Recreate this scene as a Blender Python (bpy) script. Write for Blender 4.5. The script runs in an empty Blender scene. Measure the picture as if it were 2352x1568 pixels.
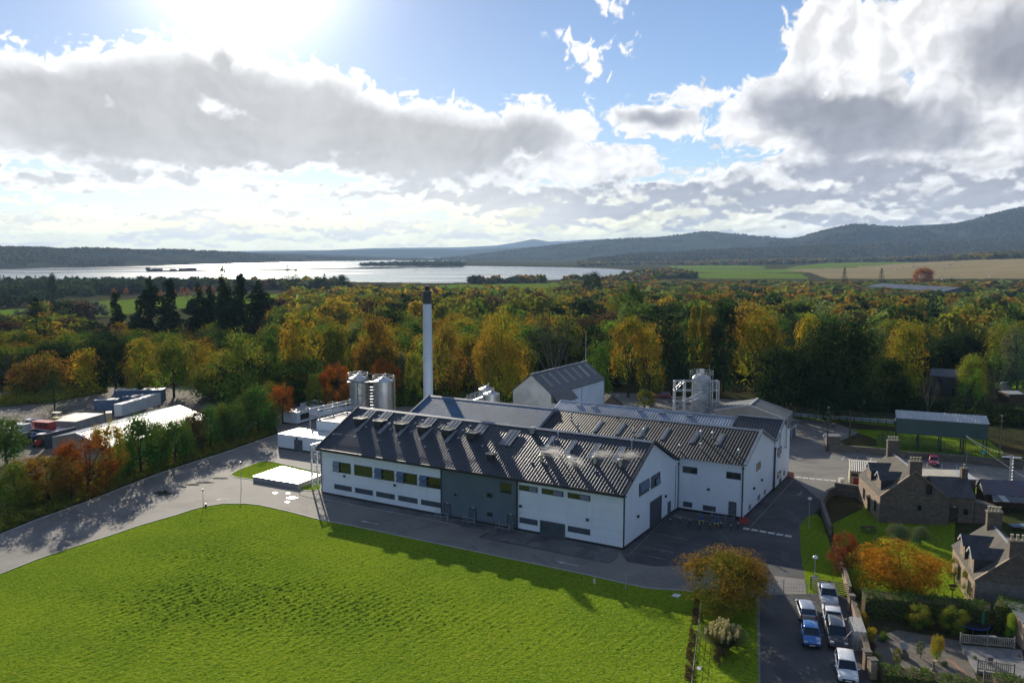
import bpy, bmesh, math, random
import numpy as np
from mathutils import Vector, Matrix
S = bpy.context.scene
COL = S.collection
random.seed(7); RNG = np.random.default_rng(7)

# ------------------------------------------------------------------ camera
FX = 1880.0; CX = 1176.0; CY = 784.0; HOR = 582.0; CAMZ = 38.0
PT = math.atan((CY - HOR) / FX); SP, CP = math.sin(PT), math.cos(PT)
cam = bpy.data.cameras.new('camera'); cam.sensor_width = 36; cam.lens = 36 * FX / 2352
cam.clip_start = 0.5; cam.clip_end = 60000
co = bpy.data.objects.new('camera', cam); COL.objects.link(co)
co.location = (0, 0, CAMZ); co.rotation_euler = (math.radians(90) - PT, 0, 0)
S.camera = co
S.render.resolution_x = 1024; S.render.resolution_y = 682
S.view_settings.view_transform = 'Standard'; S.view_settings.look = 'None'
S.view_settings.exposure = 0.45; S.view_settings.gamma = 1
S.render.engine = 'CYCLES'
S.cycles.max_bounces = 8; S.cycles.diffuse_bounces = 3; S.cycles.glossy_bounces = 3
S.cycles.transparent_max_bounces = 8; S.cycles.volume_bounces = 0
S.cycles.sample_clamp_indirect = 4.0

SUN_AZ = math.radians(-17.6); SUN_EL = math.radians(20.3)
SUND = Vector((math.sin(SUN_AZ) * math.cos(SUN_EL), math.cos(SUN_AZ) * math.cos(SUN_EL), math.sin(SUN_EL)))
sl = bpy.data.lights.new('sun', 'SUN'); sl.energy = 5.0; sl.angle = math.radians(0.5); sl.color = (1.0, 0.90, 0.74)
so = bpy.data.objects.new('sun', sl); COL.objects.link(so)
so.rotation_euler = SUND.to_track_quat('Z', 'Y').to_euler()

# picture coordinates (2352 wide) <-> world
def ray(u, v):
    rx = (u - CX) / FX; ry = (v - CY) / FX
    return rx, CP - ry * SP, -(ry * CP + SP)
def at(u, v, z=0.0):
    r = ray(u, v); t = (z - CAMZ) / r[2]
    return Vector((r[0] * t, r[1] * t, z))
def proj(x, y, z):
    dz = CAMZ - z; d = y * CP + dz * SP
    return CX + FX * x / d, CY + FX * (-y * SP + dz * CP) / d
def hgt(v, p):                                     # height seen at row v above the ground point p
    k = (v - CY) / FX
    return CAMZ - (k * p[1] * CP + p[1] * SP) / (CP - k * SP)
ZR = {1: (2.614, 1200, 1550), 2: (2.24, 2000, 1550), 3: (1.844, 2600, 1400), 4: (2.3614, 3100, 1550), 5: (2.3025, 3200, 2050),
      6: (2.6133, 2600, 2150), 7: (2.614, 0, 1500), 8: (2.614, 700, 1350), 9: (1.68, 0, 1900), 10: (1.68, 1400, 1900),
      11: (2.352, 0, 950), 12: (2.138, 900, 950), 13: (2.138, 1900, 950), 14: (1.9666, 2900, 850), 21: (4.48, 3700, 1850),
      22: (5.2275, 3100, 1650), 23: (3.4767, 3250, 2280), 24: (5.043, 3700, 2420), 25: (4.6125, 1050, 1560),
      26: (5.88, 0, 1600), 27: (5.88, 2600, 1950), 28: (6.271, 1350, 1450)}
def px(r, x, y):
    s, a, b = ZR[r]; return ((a + x / s) / 1.7415, (b + y / s) / 1.7415)
def zat(r, x, y, z=0.0): return at(*px(r, x, y), z)

# ------------------------------------------------------------------ world: sky and clouds
class NT:                                          # tiny helper to wire node maths
    def __init__(s, tree): s.t = tree; s.n = tree.nodes; s.l = tree.links
    def new(s, typ, **kw):
        n = s.n.new(typ)
        for k, v in kw.items(): setattr(n, k, v)
        return n
    def put(s, sock, v):
        if isinstance(v, bpy.types.NodeSocket): s.l.new(v, sock)
        elif v is not None: sock.default_value = v
    def m(s, op, a, b=None, c=None, clamp=False):
        n = s.new('ShaderNodeMath', operation=op, use_clamp=clamp)
        for i, v in enumerate((a, b, c)):
            if v is not None: s.put(n.inputs[i], v)
        return n.outputs[0]
    def vm(s, op, a, b=None, sc=None):
        n = s.new('ShaderNodeVectorMath', operation=op)
        s.put(n.inputs[0], a)
        if b is not None: s.put(n.inputs[1], b)
        if sc is not None: s.put(n.inputs[3], sc)
        return n.outputs[1] if op in ('LENGTH', 'DOT_PRODUCT', 'DISTANCE') else n.outputs[0]
    def noise(s, vec, scale, detail=4, rough=.5, dist=0, color=False, lac=2):
        n = s.new('ShaderNodeTexNoise'); s.put(n.inputs['Vector'], vec)
        n.inputs['Scale'].default_value = scale; n.inputs['Detail'].default_value = detail
        n.inputs['Roughness'].default_value = rough; n.inputs['Distortion'].default_value = dist
        n.inputs['Lacunarity'].default_value = lac
        return n.outputs['Color'] if color else n.outputs['Fac']
    def mix(s, f, a, b, mode='MIX'):
        n = s.new('ShaderNodeMix', data_type='RGBA', blend_type=mode)
        s.put(n.inputs[0], f)
        for k, v in ((6, a), (7, b)):
            if isinstance(v, (tuple, list)): v = (*v[:3], 1)
            s.put(n.inputs[k], v)
        return n.outputs[2]
    def ss(s, x, a, b):                             # smoothstep
        n = s.new('ShaderNodeMapRange', interpolation_type='SMOOTHSTEP')
        s.put(n.inputs[0], x); n.inputs[1].default_value = a; n.inputs[2].default_value = b
        return n.outputs[0]
    def ramp(s, f, stops):
        n = s.new('ShaderNodeValToRGB'); s.put(n.inputs[0], f); e = n.color_ramp.elements
        while len(e) < len(stops): e.new(0.5)
        for i, (p, c) in enumerate(stops): e[i].position = p; e[i].color = (*c[:3], 1)
        return n.outputs[0]

W = bpy.data.worlds.new('World'); S.world = W; W.use_nodes = True
W.cycles.sampling_method = 'MANUAL'; W.cycles.sample_map_resolution = 1024
T = NT(W.node_tree); T.n.clear()
sky = T.new('ShaderNodeTexSky', sky_type='NISHITA'); sky.sun_disc = False
sky.sun_elevation = SUN_EL; sky.sun_rotation = SUN_AZ
sky.air_density = 1.0; sky.dust_density = 0.25; sky.ozone_density = 2.0; sky.altitude = 50
tc = T.new('ShaderNodeTexCoord'); D = T.vm('NORMALIZE', tc.outputs['Generated'])
sep = T.new('ShaderNodeSeparateXYZ'); T.l.new(D, sep.inputs[0]); dz = sep.outputs[2]
# the clear sky; the clouds hang on a far dome built further down.  A wide bright aureole lies round the sun
cosS = T.vm('DOT_PRODUCT', D, tuple(SUND))
def lobe(k): return T.m('EXPONENT', T.m('MULTIPLY', T.m('SUBTRACT', cosS, 1.0), k))
base = T.mix(1.0, sky.outputs[0], (.074, .080, .094), 'MULTIPLY')
base = T.mix(T.m('MULTIPLY', lobe(8.0), .66), base, T.mix(1.0, base, (.42, .46, .52), 'MULTIPLY'))
base = T.mix(1.0, base, T.mix(lobe(100.0), (0, 0, 0), (.24, .235, .225)), 'ADD')
base = T.mix(1.0, base, T.mix(lobe(240.0), (0, 0, 0), (1.5, 1.45, 1.36)), 'ADD')
# below the horizon: dull ground bounce
base = T.mix(T.ss(dz, -.002, -.03), base, (.10, .11, .10))
bg = T.new('ShaderNodeBackground'); T.l.new(base, bg.inputs[0]); bg.inputs[1].default_value = 1.0
ow = T.new('ShaderNodeOutputWorld'); T.l.new(bg.outputs[0], ow.inputs[0])
# ------------------------------------------------------------------ cloud field (numbers only: azimuth and elevation in radians)
def _hash(ix, iy, seed):
    h = (ix.astype(np.int64) * 374761393 + iy.astype(np.int64) * 668265263 + seed * 1274126177) & 0xffffffff
    h = ((h ^ (h >> 13)) * 1274126177) & 0xffffffff
    return ((h ^ (h >> 16)) & 0xffff) / 65535.0
def gnoise(x, y, seed=0):
    ix = np.floor(x); iy = np.floor(y); fx = x - ix; fy = y - iy
    ux = fx * fx * fx * (fx * (fx * 6 - 15) + 10); uy = fy * fy * fy * (fy * (fy * 6 - 15) + 10)
    def g(a, b):
        t = _hash(ix + a, iy + b, seed) * 2 * np.pi
        return np.cos(t) * (fx - a) + np.sin(t) * (fy - b)
    a = g(0, 0) * (1 - ux) + g(1, 0) * ux; b = g(0, 1) * (1 - ux) + g(1, 1) * ux
    return (a * (1 - uy) + b * uy) * 1.4
def fbm(x, y, s, o=6, r=.5, seed=0, billow=False):
    t = 0; a = 1; n = 0
    for i in range(o):
        v = gnoise(x * s + 13.7 * i, y * s - 7.1 * i, seed + i)
        if billow: v = np.abs(v) * 2 - .45
        t = t + v * a; n += a; a *= r; s *= 2.03
    return t / n
def sstep(x, a, b):
    t = np.clip((x - a) / (b - a), 0, 1); return t * t * (3 - 2 * t)
def azel(u, v):
    r = Vector(ray(u, v)).normalized(); return math.atan2(r.x, r.y), math.asin(r.z)
CLOUDS = [  # u, v, half width, half height, tilt, strength
    (60, 225, 230, 105, 0, 1), (300, 205, 260, 100, 0, 1), (500, 190, 240, 85, 4, 1), (513, 135, 44, 46, 0, .8), (700, 255, 230, 105, 14, 1), (880, 300, 230, 100, 14, 1),
    (1060, 320, 220, 85, 8, 1), (1230, 315, 130, 75, 0, .9), (1335, 285, 52, 56, 0, .8), (400, 310, 620, 95, 0, 1.1), (1000, 380, 360, 62, 3, 1),
    (430, 425, 320, 24, 2, .5), (160, 405, 260, 26, 0, .6), (750, 445, 250, 18, 2, .5), (520, 520, 560, 34, 0, .6), (330, 552, 520, 34, 0, .7), (860, 550, 520, 38, 0, .7),
    (1510, 272, 135, 44, 8, .7), (1440, 250, 60, 22, 0, .5), (1592, 214, 84, 30, 10, .5), (1780, 270, 150, 92, -12, 1), (1860, 180, 130, 70, -40, 1), (1960, 110, 150, 110, -20, 1),
    (2260, 90, 210, 190, 0, 1.2), (2330, 280, 300, 170, 0, 1), (1980, 290, 260, 110, 0, 1), (1720, 300, 110, 30, 0, .6), (2100, 380, 330, 110, 0, 1), (2040, 190, 60, 70, 0, .5),
    (1830, 450, 620, 75, 0, 1), (1700, 520, 760, 60, 0, 1.2), (1176, 580, 1700, 36, 0, .45), (1350, 380, 190, 62, 0, .8), (1180, 470, 330, 60, 0, .8), (2200, 440, 330, 120, 0, 1),
    (1415, 22, 40, 18, 20, .24), (1335, 122, 52, 22, 20, .17), (1440, 124, 24, 18, 0, .18), (77, 455, 16, 16, 0, .35), (20, 458, 30, 10, 20, .28), (1466, 80, 20, 14, 0, .25)]
DARKS = [
    (120, 215, 170, 62, 6, .7), (300, 245, 260, 105, -2, .95), (520, 250, 230, 125, 4, 1.15), (515, 150, 42, 60, 0, .7), (760, 300, 250, 110, 12, 1.15), (1000, 340, 250, 85, 8, 1), (1190, 330, 120, 60, 0, .8),
    (560, 340, 620, 66, 2, .9), (200, 300, 330, 62, 10, .35), (160, 395, 230, 16, 3, .5), (1130, 455, 300, 34, 3, .8), (1230, 500, 330, 26, 0, .7), (860, 428, 260, 12, 3, .4),
    (440, 500, 90, 30, 0, .35), (690, 515, 110, 26, 0, .4), (985, 515, 90, 22, 0, .4), (850, 500, 80, 20, 20, .35),
    (1500, 262, 90, 18, 8, .45), (1960, 280, 170, 78, 4, 1.0), (1840, 255, 120, 60, 0, .6), (2340, 130, 100, 90, 0, .5), (2190, 310, 90, 50, 0, .25), (2330, 385, 150, 36, 0, .4),
    (1800, 452, 330, 22, 2, .7), (2060, 400, 300, 26, 6, .55), (2180, 455, 300, 30, 0, .6), (1620, 420, 260, 16, 0, .4), (1480, 470, 200, 20, 0, .5), (2250, 500, 200, 26, 0, .5)]
def field(x, y, lst):
    out = np.full(x.shape, -1.0)
    for u, v, a, b, rot, k in lst:
        cx, cy = azel(u, v); a = a / FX * .93; b = b / FX * .93; t = math.radians(-rot)
        px_, py_ = x - cx, y - cy
        q = np.sqrt(((px_ * math.cos(t) + py_ * math.sin(t)) / a) ** 2 + ((-px_ * math.sin(t) + py_ * math.cos(t)) / b) ** 2)
        d = k * (1 - q); h = np.clip(.5 + .5 * (out - d) / .10, 0, 1)
        out = d * (1 - h) + out * h + .10 * h * (1 - h)
    return out
def clouds(az, el):
    az = np.asarray(az, float); el = np.asarray(el, float)
    Y = .25 * np.log(np.maximum(el, -.03) + .06); st = np.clip((el + .06) / .25, .25, 1)   # clouds flatten toward the horizon
    wx = fbm(az, Y, 9, 4, .5, 11) * .030 + fbm(az, Y, 40, 3, .5, 12) * .010
    wy = (fbm(az, Y, 9, 4, .5, 21) * .026 + fbm(az, Y, 40, 3, .5, 22) * .009) * st
    X, E = az + wx, el + wy
    bx, by = az + wx * .6, Y + wy * .6 / st
    bil = fbm(bx, by, 22, 6, .5, 31, True)
    sx = np.where(az > -.3, -.007, .007)
    bil2 = fbm(bx + sx, by + .007, 22, 3, .5, 31, True)
    bil4 = fbm(bx, by, 22, 3, .5, 31, True)
    fb = fbm(az + wx, Y + wy / st, 10, 8, .55, 41)
    st2 = fbm(az * 1.0, el * 4.5, 11, 6, .58, 51)
    C = field(X, E, CLOUDS); low = sstep(el, .13, .05)
    # away from the photographed view: broken cumulus
    out = np.maximum(sstep(np.abs(az), .66, .82), sstep(el, .34, .46))
    R = fbm(az, Y * 1.5, 3.0, 7, .55, 61) * 1.5 - .22
    C = C * (1 - out) + R * out
    cu = fbm(az * 1.0, Y * .8, 16, 6, .55, 71); cub = fbm(az, Y * .8 + .012, 16, 4, .55, 71)
    hf = fbm(az + wx * 2, Y, 55, 4, .6, 81)
    e = C - bil * .20 + fb * .34 + low * (cu * .55 + st2 * .2) + (np.clip(.40 - C, 0, .40) * 1.9) * hf
    e = e * (1 - out) + (R + fb * .2) * out
    alpha = sstep(e, -.04, .16)
    Dk = np.clip(field(az + wx * .7, el + wy * .7, DARKS), -.3, 1.2) * (1 - out) + np.clip(R * .9 - .1, -.3, 1) * out
    lcu = low * np.clip((cu - cub) * 3.4, -.6, .7)
    Tk = np.minimum(Dk + .22, (e - .13) * 2.4)                              # the grey body starts a little inside the bright rim
    t = Tk + fb * .42 + lcu + low * st2 * .55 * sstep(az, -.2, .2) + low * st2 * .2 + (e - .3) * .16
    dk = sstep(t, -.03, .66)
    lit = np.clip((bil2 - bil4) * .7, -.3, .3)                             # billows catch light on the side of the sun
    az0 = math.atan2(SUND.x, SUND.y); el0 = math.asin(SUND.z)
    ang = np.sqrt(((az - az0) * np.cos(el)) ** 2 + (el - el0) ** 2)
    near = sstep(az, .22, -.08) * (1 - out)
    wh = .72 + .14 * np.exp(-(ang / .5) ** 2) + .5 * np.exp(-(ang / .2) ** 2) + low * (cu * .30 + .07 * near) + lit * (.12 + .34 * (1 - near))
    gy = (.29 + .14 * near + .07 * low + .10 * low * near) + .10 * np.exp(-(ang / .25) ** 2) + fb * .10 + lit * .07
    warm = sstep(el, .10, .02) * sstep(az, .5, .1)
    wc = np.stack([wh * (1 + .0 * warm), wh * (1 - .005 * warm), wh * (1.01 - .27 * warm)], -1)
    b = 1 - near
    gc = np.stack([gy * (1 - .04 * b), gy * (1 - .01 * b), gy * (1 + .13 * b)], -1)
    col = wc * (1 - dk[..., None]) + gc * dk[..., None]
    lw = (sstep(el, .085, .0) * (.45 + .55 * near))[..., None]; col = col * (1 + lw * np.array([.62, .50, .20]))
    hz = sstep(el, .035, -.01)[..., None] * .5
    col = col * (1 - hz) + np.array([.86, .80, .60]) * hz
    # the air right round the sun outshines thin cloud
    g = np.exp(-(ang / .085) ** 2)[..., None]
    alpha = alpha * (1 - sstep(ang, .10, .07))
    return np.clip(col, 0, 4), alpha
# ------------------------------------------------------------------ objects, tags, mesh building
def tag(o, label=None, cat=None, group=None, kind=None):
    for k, v in (('label', label), ('category', cat), ('group', group), ('kind', kind)):
        if v: o[k] = v
    return o
def empty(name, loc, label=None, cat=None, group=None):
    o = bpy.data.objects.new(name, None); o.location = loc; COL.objects.link(o); o.empty_display_size = .5
    return tag(o, label, cat, group)
def link_mesh(name, me, parent=None):
    o = bpy.data.objects.new(name, me); COL.objects.link(o)
    if parent is not None: o.parent = parent
    return o
def np_mesh(name, V, F, mats, mi=None, smooth=False, parent=None, attrs=None):
    """V (n,3), F (m,k) with constant k"""
    V = np.asarray(V, np.float32); F = np.asarray(F, np.int32); m, k = F.shape
    me = bpy.data.meshes.new(name); me.vertices.add(len(V)); me.vertices.foreach_set('co', V.ravel())
    me.loops.add(m * k); me.loops.foreach_set('vertex_index', F.ravel())
    me.polygons.add(m); me.polygons.foreach_set('loop_start', np.arange(m, dtype=np.int32) * k)
    me.polygons.foreach_set('loop_total', np.full(m, k, np.int32))
    if mi is not None: me.polygons.foreach_set('material_index', np.asarray(mi, np.int32))
    if smooth: me.polygons.foreach_set('use_smooth', np.ones(m, bool))
    for mt in mats: me.materials.append(mt)
    for nm, (dom, arr) in (attrs or {}).items():
        a = me.attributes.new(nm, 'FLOAT_COLOR', dom); a.data.foreach_set('color', np.asarray(arr, np.float32).ravel())
    me.update(calc_edges=True); me.validate()
    return link_mesh(name, me, parent)
def v3(p, z=None):
    p = Vector(p) if len(p) == 3 else Vector((p[0], p[1], 0))
    return Vector((p.x, p.y, z)) if z is not None else p
class MB:
    def __init__(s): s.v = []; s.f = []; s.mi = []
    def face(s, pts, m=0):
        n = len(s.v); s.v += [tuple(p) for p in pts]; s.f.append(tuple(range(n, n + len(pts)))); s.mi.append(m); return s
    def hull(s, pts, faces, m=0):
        n = len(s.v); s.v += [tuple(p) for p in pts]
        for f in faces: s.f.append(tuple(n + i for i in f)); s.mi.append(m)
        return s
    def obox(s, o, a, b, c, m=0):                   # corner o, edge vectors a b c
        o, a, b, c = Vector(o), Vector(a), Vector(b), Vector(c)
        P = [o, o + a, o + a + b, o + b, o + c, o + a + c, o + a + b + c, o + b + c]
        return s.hull(P, [(0, 3, 2, 1), (4, 5, 6, 7), (0, 1, 5, 4), (1, 2, 6, 5), (2, 3, 7, 6), (3, 0, 4, 7)], m)
    def box(s, c, d, m=0, rz=0):
        c = Vector(c); R = Matrix.Rotation(rz, 3, 'Z')
        a, b, e = R @ Vector((d[0], 0, 0)), R @ Vector((0, d[1], 0)), Vector((0, 0, d[2]))
        return s.obox(c - a / 2 - b / 2 - e / 2, a, b, e, m)
    def prism(s, poly, z0, z1, m=0, mt=None):
        n = len(poly); P = [v3(p, z0) for p in poly] + [v3(p, z1) for p in poly]
        s.hull(P, [tuple(range(n - 1, -1, -1))], m); s.hull([], [], m)
        k = len(s.v) - 2 * n
        s.f.append(tuple(k + n + i for i in range(n))); s.mi.append(m if mt is None else mt)
        for i in range(n):
            j = (i + 1) % n; s.f.append((k + i, k + j, k + n + j, k + n + i)); s.mi.append(m)
        return s
    def tube(s, p, q, r, n=6, m=0, r2=None, cap=True):
        p, q = Vector(p), Vector(q); d = (q - p)
        if d.length < 1e-6: return s
        d.normalize(); a = d.orthogonal().normalized(); b = d.cross(a); r2 = r if r2 is None else r2
        k = len(s.v)
        for c, rr in ((p, r), (q, r2)):
            for i in range(n):
                t = 2 * math.pi * i / n; s.v.append(tuple(c + a * math.cos(t) * rr + b * math.sin(t) * rr))
        for i in range(n):
            j = (i + 1) % n; s.f.append((k + i, k + j, k + n + j, k + n + i)); s.mi.append(m)
        if cap: s.f.append(tuple(k + n - 1 - i for i in range(n))); s.f.append(tuple(k + n + i for i in range(n))); s.mi += [m, m]
        return s
    def path(s, pts, r, n=6, m=0):
        for a, b in zip(pts[:-1], pts[1:]): s.tube(a, b, r, n, m)
        return s
    def lathe(s, c, prof, n=24, m=0):               # prof [(r, z)]
        k = len(s.v); c = Vector(c)
        for r, z in prof:
            for i in range(n):
                t = 2 * math.pi * i / n; s.v.append((c.x + r * math.cos(t), c.y + r * math.sin(t), c.z + z))
        for a in range(len(prof) - 1):
            for i in range(n):
                j = (i + 1) % n; s.f.append((k + a * n + i, k + a * n + j, k + (a + 1) * n + j, k + (a + 1) * n + i)); s.mi.append(m)
        s.f.append(tuple(k + n - 1 - i for i in range(n))); s.f.append(tuple(k + (len(prof) - 1) * n + i for i in range(n))); s.mi += [m, m]
        return s
    def ring(s, c, R, r, n=28, m=0):
        c = Vector(c); P = [c + Vector((R * math.cos(2 * math.pi * i / n), R * math.sin(2 * math.pi * i / n), 0)) for i in range(n + 1)]
        return s.path(P, r, 4, m)
    def build(s, name, mats, parent=None, smooth=False, bevel=0, seg=2, world=True):
        if not isinstance(mats, (list, tuple)): mats = [mats]
        off = Vector((0, 0, 0))
        if parent is not None and world:
            q = parent
            while q is not None: off += Vector(q.location); q = q.parent
        me = bpy.data.meshes.new(name)
        me.from_pydata([(x - off.x, y - off.y, z - off.z) for x, y, z in s.v], [], s.f)
        for mt in mats: me.materials.append(mt)
        if any(s.mi): me.polygons.foreach_set('material_index', s.mi)
        bm = bmesh.new(); bm.from_mesh(me)
        bmesh.ops.recalc_face_normals(bm, faces=bm.faces)
        if smooth:
            bmesh.ops.remove_doubles(bm, verts=bm.verts, dist=.0005)
            for f in bm.faces: f.smooth = True
            for e in bm.edges:
                if len(e.link_faces) == 2 and e.calc_face_angle(0) > .7: e.smooth = False
        bm.to_mesh(me); bm.free()
        o = link_mesh(name, me, parent)
        if bevel:
            md = o.modifiers.new('bevel', 'BEVEL'); md.width = bevel; md.segments = seg; md.limit_method = 'ANGLE'
        return o
def build_each(m, name, mats, parent, **k):
    """every separate piece of m becomes a part of its own"""
    p = list(range(len(m.v)))
    def fd(i):
        while p[i] != i: p[i] = p[p[i]]; i = p[i]
        return i
    for f in m.f:
        for i in f[1:]: p[fd(i)] = fd(f[0])
    g = {}
    for f, mi in zip(m.f, m.mi): g.setdefault(fd(f[0]), []).append((f, mi))
    for fs in g.values():
        q = MB(); idx = {}
        for f, mi in fs:
            for i in f:
                if i not in idx: idx[i] = len(q.v); q.v.append(m.v[i])
            q.f.append(tuple(idx[i] for i in f)); q.mi.append(mi)
        q.build(name, mats, parent, **k)
def sheet_poly(name, pts, z, mat, kind='structure'):
    o = MB().face([v3(p, z) for p in pts]).build(name, mat)
    for p in o.data.polygons:
        if p.normal.z < 0: p.flip()
    return tag(o, kind=kind)
def inpoly(x, y, poly):
    x = np.asarray(x, float); y = np.asarray(y, float); r = np.zeros(x.shape, bool); n = len(poly); j = n - 1
    for i in range(n):
        xi, yi = poly[i][0], poly[i][1]; xj, yj = poly[j][0], poly[j][1]
        c = ((yi > y) != (yj > y)) & (x < (xj - xi) * (y - yi) / (yj - yi + 1e-12) + xi); r ^= c; j = i
    return r

# ------------------------------------------------------------------ materials
def mat(name, col, rough=.7, metal=0, var=.12, scale=1.0, bump=0, bscale=8, spec=.5, col2=None, fine=0, tint=None, obj=True):
    m = bpy.data.materials.new(name); m.use_nodes = True; t = NT(m.node_tree)
    b = t.n['Principled BSDF']; b.inputs['Roughness'].default_value = rough; b.inputs['Metallic'].default_value = metal
    b.inputs['Specular IOR Level'].default_value = spec
    g = t.new('ShaderNodeNewGeometry'); P = g.outputs['Position']
    n = t.noise(P, scale, 4, .6)
    if rough > .8: b.inputs['Specular IOR Level'].default_value = .2
    c2 = col2 if col2 else tuple(c * (1 - var * 2.2) for c in col)
    c = t.mix(t.ss(n, .3, .7), c2, col)
    if name in ('white_cladding', 'blue_grey_cladding', 'stained_render', 'painted_gable_wall'):      # rain streaks running down the wall
        st_ = t.noise(t.vm('MULTIPLY', P, (1.6, 1.6, .10)), 1.6, 5, .7); c = t.mix(t.m('MULTIPLY', t.ss(st_, .50, .78), .38), c, tuple(x * .72 for x in col))
    if fine:
        n2 = t.noise(P, scale * 14, 3, .6); c = t.mix(t.m('MULTIPLY', t.ss(n2, .35, .65), fine), c, tuple(x * .55 for x in col))
    t.l.new(c, b.inputs['Base Color'])
    if bump:
        bp = t.new('ShaderNodeBump'); bp.inputs['Strength'].default_value = 1; bp.inputs['Distance'].default_value = bump
        t.l.new(t.noise(P, bscale, 4, .6), bp.inputs['Height']); t.l.new(bp.outputs[0], b.inputs['Normal'])
    return m
M = {}
M['white_wall'] = mat('white_cladding', (.73, .785, .84), .55, var=.035, scale=.35, fine=.04)
M['joint'] = mat('grey_cladding_joint', (.42, .47, .52), .6)  # plain grey for the panel joint lines
M['grey_wall'] = mat('blue_grey_cladding', (.105, .145, .18), .45, var=.06, scale=.4, fine=.06)
M['dark_trim'] = mat('dark_trim', (.03, .033, .037), .45)
M['grey_trim'] = mat('grey_trim', (.10, .125, .15), .45)
M['louvre'] = mat('louvre', (.065, .085, .10), .5)
M['frame'] = mat('window_frame', (.075, .10, .12), .4)
M['roof_dark'] = mat('dark_profiled_roof', (.042, .048, .055), .34, metal=.55, var=.08, scale=.12)
M['roof_mid'] = mat('weathered_dark_roof', (.034, .037, .038), .45, metal=.0, spec=.16, var=.12, scale=.15)
M['roof_blue'] = mat('blue_grey_roof', (.10, .175, .25), .55, metal=.0, spec=.06, var=.15, scale=.15)
M['roof_light'] = mat('pale_weathered_roof', (.34, .40, .47), .6, metal=.0, spec=.2, col2=(.20, .23, .27), scale=.35)
M['ridge'] = mat('ridge_flashing', (.30, .32, .34), .38, metal=.4)
M['skylight'] = mat('rooflight', (.34, .355, .36), .35, var=.12, scale=1.5)
M['skylight_dark'] = mat('dull_rooflight', (.22, .24, .25), .5, var=.12, scale=1.5)
M['steel'] = mat('galvanised_steel', (.50, .53, .55), .42, metal=.5, var=.1, scale=2)
M['steel_dark'] = mat('grey_painted_steel', (.16, .19, .21), .45, metal=.3)
M['stainless'] = mat('stainless_tank', (.58, .60, .62), .34, metal=.85, var=.1, scale=.8)
M['silo'] = mat('pale_silo', (.46, .48, .50), .45, metal=.15, var=.06, scale=.6, col2=(.34, .36, .37))
M['chimney'] = mat('chimney_cladding', (.60, .66, .72), .45, metal=.1, var=.04, scale=.6)
M['soot'] = mat('dark_stack_top', (.055, .055, .062), .6, var=.2, scale=1)
M['concrete'] = mat('concrete', (.33, .32, .30), .7, var=.15, scale=.6, bump=.01, bscale=20, fine=.2)
M['pale_concrete'] = mat('pale_wet_concrete', (.62, .61, .58), .22, var=.04, scale=.5)
M['kerb'] = mat('kerb', (.42, .41, .38), .75, var=.1, scale=1)
M['paint'] = mat('road_paint', (.66, .66, .62), .7, var=.25, scale=3)
M['paint_faint'] = mat('worn_paint', (.30, .30, .29), .7, var=.35, scale=3)
M['paint_yellow'] = mat('yellow_paint', (.55, .42, .10), .7, var=.2, scale=3)
M['render'] = mat('stained_render', (.62, .61, .56), .85, col2=(.36, .35, .31), scale=.22, fine=.15)
M['render_blue'] = mat('painted_gable_wall', (.62, .70, .76), .8, var=.06, scale=.3)
M['slate'] = mat('slates', (.055, .065, .075), .42, var=.25, scale=1.2, fine=.4, bump=.02, bscale=9)
M['slate_warm'] = mat('weathered_slates', (.135, .122, .10), .88, col2=(.09, .083, .073), scale=.6, fine=.35, bump=.02, bscale=9)
M['lead'] = mat('lead_flashing', (.42, .45, .48), .5, metal=.2)
M['cream'] = mat('cream_cladding', (.55, .49, .33), .6, var=.08, scale=.6)
M['cream_roof'] = mat('cream_roof_sheet', (.50, .46, .35), .5, metal=.0, var=.1, scale=.6)
M['rust'] = mat('rusty_sheeting', (.14, .10, .12), .6, col2=(.10, .13, .18), scale=.6, fine=.5)
M['wood'] = mat('timber', (.26, .19, .11), .8, var=.25, scale=4, fine=.3)
M['wood_dark'] = mat('dark_timber', (.10, .07, .045), .85, var=.25, scale=4)
M['wood_grey'] = mat('weathered_timber', (.30, .28, .24), .8, var=.2, scale=3)
M['red'] = mat('red_paint', (.42, .035, .03), .35, var=.08)
M['barrier_red'] = mat('red_plastic', (.50, .05, .045), .5)
M['bark'] = mat('bark', (.075, .06, .045), .9, var=.3, scale=3)
M['bark_pale'] = mat('pale_bark', (.17, .155, .13), .9, var=.3, scale=3)
M['black'] = mat('black_rubber', (.018, .018, .02), .7)
M['chrome'] = mat('alloy', (.5, .5, .52), .3, metal=.9)
M['green_tank'] = mat('green_cladding', (.045, .095, .085), .5, var=.08, scale=.5)
M['green_post'] = mat('green_powder_coat', (.03, .07, .06), .5)
M['pale_sheet'] = mat('pale_roof_sheet', (.46, .47, .46), .5, metal=.1, var=.08)
M['shed_wall'] = mat('buff_sheet_wall', (.30, .29, .25), .6, var=.1, scale=.5)
M['shed_roof'] = mat('grey_sheet_roof', (.17, .185, .19), .7, metal=.0, spec=.15, var=.12, scale=.3)
M['blue_steel'] = mat('blue_hoarding', (.022, .055, .10), .5, var=.15)
M['navy'] = mat('navy_paint', (.012, .03, .14), .35)
M['white_paint'] = mat('white_gloss', (.72, .72, .70), .35, var=.08)
M['orange'] = mat('orange_box', (.40, .15, .04), .6)
M['blue_box'] = mat('dull_blue_box', (.11, .17, .26), .55, var=.15)
M['grey_box'] = mat('grey_box', (.30, .31, .31), .6, var=.15, scale=.6)
M['yellow'] = mat('yellow_paint_gloss', (.55, .42, .05), .4)
M['blue_paint'] = mat('blue_gloss', (.02, .08, .35), .4)
M['gravel'] = mat('gravel', (.20, .18, .15), .95, col2=(.13, .115, .095), scale=1.2, fine=.5, bump=.05, bscale=10)
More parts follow.
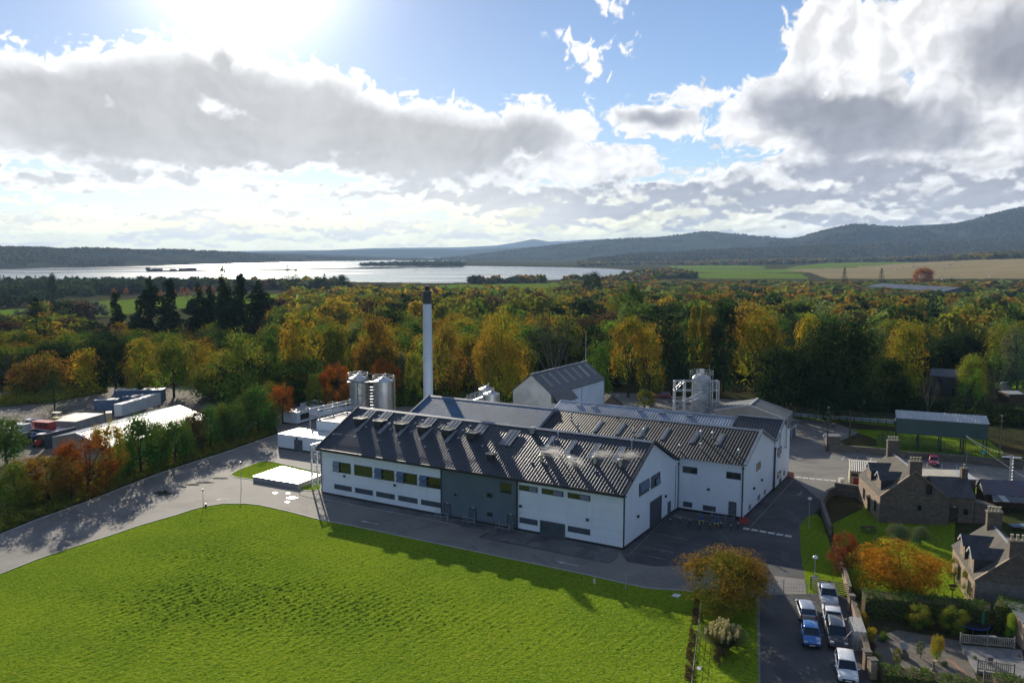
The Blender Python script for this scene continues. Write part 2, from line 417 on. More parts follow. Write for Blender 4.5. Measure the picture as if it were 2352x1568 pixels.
M['brickpath'] = mat('red_brick_paving', (.36, .21, .15), .85, var=.2, scale=3, fine=.3)
M['deck'] = mat('grey_decking', (.24, .235, .23), .7, var=.2, scale=2, fine=.3)
M['earth'] = mat('bare_earth', (.13, .10, .07), .95, var=.3, scale=1, fine=.4)
M['lampglass'] = mat('pale_lamp_cover', (.7, .7, .7), .3)

def stone_mat(name, c1, c2, mortar, s=(1.4, 3.2)):
    m = bpy.data.materials.new(name); m.use_nodes = True; t = NT(m.node_tree); b = t.n['Principled BSDF']
    g = t.new('ShaderNodeNewGeometry'); sp = t.new('ShaderNodeSeparateXYZ'); t.l.new(g.outputs['Position'], sp.inputs[0])
    h = t.m('ADD', t.m('MULTIPLY', sp.outputs[0], .8), t.m('MULTIPLY', sp.outputs[1], .8))
    cb = t.new('ShaderNodeCombineXYZ'); t.l.new(h, cb.inputs[0]); t.l.new(sp.outputs[2], cb.inputs[1])
    br = t.new('ShaderNodeTexBrick'); t.l.new(cb.outputs[0], br.inputs['Vector'])
    br.inputs['Color1'].default_value = (*c1, 1); br.inputs['Color2'].default_value = (*c2, 1); br.inputs['Mortar'].default_value = (*mortar, 1)
    br.inputs['Scale'].default_value = 1; br.inputs['Brick Width'].default_value = .62; br.inputs['Row Height'].default_value = .27
    br.inputs['Mortar Size'].default_value = .02; br.inputs['Bias'].default_value = 0
    n = t.noise(g.outputs['Position'], 2.2, 5, .65)
    c = t.mix(t.ss(n, .35, .7), t.mix(.5, br.outputs[0], tuple(x * .5 for x in c2)), br.outputs[0]); t.l.new(c, b.inputs['Base Color'])
    b.inputs['Roughness'].default_value = .9
    bp = t.new('ShaderNodeBump'); bp.inputs['Distance'].default_value = .03; t.l.new(n, bp.inputs['Height']); t.l.new(bp.outputs[0], b.inputs['Normal'])
    return m
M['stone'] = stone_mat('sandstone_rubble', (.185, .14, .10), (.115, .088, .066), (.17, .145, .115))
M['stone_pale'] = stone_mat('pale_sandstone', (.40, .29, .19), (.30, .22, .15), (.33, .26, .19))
M['wallstone'] = stone_mat('garden_wall_stone', (.20, .175, .14), (.13, .11, .09), (.18, .16, .13))

def glass_mat(name, col, rough=.06, ior=1.5):
    m = bpy.data.materials.new(name); m.use_nodes = True; b = m.node_tree.nodes['Principled BSDF']
    b.inputs['Base Color'].default_value = (*col, 1); b.inputs['Roughness'].default_value = rough; b.inputs['Specular IOR Level'].default_value = 1.0
    return m
M['glass'] = glass_mat('window_glass', (.02, .025, .02)); M['glass_blue'] = glass_mat('open_sash_glass', (.06, .10, .17), .12)
M['carglass'] = glass_mat('car_glass', (.012, .016, .02), .04)
def car_paint(name, col, metal=.0):
    m = bpy.data.materials.new(name); m.use_nodes = True; t = NT(m.node_tree); b = t.n['Principled BSDF']
    g = t.new('ShaderNodeNewGeometry'); n = t.noise(g.outputs['Position'], 2.0, 3, .6)
    t.l.new(t.mix(t.m('MULTIPLY', n, .25), col, tuple(x * .6 + .03 for x in col)), b.inputs['Base Color'])
    b.inputs['Metallic'].default_value = metal; b.inputs['Roughness'].default_value = .28
    b.inputs['Coat Weight'].default_value = .7; b.inputs['Coat Roughness'].default_value = .06
    return m
M['car_white'] = car_paint('white_car_paint', (.68, .69, .70)); M['car_silver'] = car_paint('silver_car_paint', (.46, .48, .51), .5)
M['car_blue'] = car_paint('blue_car_paint', (.02, .14, .42), .3); M['car_black'] = car_paint('black_car_paint', (.025, .028, .033), .3)
M['car_red'] = car_paint('red_car_paint', (.42, .03, .04), .1)
M['headlight'] = glass_mat('headlight_lens', (.55, .57, .6), .1); M['taillight'] = glass_mat('tail_lamp_lens', (.5, .03, .03), .15)
M['plate_w'] = mat('white_plate', (.7, .7, .68), .5); M['plate_y'] = mat('yellow_plate', (.65, .48, .05), .5)

def leaf_mat(name, attr=None, trans=.29, base=None, vary=.38, turned=True):
    """leaves: colour belongs to the tree (object colour or face attribute), each leaf differs a little"""
    m = bpy.data.materials.new(name); m.use_nodes = True; t = NT(m.node_tree); t.n.remove(t.n['Principled BSDF'])
    out = t.n['Material Output']; g = t.new('ShaderNodeNewGeometry')
    if base: col = None
    elif attr: a = t.new('ShaderNodeAttribute', attribute_name=attr); col = a.outputs['Color']
    else: oi = t.new('ShaderNodeObjectInfo'); col = oi.outputs['Color']
    r = g.outputs['Random Per Island']
    v = t.m('ADD', 1 - vary * .5, t.m('MULTIPLY', r, vary))
    cm = t.new('ShaderNodeCombineXYZ')
    for i in range(3): t.l.new(v, cm.inputs[i])
    c0 = col if col is not None else base
    if attr is None and turned:                     # outer leaves have turned, inner ones are still greener
        tp = t.new('ShaderNodeAttribute', attribute_name='turned'); sc_ = t.new('ShaderNodeSeparateColor'); t.l.new(tp.outputs['Color'], sc_.inputs[0])
        c0 = t.mix(sc_.outputs[0], t.mix(1.0, c0, (.60, 1.12, .95), 'MULTIPLY'), t.mix(1.0, c0, (1.12, .98, .9), 'MULTIPLY'))
    c = t.mix(1.0, c0, cm.outputs[0], 'MULTIPLY')
    # some leaves are greener, some yellower than the rest of the crown
    r2 = t.m('FRACT', t.m('MULTIPLY', r, 37.0))
    c = t.mix(t.m('MULTIPLY', t.ss(r2, .6, 1), .35), c, t.mix(1.0, c, (1.25, 1.05, .5), 'MULTIPLY'))
    c = t.mix(t.m('MULTIPLY', t.ss(r2, .35, 0), .4), c, t.mix(1.0, c, (.62, .95, .8), 'MULTIPLY'))
    d = t.new('ShaderNodeBsdfDiffuse'); tr = t.new('ShaderNodeBsdfTranslucent'); mx = t.new('ShaderNodeMixShader'); 
    t.l.new(c, d.inputs[0]); t.l.new(t.mix(1.0, c, (1.25, 1.15, .7), 'MULTIPLY'), tr.inputs[0]); mx.inputs[0].default_value = trans
    t.l.new(d.outputs[0], mx.inputs[1]); t.l.new(tr.outputs[0], mx.inputs[2])
    t.l.new(mx.outputs[0], out.inputs[0])
    return m
M['leaf'] = leaf_mat('leaves'); M['leaf_attr'] = leaf_mat('leaves_of_the_wood', 'col')
M['needle'] = leaf_mat('needles', trans=.15, vary=.6, turned=False); M['leaf_plain'] = leaf_mat('plain_leaves', turned=False)
# ------------------------------------------------------------------ sky dome carrying the clouds (300 km out, beyond the haze)
def build_sky():
    af = np.arange(-.66, .66, .00125); ac = np.arange(.66 + .02, 2 * math.pi - .66, .02)
    A = np.concatenate([af, ac]); ef = np.arange(-.012, .335, .00125); ec = np.arange(.34, 1.55, .02)
    Em = np.concatenate([ef, ec, [1.569]])
    na, ne = len(A), len(Em); AA, EE = np.meshgrid(A, Em); AAw = (AA + np.pi) % (2 * np.pi) - np.pi
    col, al = clouds(AAw, EE); R = 300000.0
    V = np.stack([R * np.sin(AA) * np.cos(EE), R * np.cos(AA) * np.cos(EE), R * np.sin(EE)], -1).reshape(-1, 3)
    i = np.arange(ne - 1)[:, None] * na + np.arange(na)[None]; j = np.arange(ne - 1)[:, None] * na + (np.arange(na)[None] + 1) % na
    F = np.stack([i, i + na, j + na, j], -1).reshape(-1, 4)
    m = bpy.data.materials.new('clouds'); m.use_nodes = True; t = NT(m.node_tree); t.n.remove(t.n['Principled BSDF'])
    a = t.new('ShaderNodeAttribute', attribute_name='cloud'); e = t.new('ShaderNodeEmission'); tr = t.new('ShaderNodeBsdfTransparent'); mx = t.new('ShaderNodeMixShader')
    t.l.new(a.outputs['Color'], e.inputs[0]); t.l.new(a.outputs['Alpha'], mx.inputs[0]); t.l.new(tr.outputs[0], mx.inputs[1]); t.l.new(e.outputs[0], mx.inputs[2])
    t.l.new(mx.outputs[0], t.n['Material Output'].inputs[0]); m.cycles.emission_sampling = 'NONE'
    o = np_mesh('sky', V, F, [m], attrs={'cloud': ('POINT', np.concatenate([col, al[..., None]], -1).reshape(-1, 4))}, smooth=True)
    tag(o, kind='structure')
build_sky()
cam.clip_end = 700000

# ------------------------------------------------------------------ terrain
SEA = -16.0
WATER = [(-400, 648), (450, 648), (700, 651), (760, 648), (1000, 652), (1100, 650), (1300, 643), (1380, 638), (1440, 634), (1475, 629), (1470, 622), (1400, 617), (1300, 614),
         (1180, 612), (1060, 610.5), (960, 610), (860, 611), (820, 609), (870, 606), (960, 603.5), (1060, 602), (1070, 596.5), (860, 595.5), (700, 600), (500, 605.5), (300, 611), (0, 618.5), (-400, 624)]
def near_h(x, y):
    d = np.hypot(x, y); u = CX + FX * x / np.maximum(y, 1)
    base = -14.2 * sstep(d, 230, 900)
    up = sstep(u, 1900, 2500) * sstep(d, 1300, 3200) * 44 + sstep(u, 1450, 1900) * sstep(d, 1300, 4200) * 16
    und = (fbm(x, y, .004, 3, .5, 5) * 5) * sstep(d, 900, 2500) * sstep(u, 1450, 1700)
    return base + up + und
ZONES = [   # material index, polygon in picture coordinates
    (1, [(400, 705), (470, 684), (560, 679), (610, 676), (760, 672), (760, 690), (560, 700), (450, 712)]),
    (1, [(-200, 720), (0, 712), (140, 700), (240, 690), (440, 682), (440, 705), (300, 720), (120, 735), (-200, 760)]),
    (1, [(1010, 655), (1100, 652), (1280, 649), (1300, 662), (1280, 680), (1000, 676)]),
    (1, [(300, 688), (460, 678), (500, 676), (500, 682), (330, 694)]),
    (1, [(1535, 610), (1700, 609), (1760, 612), (1755, 617), (1640, 618), (1540, 617)]),
    (1, [(1500, 618), (1640, 618.5), (1800, 618), (1850, 626), (1640, 626), (1540, 622)]),
    (1, [(1580, 628), (1700, 625), (1840, 629), (1860, 640), (1600, 640)]),
    (1, [(1830, 611), (1900, 604), (2000, 602), (2100, 602), (2060, 608), (1960, 613), (1840, 618), (1800, 617)]),
    (2, [(1800, 619), (1960, 614), (2100, 603), (2280, 596), (2700, 588), (2700, 640), (1900, 640), (1860, 626)]),
    (1, [(1920, 593), (2000, 588), (2120, 586), (2110, 590), (2020, 593), (1930, 596)]),
    (2, [(2200, 574), (2500, 566), (2500, 578), (2240, 582)]),
]
def build_ground():
    r = [3.0]
    while r[-1] < 9500: r.append(r[-1] * (1.012 if r[-1] > 150 else 1.05) + (.5 if r[-1] < 20 else 0))
    r = np.array(r); A = np.concatenate([np.arange(-.70, .70, .0032), np.arange(.74, 2 * math.pi - .72, .05)])
    na, nr = len(A), len(r); RR, AA = np.meshgrid(r, A, indexing='ij')
    X, Y = RR * np.sin(AA), RR * np.cos(AA); Z = near_h(X, Y)
    u, v = CX + FX * 0 * X, None
    dzs = CAMZ - SEA; dd = Y * CP + dzs * SP; U = CX + FX * X / np.where(dd > 1, dd, 1); Vv = CY + FX * (-Y * SP + dzs * CP) / np.where(dd > 1, dd, 1)
    wet = inpoly(U, Vv, WATER) & (Y > 200)
    Z = np.where(wet, SEA - 3, Z); Z = np.where((~wet) & (Z < SEA + .8), SEA + .8, Z)
    V = np.stack([X, Y, Z], -1).reshape(-1, 3)
    i = np.arange(nr - 1)[:, None] * na + np.arange(na)[None]; j = np.arange(nr - 1)[:, None] * na + (np.arange(na)[None] + 1) % na
    F = np.stack([i, j, j + na, i + na], -1).reshape(-1, 4)
    C = V[F].mean(1); d = C[:, 1] * CP + (CAMZ - C[:, 2]) * SP
    fu = CX + FX * C[:, 0] / np.where(d > 1, d, 1); fv = CY + FX * (-C[:, 1] * SP + (CAMZ - C[:, 2]) * CP) / np.where(d > 1, d, 1)
    mi = np.zeros(len(F), int)
    for k, poly in ZONES: mi[inpoly(fu, fv, poly) & (C[:, 1] > 250)] = k
    # centre cap
    o = np_mesh('ground', V, F, [M['rough_ground'], M['pasture'], M['stubble']], mi, smooth=True)
    tag(o, kind='structure')
    c = MB().lathe((0, 0, -.3), [(3.2, 0), (3.1, .299)], 60).build('ground_centre', M['rough_ground']); tag(c, kind='structure')
def ground_mat(name, cols, s1=.02, s2=.5, rough=.95, bump=.08):
    m = bpy.data.materials.new(name); m.use_nodes = True; t = NT(m.node_tree); b = t.n['Principled BSDF']; g = t.new('ShaderNodeNewGeometry'); P = g.outputs['Position']
    a = t.noise(P, s1, 5, .6); c = t.noise(P, s2, 5, .65)
    col = t.mix(t.ss(a, .38, .62), cols[0], cols[1]); col = t.mix(t.m('MULTIPLY', t.ss(c, .4, .7), .6), col, cols[2])
    t.l.new(col, b.inputs['Base Color']); b.inputs['Roughness'].default_value = rough; b.inputs['Specular IOR Level'].default_value = 0
    bp = t.new('ShaderNodeBump'); bp.inputs['Distance'].default_value = bump; t.l.new(c, bp.inputs['Height']); t.l.new(bp.outputs[0], b.inputs['Normal'])
    return m
M['rough_ground'] = ground_mat('rough_ground', [(.055, .065, .024), (.07, .058, .03), (.032, .038, .018)], .03, .6)
M['pasture'] = ground_mat('pasture', [(.12, .20, .02), (.13, .17, .025), (.08, .13, .018)], .006, .12)
M['stubble'] = ground_mat('stubble_field', [(.30, .23, .13), (.24, .20, .10), (.20, .17, .09)], .006, .15)
build_ground()
def build_water():
    m = bpy.data.materials.new('firth_water'); m.use_nodes = True; t = NT(m.node_tree); b = t.n['Principled BSDF']
    b.inputs['Base Color'].default_value = (.05, .065, .07, 1); b.inputs['Roughness'].default_value = .16; b.inputs['IOR'].default_value = 1.33
    g = t.new('ShaderNodeNewGeometry'); P = g.outputs['Position']
    n = t.noise(t.vm('MULTIPLY', P, (.4, 1, 1)), .25, 4, .6); n2 = t.noise(t.vm('MULTIPLY', P, (.25, 1, 1)), .006, 4, .6)
    t.l.new(t.m('ADD', .10, t.m('MULTIPLY', t.ss(n2, .40, .62), .16)), b.inputs['Roughness'])
    bp = t.new('ShaderNodeBump'); bp.inputs['Distance'].default_value = .05; bp.inputs['Strength'].default_value = .5; t.l.new(n, bp.inputs['Height']); t.l.new(bp.outputs[0], b.inputs['Normal'])
    o = MB().face([(-16000, 600, SEA), (16000, 600, SEA), (16000, 22000, SEA), (-16000, 22000, SEA)]).build('water', m)
    for p in o.data.polygons:
        if p.normal.z < 0: p.flip()
    tag(o, kind='structure')
build_water()

# ------------------------------------------------------------------ hills: each a real ridge with a front slope, crest and back slope
def hill_mat(name, c, sc=.0012, amt=.5):
    return ground_mat(name, c, sc, sc * 9, bump=6)
HM = {'near': hill_mat('wooded_hill', [(.034, .042, .030), (.070, .066, .036), (.020, .028, .022)], .002),
      'green': hill_mat('farmed_hill', [(.045, .052, .026), (.032, .036, .024), (.075, .085, .03)], .0022),
      'far': hill_mat('far_moor', [(.05, .056, .05), (.06, .062, .05), (.035, .042, .038)], .0008)}
HILLV = {}
def hill(name, crest, foot, d0, slope_len, matname, seed, rough=1.0, base=SEA):
    """crest and foot are picture rows (u, v); foot distance follows from the row unless d0 is given"""
    us = np.arange(crest[0][0], crest[-1][0] + 1, 6.0); cv = np.interp(us, *zip(*crest)); K = 26
    P = []; 
    for u, c in zip(us, cv):
        az_ = math.atan((u - CX) / FX)
        if foot: fr = np.interp(u, *zip(*foot)); df = (CAMZ - base) / max((fr - HOR) / FX, .0030)
        else: df = d0
        dc = df + slope_len; zc = CAMZ - (c - HOR) / FX * dc
        row = []
        for k in range(K + 9):
            s = k / K
            if s <= 1: d = df + slope_len * s; z = base - 2 + (zc - base + 2) * (s ** .8 * .35 + .65 * (math.sin(s * math.pi / 2)) ** 1.6)
            else: d = dc + slope_len * (s - 1) * 1.5; z = zc - (zc - base) * (s - 1) ** 1.2 * 1.6
            row.append((d * math.tan(az_) if False else d * math.sin(az_) / math.cos(az_), d, z, s))
        P.append(row)
    P = np.array(P); x, y, z, s = P[..., 0], P[..., 1], P[..., 2], P[..., 3]
    amp = (z.max() - base) * .10 * rough; sc = 3.2 / slope_len
    z = z + fbm(x, y, sc, 5, .5, seed) * amp * np.sin(np.clip(s, 0, 1) * np.pi) + fbm(x, y, sc * 9, 3, .6, seed + 9) * amp * .10
    n, k = x.shape; V = np.stack([x, y, z], -1).reshape(-1, 3); i = np.arange(n - 1)[:, None] * k + np.arange(k - 1)[None]
    F = np.stack([i, i + k, i + k + 1, i + 1], -1).reshape(-1, 4)
    HILLV[name] = V.reshape(n, k, 3)[:, 1:K]; o = np_mesh(name, V, F, [HM[matname]], smooth=True); tag(o, kind='structure'); return o
hill('hills_left_shore', [(-500, 566), (0, 568), (150, 569.5), (380, 573), (500, 578), (640, 584), (760, 589), (860, 594), (900, 597)],
     [(-500, 628), (0, 618), (300, 611), (500, 606), (700, 601), (900, 597.5)], None, 900, 'near', 3)
hill('hills_left_far', [(440, 582), (520, 579), (640, 580), (800, 587), (900, 590), (1040, 594), (1100, 597)], None, 7000, 1200, 'near', 5)
hill('hills_horizon', [(300, 580), (600, 576), (760, 574.5), (860, 570), (960, 569), (1060, 568), (1140, 564), (1180, 558), (1225, 549.5), (1260, 555), (1300, 554.5), (1340, 551), (1400, 550), (1500, 556)], None, 15500, 2500, 'far', 7, .7)
hill('hills_middle', [(560, 583), (700, 577.5), (860, 573), (1000, 572), (1060, 574), (1150, 570), (1200, 568), (1300, 566), (1400, 562), (1500, 560)], None, 10500, 1500, 'far', 8)
hill('hill_green', [(900, 600), (1000, 594), (1060, 590), (1150, 578), (1220, 570), (1300, 561), (1400, 551), (1500, 545), (1560, 540), (1620, 532), (1680, 537), (1740, 544), (1800, 547), (1900, 549), (2050, 552), (2200, 560), (2400, 565)], None, 6100, 1600, 'green', 11, 1.2)
hill('hill_saddle', [(2050, 522), (2100, 518), (2170, 515), (2220, 508), (2300, 500), (2500, 496)], None, 7400, 1400, 'far', 12)
hill('hill_wooded', [(1760, 560), (1830, 548), (1870, 536), (1920, 523), (1960, 517.5), (2000, 518), (2060, 522), (2130, 522), (2180, 514), (2250, 499), (2300, 486), (2352, 475), (2450, 458), (2700, 430)], None, 5000, 1500, 'near', 14, 1.3)
hill('hill_low_woods', [(1350, 600), (1440, 590), (1520, 584), (1600, 578), (1750, 572), (1900, 566), (2100, 560), (2352, 548), (2700, 530)], None, 4200, 900, 'near', 17, 2.2, base=0)
# breakwater, spit with trees and the long low bridge
def strip(name, pts, width, z0, z1, mt):
    m = MB()
    for a, b in zip(pts[:-1], pts[1:]):
        p, q = at(*a, SEA), at(*b, SEA); n = Vector((-(q - p).y, (q - p).x, 0)).normalized() * width / 2
        m.prism([p - n, q - n, q + n, p + n], z0, z1)
    return m.build(name, mt)
o = strip('breakwater', [(338, 623.2), (480, 622.6), (640, 620.5), (800, 617.5), (900, 615.3), (1000, 613.2), (1062, 611.5)], 14, SEA - 1, SEA + 3.0, M['earth'])
tag(o, 'long low dark breakwater running straight across the silver water', 'breakwater')
for nn, (u, w, h) in zip(('first', 'second', 'third', 'fourth', 'fifth', 'sixth', 'last'), ((340, 10, 9), (352, 30, 4), (362, 26, 5), (398, 16, 4), (420, 20, 5), (436, 18, 6), (442, 22, 7))):
    p = at(u, 623, SEA); o = MB().box((p.x, p.y, SEA + 3 + h / 2), (w, 12, h)).build('pier_building', M['earth']); tag(o, nn + ' low dark shed from the left on the end of the breakwater', 'pier building', 'sheds on the breakwater')
# ------------------------------------------------------------------ yard, lawn and kerbs
def pts(*a): return [at(*p) for p in a]
ASPH = [(-120, 1278), (-60, 1252), (0, 1228), (81, 1195), (198, 1153), (286, 1118), (373, 1085), (459, 1057), (499, 1045), (569, 1021), (638, 997), (630, 965), (650, 930), (900, 912), (1300, 895), (1480, 905), (1640, 915), (1700, 918), (1830, 950),
        (1900, 963), (1950, 983), (1985, 988), (1900, 1026), (2150, 1048), (2420, 1075), (2420, 1160), (2240, 1132), (2215, 1126), (2170, 1106), (2140, 1098), (1990, 1085), (1930, 1118), (1905, 1130), (1897, 1152), (1870, 1180), (1848, 1215), (1842, 1243),
        (1843, 1290), (1852, 1330), (1858, 1362), (1930, 1366), (1952, 1378), (1960, 1402), (1997, 1532), (2012, 1650), (1600, 1650), (-120, 1650)]
M['asphalt'] = mat('wet_asphalt', (.245, .232, .208), .7, col2=(.195, .186, .17), scale=.16, fine=.22, bump=.006, bscale=30, spec=.12)
M['apron'] = mat('concrete_apron', (.17, .17, .165), .6, col2=(.09, .09, .088), scale=.3, fine=.3, bump=.004, bscale=20)
def worn(m_, wet=.35):
    t = NT(m_.node_tree); b = t.n['Principled BSDF']; P = t.new('ShaderNodeNewGeometry').outputs['Position']; src = b.inputs['Base Color'].links[0].from_socket
    a = t.noise(P, .11, 6, .68, 1.2); c = t.noise(t.vm('MULTIPLY', P, (1, .25, 1)), .5, 5, .65); k = t.ss(a, .50, .60)
    col = t.mix(t.m('MULTIPLY', k, wet), src, (.045, .044, .044)); col = t.mix(t.m('MULTIPLY', t.ss(c, .55, .72), .30), col, (.19, .18, .165))
    sp = t.noise(P, 34, 2, .5); col = t.mix(t.m('MULTIPLY', t.ss(sp, .62, .75), .35), col, (.24, .21, .15))
    t.l.new(col, b.inputs['Base Color']); b.inputs['Roughness'].default_value = .78
M['asphalt_dark'] = mat('dark_asphalt', (.085, .085, .085), .6, col2=(.055, .056, .058), scale=.2, bump=.006, bscale=30, spec=.25)
worn(M['asphalt'], .22); worn(M['apron'], .6); worn(M['asphalt_dark'], .5)
M['puddle'] = glass_mat('shallow_puddle', (.05, .05, .05), .05)
sheet_poly('road', pts(*ASPH), .012, M['asphalt'])
sheet_poly('car_park', pts((1425, 1268), (1440, 1290), (1500, 1300), (1600, 1300), (1745, 1318), (1851, 1330), (1843, 1290), (1841, 1243), (1848, 1215), (1868, 1182), (1893, 1156), (1820, 1094), (1700, 1080), (1540, 1100)), .0145, M['asphalt_dark'])
sheet_poly('lane', pts((1745, 1366), (1858, 1363), (1930, 1367), (1952, 1379), (1960, 1403), (1997, 1533), (2012, 1648), (1747, 1648)), .0145, M['asphalt_dark'])
LAWN = [(-120, 1368), (0, 1318.3), (90, 1283), (160, 1259), (239, 1234.6), (320, 1207), (403, 1183.3), (440, 1171), (468, 1163.9), (513, 1156.7), (564, 1156.7), (598, 1160.4), (660, 1174), (735, 1193.6), (804, 1206.5), (950, 1237),
        (1094, 1267), (1200, 1289), (1316, 1313), (1400, 1332), (1487, 1350.8), (1566, 1356), (1640, 1364), (1700, 1366), (1737, 1370), (1737, 1388), (1739, 1450), (1743, 1568), (1746, 1650), (-120, 1650)]
def lawn_mat():
    m = bpy.data.materials.new('mown_grass'); m.use_nodes = True; t = NT(m.node_tree); b = t.n['Principled BSDF']; g = t.new('ShaderNodeNewGeometry'); P = g.outputs['Position']
    a = t.noise(P, .07, 4, .6); c = t.noise(P, 1.6, 5, .65); f = t.noise(P, 9, 3, .6)
    col = t.mix(t.ss(a, .36, .64), (.185, .275, .016), (.135, .225, .015))
    col = t.mix(t.m('MULTIPLY', t.ss(c, .52, .72), .75), col, (.30, .285, .03)); col = t.mix(t.m('MULTIPLY', t.ss(c, .47, .30), .7), col, (.055, .095, .012))  # paler tuft tops and darker dips: shade of the relief put into the colour
    col = t.mix(t.m('MULTIPLY', t.ss(f, .45, .75), .35), col, (.25, .27, .02)); t.l.new(col, b.inputs['Base Color'])
    # mower rows about a metre apart and small dark and pale tufts
    sp = t.new('ShaderNodeSeparateXYZ'); t.l.new(P, sp.inputs[0]); rowc = t.m('SUBTRACT', t.m('MULTIPLY', sp.outputs[1], .588), t.m('MULTIPLY', sp.outputs[0], .809))
    w_ = t.noise(P, .35, 3, .5); row = t.m('SINE', t.m('ADD', t.m('MULTIPLY', rowc, 6.2), t.m('MULTIPLY', w_, 9.0)))
    tf = t.noise(P, 3.6, 3, .75); k_ = t.ss(t.m('ADD', tf, t.m('MULTIPLY', row, .055)), .50, .63); col = t.mix(t.m('MULTIPLY', k_, .62), col, (.055, .105, .012))
    k2 = t.ss(t.m('SUBTRACT', tf, t.m('MULTIPLY', row, .055)), .44, .32); col = t.mix(t.m('MULTIPLY', k2, .5), col, (.32, .36, .06)); t.l.new(col, b.inputs['Base Color'])
    b.inputs['Roughness'].default_value = .95; b.inputs['Specular IOR Level'].default_value = 0
    bp = t.new('ShaderNodeBump'); bp.inputs['Distance'].default_value = .12; t.l.new(t.m('ADD', t.m('MULTIPLY', tf, 1.5), t.m('MULTIPLY', c, 1.2)), bp.inputs['Height']); t.l.new(bp.outputs[0], b.inputs['Normal'])
    # blades let light through: part of the light comes from behind
    tr = t.new('ShaderNodeBsdfTranslucent'); t.l.new(t.mix(1.0, col, (1.5, 1.3, .6), 'MULTIPLY'), tr.inputs[0])
    return m
M['lawn'] = lawn_mat()
lawn_w = pts(*LAWN)
sheet_poly('lawn', lawn_w, .030, M['lawn'])
def edge_dist(x, y, poly):
    d = np.full(x.shape, 1e9); n = len(poly)
    for i in range(n):
        ax_, ay = poly[i][0], poly[i][1]; bx, by = poly[(i + 1) % n][0], poly[(i + 1) % n][1]
        L = (bx - ax_) ** 2 + (by - ay) ** 2; t = np.clip(((x - ax_) * (bx - ax_) + (y - ay) * (by - ay)) / L, 0, 1)
        d = np.minimum(d, np.hypot(x - ax_ - t * (bx - ax_), y - ay - t * (by - ay)))
    return d
def tufts():
    """tussocky turf: tufts in rough mower lines, real relief that catches the low sun"""
    st = .125; x0, x1 = -75, 26; y0, y1 = 62, 122
    xs = np.arange(x0, x1, st); ys = np.arange(y0, y1, st); X, Y = np.meshgrid(xs, ys, indexing='ij')
    ins = inpoly(X, Y, lawn_w); dist = edge_dist(X, Y, lawn_w)
    th = math.radians(54); a = X * math.cos(th) + Y * math.sin(th); b = -X * math.sin(th) + Y * math.cos(th)
    rough = (.5 + .5 * sstep(fbm(X, Y, .045, 3, .5, 91), -.4, .1)) * sstep(dist, 4, 24)
    n1 = gnoise(a * 1.5, b * 2.9, 92); n2 = gnoise(a * 3.2, b * 4.0, 93); n3 = gnoise(X * 3.2, Y * 3.2, 94)
    lines = np.sin(b * 7.0 + fbm(X, Y, .2, 2, .5, 95) * 3)
    h = (np.maximum(n1 * .6 + n2 * 1.0 + lines * .30, -.1) * .16 + np.maximum(n3, 0) * .07) * (.15 + .85 * rough) + .02
    h = np.maximum(h, 0) * sstep(dist, .1, 1.2)
    wob = 0
    V = np.stack([X + n3 * .05, Y + n2 * .05, .028 + h], -1).reshape(-1, 3); nx, ny = X.shape
    i = (np.arange(nx - 1)[:, None] * ny + np.arange(ny - 1)[None]); F = np.stack([i, i + ny, i + ny + 1, i + 1], -1).reshape(-1, 4)
    ok = ins.reshape(-1)[F].all(1)
    o = np_mesh('turf_tussocks', V, F[ok], [M['lawn']], smooth=True)
    tag(o, 'tussocky rough turf covering the middle of the big front lawn', 'grass', kind='stuff')
tufts()
def kerb(name, line, w=.14, h=.10, z=.012, mt='kerb'):
    m = MB(); P = pts(*line) if len(line[0]) == 2 and not isinstance(line[0], Vector) else line
    for a, b in zip(P[:-1], P[1:]):
        n = Vector((-(b - a).y, (b - a).x, 0)).normalized() * w / 2
        m.prism([a - n, b - n, b + n, a + n], z, z + h)
    o = m.build(name, M[mt]); return tag(o, kind='structure')
kerb('lawn_kerb', LAWN[:26])
kerb('verge_kerb', ASPH[1:11])

# puddles on the left road (they mirror the low sun) and leaf litter flecks are left to the material
for i, pl in enumerate([[(560, 1152), (580, 1140), (610, 1134), (640, 1130), (690, 1122), (650, 1140), (600, 1150)]]): pass
def puddle(c, rx, ry, seed):
    r = random.Random(seed); P = []
    for i in range(22):
        t = 2 * math.pi * i / 22; k = .75 + .4 * r.random(); P.append((c[0] + rx * k * math.cos(t), c[1] + ry * k * math.sin(t)))
    o = sheet_poly('puddle', pts(*P), .016, M['puddle'])
puddle((374, 1132), 22, 6, 1); puddle((443, 1113), 18, 2.2, 3); puddle((470, 1108), 26, 2.2, 4); puddle((506, 1098), 20, 2.4, 5)
puddle((603, 1026), 8, 1.6, 6); puddle((415, 1118), 16, 2.2, 7)
